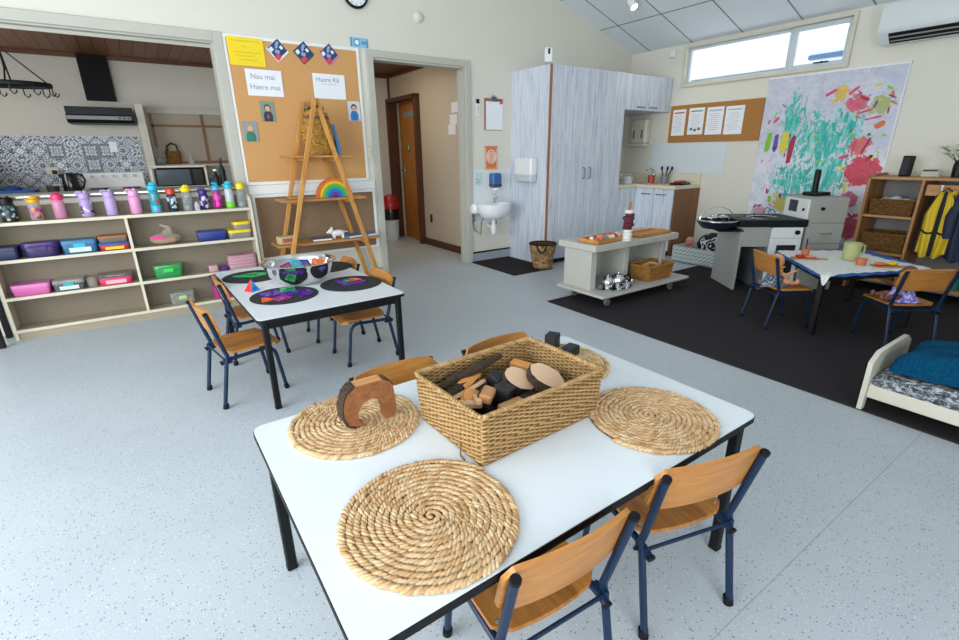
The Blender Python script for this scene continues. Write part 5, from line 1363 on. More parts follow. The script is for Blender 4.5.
for s in (0.75, 3.9):
    c, sn = math.cos(s), math.sin(s); tx, ty = -sn, c
    MB().tube([(c*0.142+tx*q*0.05, sn*0.142+ty*q*0.05, 0.262) if abs(q) > 0.9 else (c*0.152+tx*q*0.05, sn*0.152+ty*q*0.05, 0.262-0.075*(1-q*q)) for q in (-1, -0.7, -0.3, 0, 0.3, 0.7, 1)], 0.008, 7).build('handle', rubber, t)

# ---- wheeled trolley
greyp = plain('grey_paint', 'b9b7ae', 0.5, var=0.02)
t = thing('toy_trolley', 'pale grey low trolley on castors at the carpet edge', 'trolley', (3.385, 2.69, 0))
MB().box((0.03, -0.005, 0.107), (1.15, 0.53, 0.022), 0.003).build('base_board', greyp, t)
for x in (-0.478, 0.478): MB().box((x, 0.08, 0.286), (0.03, 0.30, 0.336), 0.002).build('end_panel', greyp, t)
m = MB().box((-0.02, 0.09, 0.286), (0.055, 0.28, 0.336), 0.002); m.build('divider', greyp, t)
MB().box((0, 0.222, 0.27), (0.925, 0.014, 0.304), 0.001).build('back_panel', plain('grey_back', 'a9adb0', 0.5, var=0.02), t)
for x in (-0.46, 0.46): MB().box((x, -0.066, 0.286), (0.065, 0.018, 0.336), 0.002).build('front_post', greyp, t)
MB().box((0.035, 0.08, 0.470), (1.10, 0.42, 0.055), 0.006).build('top', greyp, t)
for x in (-0.43, 0.415):
    for y in (-0.20, 0.17):
        c = MB().box((x, y, 0.091), (0.06, 0.05, 0.010), 0.002); c.cyl((x, y, 0.09), (x+0.02, y, 0.045), 0.012, seg=10)
        c = c.build('castor', steel, t)
        MB().cyl((x+0.018, y-0.013, 0.0365), (x+0.018, y+0.013, 0.0365), 0.028, seg=18).build('wheel', plain('castor_grey', '8a8d90', 0.3, 0.5), c)
        MB().cyl((x+0.018, y-0.016, 0.0365), (x+0.018, y+0.016, 0.0365), 0.010, seg=10).build('hub', plain('brass', 'b08a3c', 0.3, 0.8), c)
ttop = 0.498
def tray_mesh(w, d, h, th): 
    m = MB().box((0, 0, th/2), (w, d, th))
    for s in (-1, 1): m.box((s*(w/2-th/2), 0, h/2), (th, d, h), 0.001); m.box((0, s*(d/2-th/2), h/2), (w-2*th, th, h), 0.001)
    return m
traywood = wood('tray_wood', 'a5672f', 'cf9250', 0, 1.0, 0.5)
solo(tray_mesh(0.46, 0.20, 0.035, 0.009), 'wooden_tray', traywood, 'wooden tray of coloured felt balls on the left of the trolley', 'tray', (3.14, 2.70, ttop), 0.10)
bc = ['c7584e', 'e3b3a8', 'e8e0d0', '2f9aa0', 'd68a4c', 'd9a0a6', 'b0463c', 'e6cf9c', 'cf6a3a']
cn = ['red', 'pale pink', 'cream', 'teal', 'orange', 'rose', 'dark red', 'straw yellow', 'rust']
for i in range(18):
    x, y = 2.965+0.043*(i % 9), 2.655+0.055*(i//9)+0.10*(0.043*(i % 9)-0.18)
    ci = (i*4+i//9*2) % 9
    nm = ['at the left end', 'second from the left', 'third from the left', 'fourth from the left', 'in the middle', 'fourth from the right', 'third from the right', 'second from the right', 'at the right end'][i % 9]
    solo(MB().ell((0, 0, 0.021), (0.020, 0.020, 0.021), 12, 8), 'felt_ball', plain('felt_'+bc[ci], bc[ci], 0.9, bump=0.3), '%s felt ball %s in the %s row, trolley tray' % (cn[ci], nm, ('front', 'back')[i//9]), 'ball', (x, y, ttop+0.0095), group='felt balls in the wooden tray')
solo(tray_mesh(0.46, 0.19, 0.026, 0.009), 'wooden_tray', traywood, 'shallow empty wooden tray on the right of the trolley', 'tray', (3.68, 2.69, ttop), 0.06)
t = thing('stacking_toy', 'post stacked with white and maroon rings at the middle of the trolley', 'toy', (3.275, 2.585, ttop))
MB().cyl((0, 0, 0), (0, 0, 0.012), 0.042, seg=24).build('base', plain('felt_white', 'dcdcd8', 0.8), t)
MB().cyl((0, 0, 0.012), (0, 0, 0.315), 0.012, seg=12).build('post', wood('post_wood', '8f5a2c', 'b57a40', 2), t)
zz = 0.013
for i in range(9):
    h = 0.026; r = (0.038, 0.039, 0.037, 0.038, 0.044, 0.038, 0.047, 0.036, 0.038)[i]
    wht = i in (0, 1, 2, 8)
    m = MB().lathe([(0.014, 0), (r-0.005, 0), (r, 0.006), (r, h-0.006), (r-0.005, h), (0.014, h)], (0.004*((i*7) % 5-2)*(0 if wht else 1), 0.003*((i*3) % 5-2)*(0 if wht else 1), zz), 20)
    solo_m = m.build('ring', plain('felt_white', 'dcdcd8', 0.8) if wht else plain('felt_maroon', '5b1f2c', 0.8), t); zz += h+0.0004
# tea set
t = thing('tea_tray', 'silver oval tray under the tea set in the trolley', 'tray', (3.135, 2.555, 0.1185))
MB().lathe([(0, 0), (0.15, 0), (0.17, 0.012), (0.176, 0.012), (0.155, -0.0), (0.15, 0.004), (0, 0.004)], seg=40, sy=0.62).build('tray', chrome, t)
def pot(label, x, y, s, spout=True):
    t = thing('toy_teapot' if spout else 'toy_cup', label, 'toy', (x, y, 0.1228), R_.uniform(-0.6, 0.6), 'silver toy tea set')
    if spout:
        MB().lathe([(0, 0), (0.03*s, 0), (0.048*s, 0.02*s), (0.054*s, 0.045*s), (0.048*s, 0.07*s), (0.032*s, 0.085*s), (0, 0.085*s)], seg=22).build('body', chrome, t)
        MB().lathe([(0, 0.0855*s), (0.031*s, 0.0855*s), (0.028*s, 0.092*s), (0.014*s, 0.098*s), (0.005*s, 0.099*s), (0.007*s, 0.107*s), (0, 0.110*s)], seg=18).build('lid', chrome, t)
        MB().tube([(-0.045*s, 0, 0.04*s), (-0.075*s, 0, 0.06*s), (-0.085*s, 0, 0.085*s)], [0.012*s, 0.008*s, 0.006*s], 8).build('spout', chrome, t)
        MB().tube([(0.04*s, 0, 0.075*s), (0.08*s, 0, 0.09*s), (0.085*s, 0, 0.05*s), (0.05*s, 0, 0.03*s)], 0.007*s, 7).build('handle', black, t)
    else:
        MB().lathe([(0, 0), (0.022*s, 0), (0.032*s, 0.03*s), (0.034*s, 0.055*s), (0.031*s, 0.055*s), (0.028*s, 0.03*s), (0, 0.006*s)], seg=20).build('cup', chrome, t)
        MB().tube([(0.031*s, 0, 0.045*s), (0.05*s, 0, 0.04*s), (0.045*s, 0, 0.02*s), (0.03*s, 0, 0.018*s)], 0.004*s, 6).build('handle', chrome, t)
pot('silver toy teapot at the left of the tea tray', 3.07, 2.58, 1.05)
pot('silver toy teapot with dark handle in the middle of the tea tray', 3.17, 2.555, 1.2)
pot('small silver cup at the right of the tea tray', 3.255, 2.53, 1.2, False)
pot('small silver cup at the front of the tea tray', 3.115, 2.495, 1.0, False)
wicker_basket('wicker_basket', 'brown wicker basket on the right of the trolley', (3.665, 2.60, 0.119), 0.03, 0.33, 0.20, 0.135, 0.014, 13, 0.022, (wickd, island('tan_wicker', ['8f6026', 'b0783a', 'c08a48', 'a06c30'], 0.7)), rim=0.007)
for i, (dx, dy, r) in enumerate(((-0.06, 0.0, 0.05), (0.05, 0.02, 0.055), (0.0, -0.03, 0.045))):
    solo(MB().lathe([(0, 0), (r, 0), (r*1.1, 0.02), (r*1.02, 0.02), (r*0.9, 0.005), (0, 0.005)], seg=20), 'wooden_bowl', plain('bowl_tan_%d' % i, ('b58a55', 'cba36c', '8a6238')[i], 0.6), ('small tan bowl at the left in the trolley basket', 'pale bowl at the right in the trolley basket', 'brown bowl at the front in the trolley basket')[i], 'bowl', (3.665+dx, 2.60+dy, 0.215), rot=(0.15, 0.2*(i-1), 0))

# ---- patterned storage basket with doll and cushion
k = NT('chevron_fabric'); v = k.co('Object'); sp = k.n('SeparateXYZ'); k.l(v, sp.inputs[0])
zg = k.math('PINGPONG', k.math('ADD', sp.outputs[0], sp.outputs[1]), 0.025)
st = k.math('FRACT', k.math('MULTIPLY', k.math('ADD', sp.outputs[2], zg), 25.0))
k.col(k.mix(k.math('GREATER_THAN', st, 0.62), 'd3d6d2', '8fa0a4')); k.rough(0.9)
t = thing('fabric_basket', 'pale chevron-patterned storage basket behind the play kitchen', 'basket', (5.06, 2.90, 0))
fl_, fw_, fh_ = 0.32, 0.64, 0.185
m = MB().box((0, 0, 0.006), (fl_, fw_, 0.012))
for s in (-1, 1): m.box((s*(fl_/2-0.006), 0, fh_/2), (0.012, fw_, fh_), 0.003); m.box((0, s*(fw_/2-0.006), fh_/2), (fl_-0.024, 0.012, fh_), 0.003)
m.build('shell', k.m, t)
k = NT('monochrome_print'); f = k.noise(k.co('Object'), 8, 2, 0.4, 1.5); k.col(k.ramp(f, [(0.0, '17181b'), (0.5, 'd9dadd'), (0.57, '1b1c20'), (0.66, 'd9dadd')], 'CONSTANT')); k.rough(0.9)
t = thing('cushion', 'black and white patterned cushion in the chevron basket', 'cushion', (5.05, 2.82, 0.0325))
MB().ell((0, 0, 0.165), (0.10, 0.20, 0.160), 20, 12).build('cover', k.m, t)

def doll(name, label, loc, rz, skinm, dress, parts='sit'):
    t = thing(name, label, 'doll', loc, rz); t.scale = (0.80, 0.80, 0.80)
    m = MB()
    m.ell((0, 0, 0.085), (0.050, 0.042, 0.075), 14, 9)
    m.tube([(0, 0, 0.13), (0, 0, 0.175)], 0.022, 10)
    m.ell((0, 0.005, 0.225), (0.055, 0.058, 0.060), 18, 12); m.ell((0, 0.05, 0.205), (0.03, 0.02, 0.022), 12, 8)
    m.ell((0, 0.062, 0.222), (0.009, 0.010, 0.009), 8, 6)
    for s in (-1, 1):
        m.ell((s*0.056, 0.0, 0.215), (0.008, 0.012, 0.016), 8, 6)
        m.tube([(s*0.045, 0, 0.14), (s*0.085, 0.045, 0.11), (s*0.080, 0.11, 0.135)], [0.020, 0.017, 0.013], 9)
        m.ell((s*0.079, 0.122, 0.142), (0.014, 0.017, 0.010), 10, 6)
        for q in (-1, 0, 1): m.tube([(s*0.079+q*0.008, 0.128, 0.145), (s*0.079+q*0.010, 0.148, 0.150)], 0.0045, 6)
        m.tube([(s*0.032, 0.01, 0.035), (s*0.055, 0.09, 0.045), (s*0.060, 0.165, 0.03)], [0.030, 0.026, 0.017], 10)
        m.ell((s*0.061, 0.185, 0.042), (0.016, 0.018, 0.028), 10, 7)
    b = m.build('body', skinm, t)
    rm = b.modifiers.new('skin', 'REMESH'); rm.mode = 'VOXEL'; rm.voxel_size = 0.0045; rm.use_smooth_shade = True
    sm_ = b.modifiers.new('smooth', 'SMOOTH'); sm_.iterations = 3
    m = MB().lathe([(0.028, 0.165), (0.05, 0.15), (0.058, 0.10), (0.075, 0.055), (0.105, 0.012), (0.100, 0.010), (0.06, 0.06)], (0, 0.012, 0), 24, sy=1.1)
    for s in (-1, 1): m.ell((s*0.052, 0.008, 0.137), (0.027, 0.026, 0.024), 12, 8)
    m.build('dress', dress, t)
    m = MB()
    for s in (-1, 1): m.ell((s*0.022, 0.060, 0.236), (0.0075, 0.004, 0.0075), 8, 6)
    m.build('eye', black, t)
    return t
k = NT('grey_floral'); f = k.noise(k.co('Object'), 60, 2); k.col(k.ramp(f, [(0.42, '3f4957'), (0.55, '6d7888'), (0.66, 'a9b1bb')])); k.rough(0.9); greyfl = k.m
k = NT('purple_floral'); f = k.noise(k.co('Object'), 50, 2); k.col(k.ramp(f, [(0.42, '6a5fb0'), (0.55, '9a93d6'), (0.66, 'd6d4ee')])); k.rough(0.9); purfl = k.m
seatz = 0.0085+0.284
doll('doll', 'peach-skinned doll in a grey floral dress seated on a school chair', (3.578, 1.530, seatz-0.004), math.radians(-121.5), plain('doll_peach', 'd99a7c', 0.5), greyfl)
doll('doll', 'dark-skinned doll in a purple dress seated on a school chair', (3.835, 0.862, seatz-0.004), math.radians(45), plain('doll_brown', '6e4030', 0.5), purfl)
doll('doll', 'pink baby doll lying in the chevron basket', (5.09, 3.13, 0.045), 1.3, plain('doll_pink', 'd58a80', 0.5), plain('doll_pinkdress', 'c97f7d', 0.8))

# ---- play kitchen, turned across the corner
PK = Vector((4.237, 2.143, 0.0085)); ww = Vector((0.8035, -0.595, 0)); pka = math.atan2(ww.y, ww.x)
pgrey = plain('play_grey', '9b9a93', 0.5, var=0.02)
pwhite = plain('play_white', 'dcdedd', 0.4, var=0.02)
ctop = plain('play_counter', '12141a', 0.5, spec=0.25)
t = thing('play_kitchen', 'grey toy kitchen with black counter and white oven set across the corner', 'toy kitchen', PK, pka)
MB().box((0.012, 0.22, 0.28), (0.024, 0.44, 0.56), 0.002).build('side_panel', pgrey, t)
MB().box((0.14, 0.012, 0.475), (0.23, 0.022, 0.17), 0.002).build('front_panel', pgrey, t)
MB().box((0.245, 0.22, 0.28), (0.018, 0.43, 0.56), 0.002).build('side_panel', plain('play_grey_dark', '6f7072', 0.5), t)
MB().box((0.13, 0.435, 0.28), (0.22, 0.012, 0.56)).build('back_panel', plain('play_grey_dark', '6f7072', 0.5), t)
MB().box((0.265, 0.22, 0.592), (0.57, 0.47, 0.058), 0.004).build('counter', ctop, t)
m = MB().lathe([(0, 0.0215), (0.10, 0.0215), (0.115, 0.036), (0.13, 0.036), (0.13, 0.032), (0.118, 0.031)], (0.26, 0.20, 0.59), 32, sy=0.8); m.build('sink', steel, t)
MB().cyl((0.26, 0.36, 0.62), (0.26, 0.36, 0.70), 0.010).tube([(0.26, 0.36, 0.69), (0.26, 0.34, 0.72), (0.26, 0.28, 0.715)], 0.008).build('tap', chrome, t)
for x, y in ((0.09, 0.12), (0.09, 0.30)): MB().cyl((x, y, 0.6212), (x, y, 0.624), 0.055, seg=24).build('hotplate', plain('hotplate_grey', '5a5c60', 0.5), t)
ov = MB().box((0.40, 0.22, 0.285), (0.27, 0.42, 0.53), 0.003).build('oven', pwhite, t)
dr = MB().box((0.40, 0.003, 0.245), (0.255, 0.018, 0.43), 0.003).build('oven_door', pwhite, t)
MB().box((0.405, -0.0065, 0.275), (0.165, 0.004, 0.26), 0.001).build('window', plain('oven_glass', '2b2e30', 0.1), dr)
kp = MB().box((0.40, 0.003, 0.511), (0.255, 0.018, 0.092), 0.003).build('control_panel', pwhite, t)
MB().cyl((0.475, -0.006, 0.515), (0.475, -0.024, 0.515), 0.019, seg=18).build('knob', black, kp)
t = thing('play_fridge', 'tall grey toy cabinet with white microwave side beside the toy kitchen', 'toy cabinet', PK+ww*0.556, pka)
MB().box((0.15, 0.20, 0.404), (0.298, 0.40, 0.808), 0.003).build('body', pgrey, t)
d1 = MB().box((0.15, -0.008, 0.70), (0.292, 0.016, 0.205), 0.002).build('door', pgrey, t); MB().cyl((0.085, -0.016, 0.715), (0.085, -0.032, 0.715), 0.014, seg=16).build('knob', black, d1)
d2_ = MB().box((0.15, -0.008, 0.505), (0.292, 0.016, 0.175), 0.002).build('drawer', pgrey, t); MB().tube([(0.10, -0.016, 0.515), (0.105, -0.034, 0.508), (0.195, -0.034, 0.508), (0.20, -0.016, 0.515)], 0.007, 8).build('handle', steel, d2_)
MB().box((0.15, -0.008, 0.21), (0.292, 0.016, 0.405), 0.002).build('door', pgrey, t)
mw = MB().box((-0.006, 0.195, 0.705), (0.014, 0.35, 0.165), 0.002).build('microwave', pwhite, t)
MB().box((-0.0145, 0.235, 0.72), (0.004, 0.12, 0.10), 0.001).build('window', plain('oven_glass', '2b2e30', 0.1), mw)
MB().cyl((-0.013, 0.075, 0.70), (-0.022, 0.075, 0.70), 0.012, seg=14).build('knob', black, mw)
t = thing('cordless_phone', 'black cordless phone in its cradle on the grey toy cabinet', 'phone', PK+ww*0.70+Vector((0.595, 0.8035, 0))*0.2+Vector((0, 0, 0.8085)), pka+0.35)
MB().box((0, 0, 0.015), (0.19, 0.13, 0.03), 0.008).build('cradle', black, t)
MB().box((-0.01, 0.015, 0.12), (0.052, 0.035, 0.20), 0.010, rot=(-0.1, 0.10, 0)).build('handset', black, t)
# grill tray with pots hanging at the left of the counter
t = thing('toy_wok', 'black toy pan with silver lid at the left end of the toy counter', 'toy pan', PK+ww*-0.16+Vector((0.595, 0.8035, 0))*0.12+Vector((0, 0, 0.54)), pka); t.scale = (1.15, 1.15, 1)
MB().lathe([(0, 0), (0.11, 0), (0.145, 0.045), (0.15, 0.06), (0.14, 0.06), (0.105, 0.012), (0, 0.012)], seg=32).build('pan', plain('pan_navy', '181d29', 0.35), t)
m = MB().tube([(0.145*math.cos(a*PI/16), 0.145*math.sin(a*PI/16), 0.068) for a in range(32)], 0.008, 8, True); m.build('rim', chrome, t)
MB().tube([(0.13*math.cos(a), 0.02, 0.07+0.11*math.sin(a)) for a in [PI*i/14 for i in range(15)]], 0.0035, 6).build('wire_handle', chrome, t)
for i, (dx, dy) in enumerate(((-0.055, -0.01), (0.05, 0.02))):
    p = PK+ww*(-0.16+dx)+Vector((0.595, 0.8035, 0))*(0.12+dy)+Vector((0, 0, 0.5525))
    tp = thing('toy_saucepan', ('left', 'right')[i]+' of two silver toy saucepans inside the black toy pan', 'toy pan', p, pka, 'silver toy saucepans')
    MB().lathe([(0, 0), (0.042, 0), (0.046, 0.08), (0.042, 0.08), (0.039, 0.006), (0, 0.006)], seg=22).build('pan', chrome, tp)
    MB().lathe([(0, 0.0805), (0.047, 0.0805), (0.03, 0.094), (0.006, 0.096), (0.008, 0.108), (0, 0.11)], seg=20).build('lid', steel, tp)
solo(MB().box((-0.085, 0.17, 0.578), (0.21, 0.36, 0.012), 0.003).box((-0.02, 0.17, 0.59), (0.05, 0.36, 0.012), 0.002), 'side_tray', ctop, 'black flap carrying the toy pan at the left of the toy counter', 'tray', PK-Vector((0, 0, 0.05)), pka)

# ---- doll table with cloths, crockery and food
TP = [(4.10, 1.79), (3.50, 1.215), (4.27, 0.84), (4.74, 1.40)]
def roundpoly(P, r, n=5):
    out = []
    for i in range(len(P)):
        a, b, c = Vector(P[i-1]), Vector(P[i]), Vector(P[(i+1) % len(P)])
        u, w = (a-b).normalized(), (c-b).normalized()
        p0, p1 = b+u*r, b+w*r
        for q in range(n+1):
            s = q/n; out.append(tuple(p0*(1-s)**2+b*2*s*(1-s)+p1*s*s))
    return out
ctr = Vector((4.15, 1.31))
loc = lambda P: [(x-ctr.x, y-ctr.y) for x, y in P]
DT = 0.43
t = thing('doll_table', 'black legged table on the carpet set for the dolls', 'table', (ctr.x, ctr.y, 0.0085))
m = MB(); m.prism(loc(roundpoly(TP, 0.06))[::-1], DT-0.026, DT-0.008); m.build('tabletop', blackm, t)
for px_, py_ in TP:
    d = (ctr-Vector((px_, py_))).normalized()*0.075
    lg = MB().box((px_+d.x-ctr.x, py_+d.y-ctr.y, (DT-0.026)/2), (0.036, 0.036, DT-0.027), 0.004).build('leg', blackm, t)
m = MB()
for i in range(4):
    a, b = Vector(TP[i]), Vector(TP[(i+1) % 4]); a = a+(ctr-a).normalized()*0.075-ctr; b = b+(ctr-b).normalized()*0.075-ctr
    m.tube([(a.x, a.y, DT-0.045), (b.x, b.y, DT-0.045)], 0.014, 4)
m.build('frame', blackm, t)
zt = DT+0.0085-0.008
# blue under-cloth with a short drop
def cloth(outP, z, drop, wave, n_per, nm, mat, label, cat, amp=0.0):
    P = []
    N = len(outP)
    for i in range(N):
        a, b = Vector(outP[i]), Vector(outP[(i+1) % N]); L = (b-a).length; k_ = max(1, int(L/n_per))
        for q in range(k_): P.append(a.lerp(b, q/k_))
    n = len(P); v = []; f = []
    rings = [(1.0, 0.0), (1.004, -0.004), (1.008, -drop*0.55), (1.01, -drop)]
    for ri, (s, dz) in enumerate(rings):
        for i, p in enumerate(P):
            q = ctr+(p-ctr)*s
            w = math.sin(i*wave) if ri >= 2 else 0
            d = (p-ctr).normalized()*(amp*w)
            v.append((q.x+d.x-ctr.x, q.y+d.y-ctr.y, z+0.002+dz*(1+(0.22*w if ri == 3 else 0))))
    o = len(v); v.append((0, 0, z+0.002))
    for i in range(n):
        f.append((i, (i+1) % n, o))
        for ri in range(3): f.append((ri*n+i, (ri+1)*n+i, (ri+1)*n+(i+1) % n, ri*n+(i+1) % n))
    o = MB().add(v, f).build(nm, mat, None, 60, (ctr.x, ctr.y, 0))
    sd = o.modifiers.new('cloth', 'SOLIDIFY'); sd.thickness = 0.0015; sd.offset = 1
    return tag(o, label, cat)
cloth(roundpoly([tuple(ctr+(Vector(p)-ctr)*1.002) for p in TP], 0.06), zt, 0.014, 0.9, 0.02, 'tablecloth', plain('cloth_royal_blue', '1f56a3', 0.6), 'blue tablecloth under the white lace cloth on the doll table', 'tablecloth', 0.002)
k = NT('white_lace'); v = k.co('Object'); vo = k.n('TexVoronoi'); vo.inputs['Scale'].default_value = 70; k.l(v, vo.inputs['Vector'])
k.col(k.ramp(vo.outputs['Distance'], [(0.0, 'b9bab8'), (0.35, 'd6d7d3'), (0.6, 'dedfdb')])); k.rough(0.95); k.bump(vo.outputs['Distance'], 0.7, 0.004); lace = k.m
LP = [(4.11, 1.765), (3.66, 1.358), (3.455, 1.175), (3.66, 1.148), (4.27, 0.850), (4.40, 1.18), (4.58, 1.40)]
lc = []
for i, p in enumerate(roundpoly(LP, 0.05, 6)): lc.append(p)
P = []
for i in range(len(lc)):
    a, b = Vector(lc[i]), Vector(lc[(i+1) % len(lc)]); kk = max(1, int((b-a).length/0.012))
    for q in range(kk): P.append(a.lerp(b, q/kk))
n = len(P); v = []; f = []
for ri, s in enumerate((1.0, 0.985, 0.9, 0.6)):
    for i, p in enumerate(P):
        q = ctr+(p-ctr)*s
        sc_ = 0.010*abs(math.sin(i*0.42)) if ri == 0 else 0
        q = q+(p-ctr).normalized()*sc_
        over = max(0.0, 3.506-q.x)
        z = zt+0.0065-over*1.5 + (0.0015*math.sin(i*0.8) if ri < 2 else 0.001)
        v.append((q.x-ctr.x, q.y-ctr.y, z))
v.append((0, 0, zt+0.006)); o_ = len(v)-1
for i in range(n):
    for ri in range(3): f.append((ri*n+i, ri*n+(i+1) % n, (ri+1)*n+(i+1) % n, (ri+1)*n+i))
    f.append((3*n+i, 3*n+(i+1) % n, o_))
o = MB().add(v, f).build('lace_cloth', lace, None, 60, (ctr.x, ctr.y, 0)); tag(o, 'white lace cloth with scalloped edge spread on the blue tablecloth', 'tablecloth')
sd = o.modifiers.new('cloth', 'SOLIDIFY'); sd.thickness = 0.002; sd.offset = 1
zi = zt+0.0095
t = thing('jug', 'pale green jug in the middle of the lace cloth', 'jug', (4.145, 1.285, zi), -0.6)
MB().lathe([(0, 0), (0.046, 0), (0.050, 0.004), (0.056, 0.125), (0.052, 0.125), (0.046, 0.008), (0, 0.008)], seg=28).build('body', plain('jug_green', 'a9ad74', 0.45), t)
MB().tube([(0.054, 0, 0.105), (0.088, 0, 0.105), (0.09, 0, 0.055), (0.052, 0, 0.035)], 0.007, 8).build('handle', plain('jug_green', 'a9ad74', 0.45), t)
def ocup(lab, x, y, r, h):
    solo(MB().lathe([(0, 0), (r*0.8, 0), (r, h), (r*0.92, h), (r*0.74, 0.006), (0, 0.006)], seg=22), 'toy_cup', plain('terracotta', 'bf6f45', 0.6), lab, 'cup', (x, y, zi), group='orange toy cups on the lace cloth')
ocup('orange toy cup beside the pale green jug', 4.005, 1.175, 0.034, 0.048)
ocup('orange toy cup near the seated grey-dressed doll, holding a spoon', 4.085, 1.555, 0.030, 0.050)
t = thing('spoon', 'dark spoon standing in the orange toy cup', 'spoon', (4.085, 1.555, zi+0.007)); MB().tube([(0, 0, 0), (0.018, 0.01, 0.095)], 0.004, 6).ell((0.019, 0.011, 0.10), (0.010, 0.005, 0.016), 8, 6).build('spoon', black, t)
boardw = wood('board_wood', 'a1693a', 'bd8650', 0, 1.5, 0.6)
for lab, x, y, rz, foods in (('small wooden board with red food near the grey-dressed doll', 3.93, 1.495, -0.9, (('red', -0.03, 0.0, 'b8241f', (0.035, 0.022, 0.012)), ('pink', 0.035, 0.005, 'c98270', (0.04, 0.02, 0.008)))),
                             ('small wooden board with orange and yellow food near the purple-dressed doll', 4.085, 1.055, -0.75, (('orange', -0.035, 0.0, 'cf6a2a', (0.04, 0.026, 0.011)), ('yellow', 0.04, 0.0, 'dfb31c', (0.03, 0.026, 0.014))))):
    t = thing('serving_board', lab, 'board', (x, y, zi), rz)
    m = MB(); m.prism(rrect(0.17, 0.085, 0.02, 4), 0, 0.008); m.box((0.115, 0, 0.004), (0.07, 0.022, 0.008), 0.003); m.build('board', boardw, t)
    for nm, fx, fy, c, r in foods:
        px_ = x+fx*math.cos(rz)-fy*math.sin(rz); py_ = y+fx*math.sin(rz)+fy*math.cos(rz)
        solo(MB().ell((0, 0, r[2]), r, 16, 8), 'toy_food', plain('food_'+c, c, 0.6), nm+' toy food on a small board on the lace cloth', 'toy food', (px_, py_, zi+0.0082), rz, 'toy food on the doll table')

# ---- doll bed
bw = plain('bed_cream', 'cfc9b8', 0.5, var=0.03)
t = thing('doll_bed', 'cream wooden doll bed at the carpet edge on the right', 'doll bed', (2.92, 0.643, 0.0085))
m = MB(); m.prism([(-0.255, 0), (-0.215, 0), (-0.215, 0.06), (0.215, 0.06), (0.215, 0), (0.255, 0), (0.262, 0.245), (0.19, 0.285), (-0.19, 0.285), (-0.262, 0.245)], -0.010, 0.010, 0, Matrix(((1, 0, 0, 0), (0, 0, 1, 0), (0, 1, 0, 0), (0, 0, 0, 1))))
m.build('headboard', bw, t)
m = MB(); m.prism([(-0.255, 0), (-0.215, 0), (-0.215, 0.06), (0.215, 0.06), (0.215, 0), (0.255, 0), (0.255, 0.19), (0.19, 0.22), (-0.19, 0.22), (-0.255, 0.19)], -0.87, -0.85, 0, Matrix(((1, 0, 0, 0), (0, 0, 1, 0), (0, 1, 0, 0), (0, 0, 0, 1))))
m.build('footboard', bw, t)
for s in (-1, 1): MB().box((s*0.228, -0.43, 0.098), (0.022, 0.838, 0.065), 0.002).build('rail', bw, t)
MB().box((0, -0.43, 0.085), (0.432, 0.836, 0.014)).build('slat_base', bw, t)
solo(MB().box((0, 0, 0.027), (0.425, 0.82, 0.050), 0.02), 'doll_mattress', plain('mattress_red', 'a0202c', 0.8), 'thin red mattress in the cream doll bed', 'mattress', (2.92, 0.213, 0.1035))
k = NT('grey_marl'); v = k.co('Object', (1, 0.5, 1)); f = k.noise(v, 75, 4, 0.7, 0.8); k.col(k.ramp(f, [(0.38, '22262c'), (0.5, '5a5e64'), (0.62, 'b9bcbf')])); k.rough(1.0); k.bump(f, 0.8, 0.006); marl = k.m
def quilt(u, v):
    x = -0.232+0.464*u; y = -0.42+0.84*v
    e = min(u, 1-u)/0.10; e2 = min(v, 1-v)/0.06
    z = 0.030*min(1, math.sqrt(max(0, min(e, 1))))*min(1, math.sqrt(max(0, min(e2, 1)))) - (0.035*(1-min(1, e))**2)
    return (x, y, z+0.006*math.sin(x*34+y*11)*min(1, e)+0.004*math.sin(y*41))
t = MB().grid(quilt, 30, 44, thick=(0, 0, 0.012)).build('grey_blanket', marl, None, 60, (2.915, 0.213, 0.163)); tag(t, 'fluffy grey and white blanket on the red doll mattress', 'blanket')
def throw(u, v):
    x = -0.22+0.44*u; y = -0.38+0.76*v
    e = min(u*1.0, 1-u)/0.16; e2 = (1-v)/0.12
    h = 0.085*math.sqrt(max(0.0, min(1, e)*(2-min(1, e))))*math.sqrt(max(0.0, min(1, e2)*(2-min(1, e2))))
    fold = 0.010*math.sin(v*9+2.2*u)*min(1, e)+0.006*math.sin(u*21+v*6)*min(1, e)+0.004*math.sin((u+v)*37)
    return (x+0.012*math.sin(v*11), y+0.015*math.sin(u*9), h+fold*min(1, e2))
k = NT('teal_fleece'); f = k.noise(k.co('Object'), 120, 3); k.col(k.ramp(f, [(0.3, '053450'), (0.7, '084868')])); k.rough(1.0); k.b.inputs['Specular IOR Level'].default_value = 0.1; k.bump(f, 0.4, 0.004); fleece = k.m
t = MB().grid(throw, 36, 44, thick=(0, 0, 0.010)).build('teal_blanket', fleece, None, 60, (2.935, 0.20, 0.2215)); tag(t, 'folded teal blanket heaped on the grey doll bed blanket', 'blanket')

# ---- wooden cubby and coat unit on the right wall
cub = wood('cubby_veneer', '86592c', 'b07f47', 2, 0.9, 0.5)
cubh = wood('cubby_veneer_long', '8d5f30', 'b8874d', 1, 0.9, 0.5)
SX, SY0 = 5.17, 1.615
t = thing('cubby_unit', 'brown wooden cubby and coat unit against the right wall', 'shelf', (SX, SY0, 0.0085))
dp = XB-SX-0.02
def vpan(y, h=0.94, x0=0.0): return MB().box((x0+(dp-x0)/2, y, h/2+0.012), (dp-x0, 0.022, h), 0.003)
m = MB(); m.prism([(0, 0.0), (dp, 0), (dp, 0.99), (0.12, 0.99), (0.03, 0.965), (0, 0.955)], -0.022, 0.0, 0, Matrix(((1, 0, 0, 0), (0, 0, 1, 0), (0, 1, 0, 0), (0, 0, 0, 1)))); m.build('side_panel', cub, t)
vpan(-0.372).build('divider', cub, t); vpan(-1.20).build('divider', cub, t)
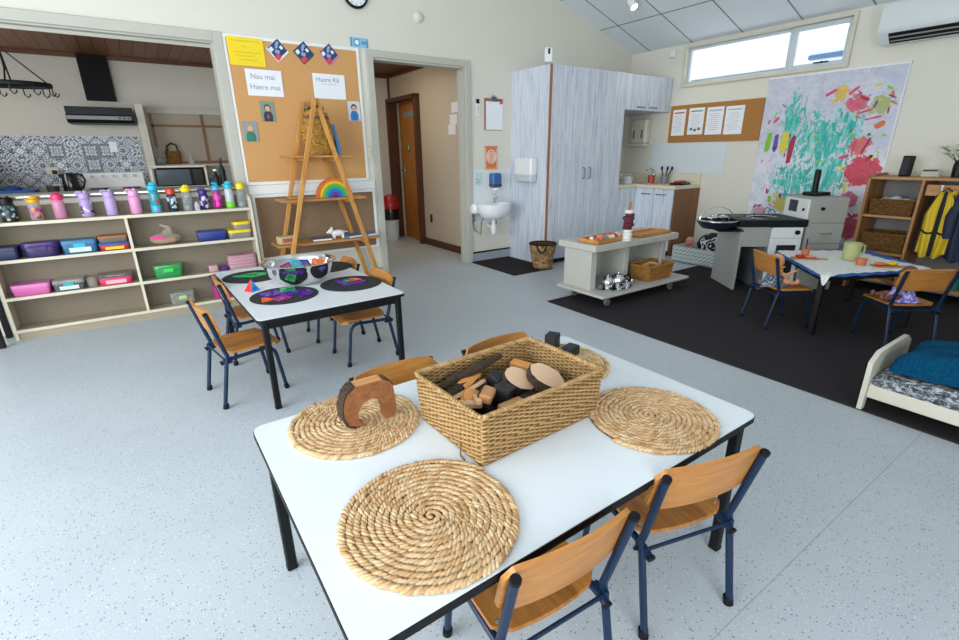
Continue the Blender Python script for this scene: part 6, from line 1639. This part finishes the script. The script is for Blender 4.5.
MB().box((dp/2, -0.615, 0.958), (dp, 1.185, 0.022), 0.003).build('top_board', cubh, t)
for z in (0.645, 0.335): MB().box((dp/2, -0.192, z), (dp-0.004, 0.336, 0.02), 0.002).build('shelf', cubh, t)
MB().box((dp/2, -0.615, 0.10), (dp, 1.145, 0.02), 0.002).build('bottom_board', cubh, t)
MB().box((dp-0.006, -0.615, 0.53), (0.010, 1.18, 0.83)).build('back_panel', plain('cubby_back', '7d7b78', 0.6), t)
MB().box((0.03, -0.79, 0.875), (0.018, 0.79, 0.085), 0.002).build('hook_rail', cubh, t)
for i in range(4): MB().tube([(0.02, -0.50-0.19*i, 0.885), (-0.022, -0.50-0.19*i, 0.880), (-0.030, -0.50-0.19*i, 0.905)], 0.006, 7).ell((-0.030, -0.50-0.19*i, 0.91), (0.010, 0.010, 0.010), 10, 7).build('hook', white, t)
dwick = (wbrownd, island('dark_wicker', ['5c3d1a', '7b5528', '8a6232', '6a481f'], 0.75))
wicker_basket('wicker_basket', 'brown wicker basket with white cloth on the upper cubby shelf', (SX+0.16, SY0-0.192, 0.0085+0.6555), PI/2, 0.285, 0.22, 0.13, 0.012, 11, 0.022, dwick, rim=0.007)
wicker_basket('wicker_basket', 'brown wicker basket on the lower cubby shelf', (SX+0.165, SY0-0.192, 0.0085+0.3455), PI/2, 0.305, 0.24, 0.155, 0.006, 13, 0.022, dwick, rim=0.007)
wicker_basket('wicker_basket', 'brown wicker basket on the bottom board of the cubby unit', (SX+0.165, SY0-0.192, 0.0085+0.1105), PI/2, 0.305, 0.24, 0.13, 0.006, 11, 0.022, dwick, rim=0.007)
def rag(u, v):
    return (-0.09+0.18*u, -0.12+0.24*v, 0.018*math.sin(u*7+v*3)*math.sin(v*9)+0.02*math.sin(PI*u)*math.sin(PI*v))
t = MB().grid(rag, 14, 18, thick=(0, 0, 0.006)).build('cloth', plain('rag_white', 'c9cbce', 0.9), None, 60, (SX+0.16, SY0-0.192, 0.0085+0.768)); tag(t, 'crumpled white cloth in the upper cubby basket', 'cloth')

def garment(label, y, cols, w, ln, dpth, trim_m=None, group='coats hung on the cubby hooks', x=SX-0.045, kind='vest'):
    t = thing('vest' if kind == 'vest' else 'jacket', label, 'clothing', (x, y, 0.905), 0, group)
    def side(sg):
        def fn(u, v):
            # u across, v down
            zz = -0.02-ln*v
            half = w*(0.22+0.28*min(1, v*3.0))
            yy = sg*(0.006+half*u)
            xx = -dpth*math.sin(PI*min(1, 0.15+u*0.85))*0.5*(0.4+0.6*v)-0.012*math.sin(u*9+v*4)
            return (xx, yy, zz-0.03*u*(1-v)-0.02*math.sin(u*5)*v)
        return fn
    for i, sg in enumerate((1, -1)):
        MB().grid(side(sg), 12, 18, thick=(0.012, 0, 0)).build('panel', cols[i % len(cols)], t, 60)
    def bk(u, v):
        return (0.035+0.01*math.sin(u*7), (u-0.5)*w*(0.55+0.4*v), -0.02-ln*v*0.97)
    MB().grid(bk, 10, 12, thick=(0.008, 0, 0)).build('back', cols[-1], t, 60)
    if trim_m:
        m = MB()
        for sg in (1, -1):
            fn = side(sg)
            m.tube([Vector(fn(0.02, q/12))+Vector((-0.004, 0, 0)) for q in range(13)], 0.008, 6)
            m.tube([Vector(fn(1.0, q/12))+Vector((-0.002, 0, 0)) for q in range(13)], 0.006, 6)
            m.tube([Vector(fn(q/8, 0.62))+Vector((-0.004, 0, 0)) for q in range(9)], 0.008, 6)
        m.build('trim', trim_m, t)
    MB().tube([(0, 0.03, -0.025), (0.0, 0, 0.004), (0, -0.03, -0.025)], 0.005, 6).build('hanging_loop', rubber, t)
    if kind == 'jacket':
        for sg in (1, -1): MB().tube([(0, sg*w*0.36, -0.05), (-0.03, sg*w*0.50, -ln*0.4), (-0.035, sg*w*0.46, -ln*0.72)], [0.045, 0.04, 0.035], 10).build('sleeve', cols[0], t, 60)
    return t
vy = plain('vest_yellow', 'd3b21c', 0.6); nv = plain('jacket_navy', '16213c', 0.7); rd = plain('jacket_red', '9c1620', 0.7); dk = plain('jacket_dark', '2a1a22', 0.8)
garment('yellow vest with dark edging on the first cubby hook', 1.075, (vy, vy), 0.18, 0.50, 0.06, plain('vest_trim', '17191f', 0.7))
garment('navy jacket hanging beside the yellow vest', 0.885, (nv, nv), 0.24, 0.52, 0.07, None, kind='jacket', x=SX-0.02)
garment('red jacket at the right of the cubby hooks', 0.73, (rd, dk), 0.25, 0.52, 0.09, None, kind='jacket', x=SX-0.03)
solo(flatbox(MB(), 0.20, 0.16, 0.10, 0.03), 'shoe_bag', plain('bag_teal', '1f7d7a', 0.7), 'teal bag on the bottom board under the coats', 'bag', (SX+0.14, 0.95, 0.1195))
ZC = 0.0085+0.9695
t = thing('speaker', 'small black upright speaker on top of the cubby unit', 'speaker', (SX+0.17, 1.42, ZC), -0.25)
MB().box((0, 0, 0.082), (0.055, 0.07, 0.165), 0.006, rot=(0, 0.06, 0)).build('case', black, t)
MB().box((-0.031, 0, 0.082), (0.004, 0.055, 0.14), 0.001, rot=(0, 0.06, 0)).build('grille', plain('grille', '24272b', 0.6), t)
t = thing('tissue_box', 'small pale box with dark green top on the cubby unit', 'box', (SX+0.18, 1.265, ZC), 0.3)
MB().box((0, 0, 0.022), (0.08, 0.11, 0.044), 0.004).build('case', plain('box_pale2', 'b6b8a8', 0.6), t); MB().box((0, 0, 0.05), (0.07, 0.09, 0.012), 0.003).build('lid', plain('lid_green', '2a4438', 0.5), t)
t = thing('flower_vase', 'black vase of white flowers on the cubby unit', 'vase', (SX+0.20, 1.10, ZC))
MB().lathe([(0, 0), (0.035, 0), (0.04, 0.09), (0.032, 0.13), (0.028, 0.13), (0.03, 0.02), (0, 0.02)], seg=20).build('vase', black, t)
ste = MB(); lf = MB(); fl = MB(); rr = random.Random(5)
for i in range(16):
    a = rr.uniform(0, 6.28); r = rr.uniform(0.03, 0.11); h = rr.uniform(0.17, 0.25)
    e = (r*math.cos(a)+0.0, r*math.sin(a)+0.03, h)
    ste.tube([(0, 0, 0.05), (e[0]*0.4, e[1]*0.4, h*0.7), e], 0.0028, 5)
    if i % 3 == 0: lf.ell((e[0]*0.8, e[1]*0.8, h*0.92), ((0.03*math.cos(a), 0.03*math.sin(a), 0.01), (-0.014*math.sin(a), 0.014*math.cos(a), 0), (0, 0, 0.003)), 8, 5)
    fl = MB()
    for q in range(5):
        b = q*2*PI/5; fl.ell((e[0]+0.013*math.cos(b), e[1]+0.013*math.sin(b), e[2]), ((0.017*math.cos(b), 0.017*math.sin(b), 0.008), (-0.013*math.sin(b), 0.013*math.cos(b), 0), (0, 0, 0.006)), 8, 5)
    fl.build('flower', plain('petal_white', 'd6d8cc', 0.7), t, 60)
ste.build('stem', plain('stem_green', '4f6b3a', 0.7), t); lf.build('leaf', plain('leaf_green', '6f8a4a', 0.6), t, 60)

# ================================================================== RIGHT WALL
board('pin_board', 'long brown cork pin board with four sheets under the high window', 'r', 3.345, 1.508, 1.11, 0.42, None, plain('cork_dark', 'a8743c', 0.9, bump=0.4, var=0.12, nscale=60), 0.0, 0.016)
def rsheet(lab, y, w, head, body, dy=0.0):
    t = wt('paper_sheet', lab, 'paper', 'r', y, 1.525+dy, 0.0145, 'sheets on the long cork board')
    w = w*1.06; MB().box((0, 0, 0.0006), (w, 0.292, 0.0012)).build('page', paper, t)
    m = MB()
    m.box((0, 0.11, 0.0015), (w*0.75, 0.014, 0.0006), mat=0)
    for i in range(9):
        m.box((-w*0.04+0.01*((i*5) % 3-1), 0.075-i*0.021, 0.0015), (w*(0.66-0.06*((i*7) % 3)), 0.004, 0.0006), mat=1)
    if body == 'pic':
        for i in range(3): m.box((-0.05+0.05*i, -0.085-0.012*(i % 2), 0.0016), (0.035, 0.028, 0.0006), mat=2)
    m.build('print', [head, plain('faint_grey', 'b3b6bb', 0.8), plain('print_dark', '6b6f74', 0.8)], t)
rsheet('white sheet with a red heading, leftmost on the long cork board', 3.775, 0.165, redink, '')
rsheet('white sheet with a green heading and small pictures on the long cork board', 3.548, 0.185, plain('teal_ink', '3b9a92', 0.8), 'pic', 0.005)
rsheet('plain white sheet, third along the long cork board', 3.318, 0.19, plain('faint_grey', 'b3b6bb', 0.8), '', -0.003)
rsheet('plain white sheet with a pin, nearest the painting on the long cork board', 3.09, 0.195, plain('faint_grey', 'b3b6bb', 0.8), '', -0.008)
struct(MB().box((XB-0.003, 3.63, 1.12), (0.006, 0.99, 0.35)), 'wall_splash_panel', plain('splash_blue_white', 'd3dadd', 0.3, var=0.01))

# painting on a big hanging sheet
PW, PH = 1.145, 1.58
t = wt('painting', 'large unframed child painting of teal strokes and pink flowers on the right wall', 'painting', 'r', 2.204, 1.893-PH/2, 0.012)
k = NT('painted_canvas'); tc = k.n('TexCoord'); sp = k.n('SeparateXYZ'); k.l(tc.outputs['Object'], sp.inputs[0])
px_, py_ = sp.outputs[0], sp.outputs[1]
v = tc.outputs['Object']
def blob(cx, cy, rx, ry):
    a = k.math('DIVIDE', k.math('ADD', px_, -cx), rx); b = k.math('DIVIDE', k.math('ADD', py_, -cy), ry)
    return k.math('SUBTRACT', 1.0, k.math('SQRT', k.math('ADD', k.math('MULTIPLY', a, a), k.math('MULTIPLY', b, b))))
def streak(vec, sc, s, det=4, d=1.2):
    mp = k.n('Mapping'); mp.inputs['Scale'].default_value = sc; k.l(vec, mp.inputs[0]); return k.noise(mp.outputs[0], s, det, 0.6, d)
basec = k.ramp(streak(v, (1, 1, 1), 5), [(0.3, 'c4c6d4'), (0.5, 'd9d8e2'), (0.7, 'e2dfe6')])
topm = k.ramp(k.math('MULTIPLY_ADD', py_, 1.0), [(0.50, 0.0), (0.68, 0.6)])
c = k.mix(k.math('MULTIPLY', topm, streak(v, (1, 4, 1), 4)), basec, '8f9db8')
# pink washes
pk = k.math('GREATER_THAN', streak(v, (2.5, 1.2, 1), 4.5, 5, 2.5), 0.62)
c = k.mix(k.math('MULTIPLY', pk, 0.55), c, 'd58aa6')
# teal body
bm = k.math('MAXIMUM', k.math('MAXIMUM', blob(0.02, 0.17, 0.34, 0.30), blob(-0.12, -0.22, 0.30, 0.24)), k.math('MAXIMUM', blob(-0.28, 0.36, 0.12, 0.28), blob(0.24, 0.26, 0.12, 0.30)))
bm = k.math('MAXIMUM', bm, blob(0.12, -0.12, 0.24, 0.26))
tm = k.math('ADD', k.math('MULTIPLY', bm, 0.75), k.math('MULTIPLY', k.math('ADD', streak(v, (2.4, 1.1, 1), 6, 6, 2.2), -0.5), 3.2))
tf = k.ramp(tm, [(0.16, 0.0), (0.30, 1.0)])
tcol = k.ramp(streak(v, (7, 1.4, 1), 4, 5, 0.6), [(0.30, '1f9a92'), (0.50, '45b8ac'), (0.68, 'a9dcd5')])
c = k.mix(tf, c, tcol)
# red flowers
def flower(cx, cy, r, colr, amp=0.5):
    global c
    fm = k.math('ADD', blob(cx, cy, r, r*0.95), k.math('MULTIPLY', k.math('ADD', streak(v, (1, 1, 1), 16, 4, 1.0), -0.5), amp*2))
    ff = k.ramp(fm, [(0.10, 0.0), (0.22, 0.9)])
    inner = k.ramp(streak(v, (1, 1, 1), 30, 3), [(0.50, colr), (0.85, 'e0607e')])
    c = k.mix(ff, c, inner)
flower(0.405, -0.10, 0.165, 'cc0c38'); flower(0.40, -0.62, 0.13, 'b62a4c'); flower(0.36, -0.36, 0.09, 'c2546e'); flower(0.27, -0.46, 0.10, '7fae54', 0.8); flower(0.33, 0.12, 0.10, 'cf5a6a', 1.1); flower(0.25, 0.50, 0.10, 'cf4f6a', 1.2); flower(0.10, 0.58, 0.08, 'd8b04a', 1.2)
flower(-0.24, -0.45, 0.08, 'b8b332', 0.9); flower(0.44, 0.47, 0.10, '9fb264', 1.3); flower(-0.45, -0.55, 0.09, 'd390a8', 1.1)
k.col(c); k.rough(0.75)
MB().box((0, 0, 0), (PW, PH, 0.016), 0.002).build('canvas', k.m, t)
# separate thick dabs of paint
pc_ = {n: plain('paint_'+n, h, 0.5) for n, h in (('green', '7cbf2a'), ('violet', '6a4a96'), ('yellow', 'dcc53a'), ('crimson', 'a3273f'), ('pink', 'd4426a'), ('orange', 'd0703a'), ('teal', '1f9c98'))}
names = list(pc_); dm = MB(); rr = random.Random(11)
def dab(x, y, w, h, rot, c):
    n = 14; P = []
    for i in range(n):
        a = 2*PI*i/n; q = rr.uniform(0.8, 1.12)
        ux = w/2*q*math.copysign(abs(math.cos(a))**0.6, math.cos(a)); uy = h/2*q*math.copysign(abs(math.sin(a))**0.6, math.sin(a))
        P.append((x+ux*math.cos(rot)-uy*math.sin(rot), y+ux*math.sin(rot)+uy*math.cos(rot)))
    dm.prism(P, 0.008, 0.0092, names.index(c))
dab(-0.475, 0.17, 0.055, 0.21, -0.05, 'green'); dab(-0.40, 0.155, 0.05, 0.18, 0.0, 'violet'); dab(-0.315, 0.175, 0.075, 0.20, 0.0, 'yellow'); dab(-0.24, 0.10, 0.055, 0.27, -0.08, 'crimson')
for x, y, w, h, r, c_ in ((-0.50, 0.37, 0.02, 0.05, -0.3, 'pink'), (-0.43, 0.39, 0.03, 0.07, -0.7, 'pink'), (0.02, 0.60, 0.11, 0.03, 0.5, 'pink'), (0.12, 0.635, 0.06, 0.03, 0.3, 'yellow'), (0.20, 0.60, 0.10, 0.025, 0.7, 'pink'), (0.30, 0.53, 0.09, 0.03, -0.5, 'crimson'), (0.33, 0.42, 0.12, 0.02, 0.25, 'pink'), (0.40, 0.36, 0.14, 0.018, 0.2, 'pink'), (0.46, 0.30, 0.08, 0.05, 0.5, 'orange'), (0.40, 0.22, 0.03, 0.03, 0, 'green'), (0.30, 0.10, 0.02, 0.15, -0.1, 'pink'), (0.34, 0.13, 0.022, 0.17, -0.2, 'orange'), (0.39, 0.12, 0.022, 0.15, -0.35, 'crimson'), (0.44, 0.02, 0.03, 0.07, -0.6, 'crimson'), (0.24, 0.03, 0.09, 0.03, 0.3, 'pink'), (0.47, 0.60, 0.06, 0.02, -0.6, 'green'), (0.50, 0.55, 0.02, 0.05, 0.3, 'orange'), (0.38, 0.63, 0.05, 0.02, 0.4, 'yellow'), (-0.40, -0.32, 0.02, 0.06, 0.2, 'crimson'), (-0.36, -0.40, 0.035, 0.07, 0.1, 'green'), (-0.31, -0.36, 0.05, 0.04, 0.4, 'yellow'), (-0.44, -0.47, 0.03, 0.025, 0.2, 'orange'), (-0.26, -0.36, 0.025, 0.06, 0.1, 'crimson'), (0.30, -0.25, 0.03, 0.10, 0.1, 'yellow'), (0.28, -0.53, 0.035, 0.12, 0.2, 'green'), (0.34, -0.70, 0.06, 0.05, 0.5, 'crimson'), (0.44, -0.50, 0.05, 0.04, 0.2, 'pink')):
    dab(x, y, w, h, r, c_)
for i in range(44):
    x_, y_ = (rr.uniform(0.22, 0.54), rr.uniform(0.0, 0.66)) if i < 20 else (rr.uniform(-0.54, 0.5), rr.uniform(-0.7, 0.6))
    dab(x_, y_, rr.uniform(0.008, 0.022), rr.uniform(0.02, 0.07), rr.uniform(-1.6, 1.6), rr.choice(('pink', 'pink', 'crimson', 'yellow', 'orange', 'green', 'violet')))
for ax_, ay_ in ((-0.36, -0.53), (-0.31, -0.545)): dm.tube([(ax_+0.035*math.cos(q*0.6), ay_+0.04*math.sin(q*0.6), 0.0085) for q in range(10)], 0.007, 5, mat=names.index('teal'))
dm.build('paint_dab', [pc_[n] for n in names], t)
m = MB(); m.box((0, PH/2-0.006, 0.0), (PW+0.004, 0.014, 0.020), 0.002); m.box((PW/2-0.003, 0, 0), (0.010, PH, 0.0195), 0.002); m.build('edge', paper, t)

# heat pump
t = thing('heat_pump', 'white wall heat pump high on the right wall beside the window', 'heat pump', (XB-0.001, 1.86, 2.03))
prof = [(0, 0.012), (-0.10, 0.0), (-0.185, 0.075), (-0.20, 0.11), (-0.205, 0.27), (-0.19, 0.295), (0, 0.295)]
m = MB(); m.prism(prof, -0.86, 0, 0, Matrix(((1, 0, 0, 0), (0, 0, 1, 0), (0, 1, 0, 0), (0, 0, 0, 1)))); m.build('case', plain('heat_pump_white', 'd5dadb', 0.22, var=0.01), t)
LMx = Matrix.Translation((-0.146, -0.45, 0.041)) @ Matrix.Rotation(math.atan2(0.085, 0.075)-PI/2+PI/2, 4, 'Y')
LMx = Matrix.Translation((-0.146, -0.45, 0.041)) @ Matrix(((-0.66, 0, -0.75, 0), (0, 1, 0, 0), (-0.75, 0, 0.66, 0), (0, 0, 0, 1)))
MB().box((0, 0, 0), (0.008, 0.76, 0.104), 0.002, M=LMx).build('outlet', plain('vent_black', '0c0d0f', 0.5), t)
MB().box((0.010, 0, 0.018), (0.006, 0.74, 0.014), 0.002, M=LMx).box((0.010, 0, -0.022), (0.006, 0.74, 0.010), 0.002, M=LMx).build('louvre', plain('louvre', '8d8f8a', 0.4), t)

# ceiling spotlight
cs = Vector((4.50, 3.88, 0)); cs.z = slope(4.50)-0.002
t = thing('spotlight', 'small white ceiling spotlight above the tall cupboard', 'lamp', cs)
MB().box((0, 0, -0.012), (0.16, 0.07, 0.022), 0.004, rot=(0, 0.317, 0)).build('base', white, t)
MB().cyl((0.03, -0.03, -0.02), (0.045, -0.06, -0.055), 0.010).cyl((0.045, -0.055, -0.045), (0.06, -0.105, -0.115), 0.036, 0.042, seg=20).build('shade', white, t)
MB().cyl((0.060, -0.1045, -0.1145), (0.0615, -0.110, -0.122), 0.033, seg=20).build('bulb', glow('lamp_glow', 'ffe0b0', 14), t)
sl = bpy.data.lights.new('spotlight_beam', 'SPOT'); sl.energy = 12; sl.color = (1, 0.85, 0.62); sl.spot_size = 1.7; sl.shadow_soft_size = 0.03
so = bpy.data.objects.new('spotlight_beam', sl); C.objects.link(so); so.location = cs+Vector((0.063, -0.118, -0.13)); so.rotation_euler = Vector((0.25, -0.5, -0.9)).to_track_quat('-Z', 'Y').to_euler()
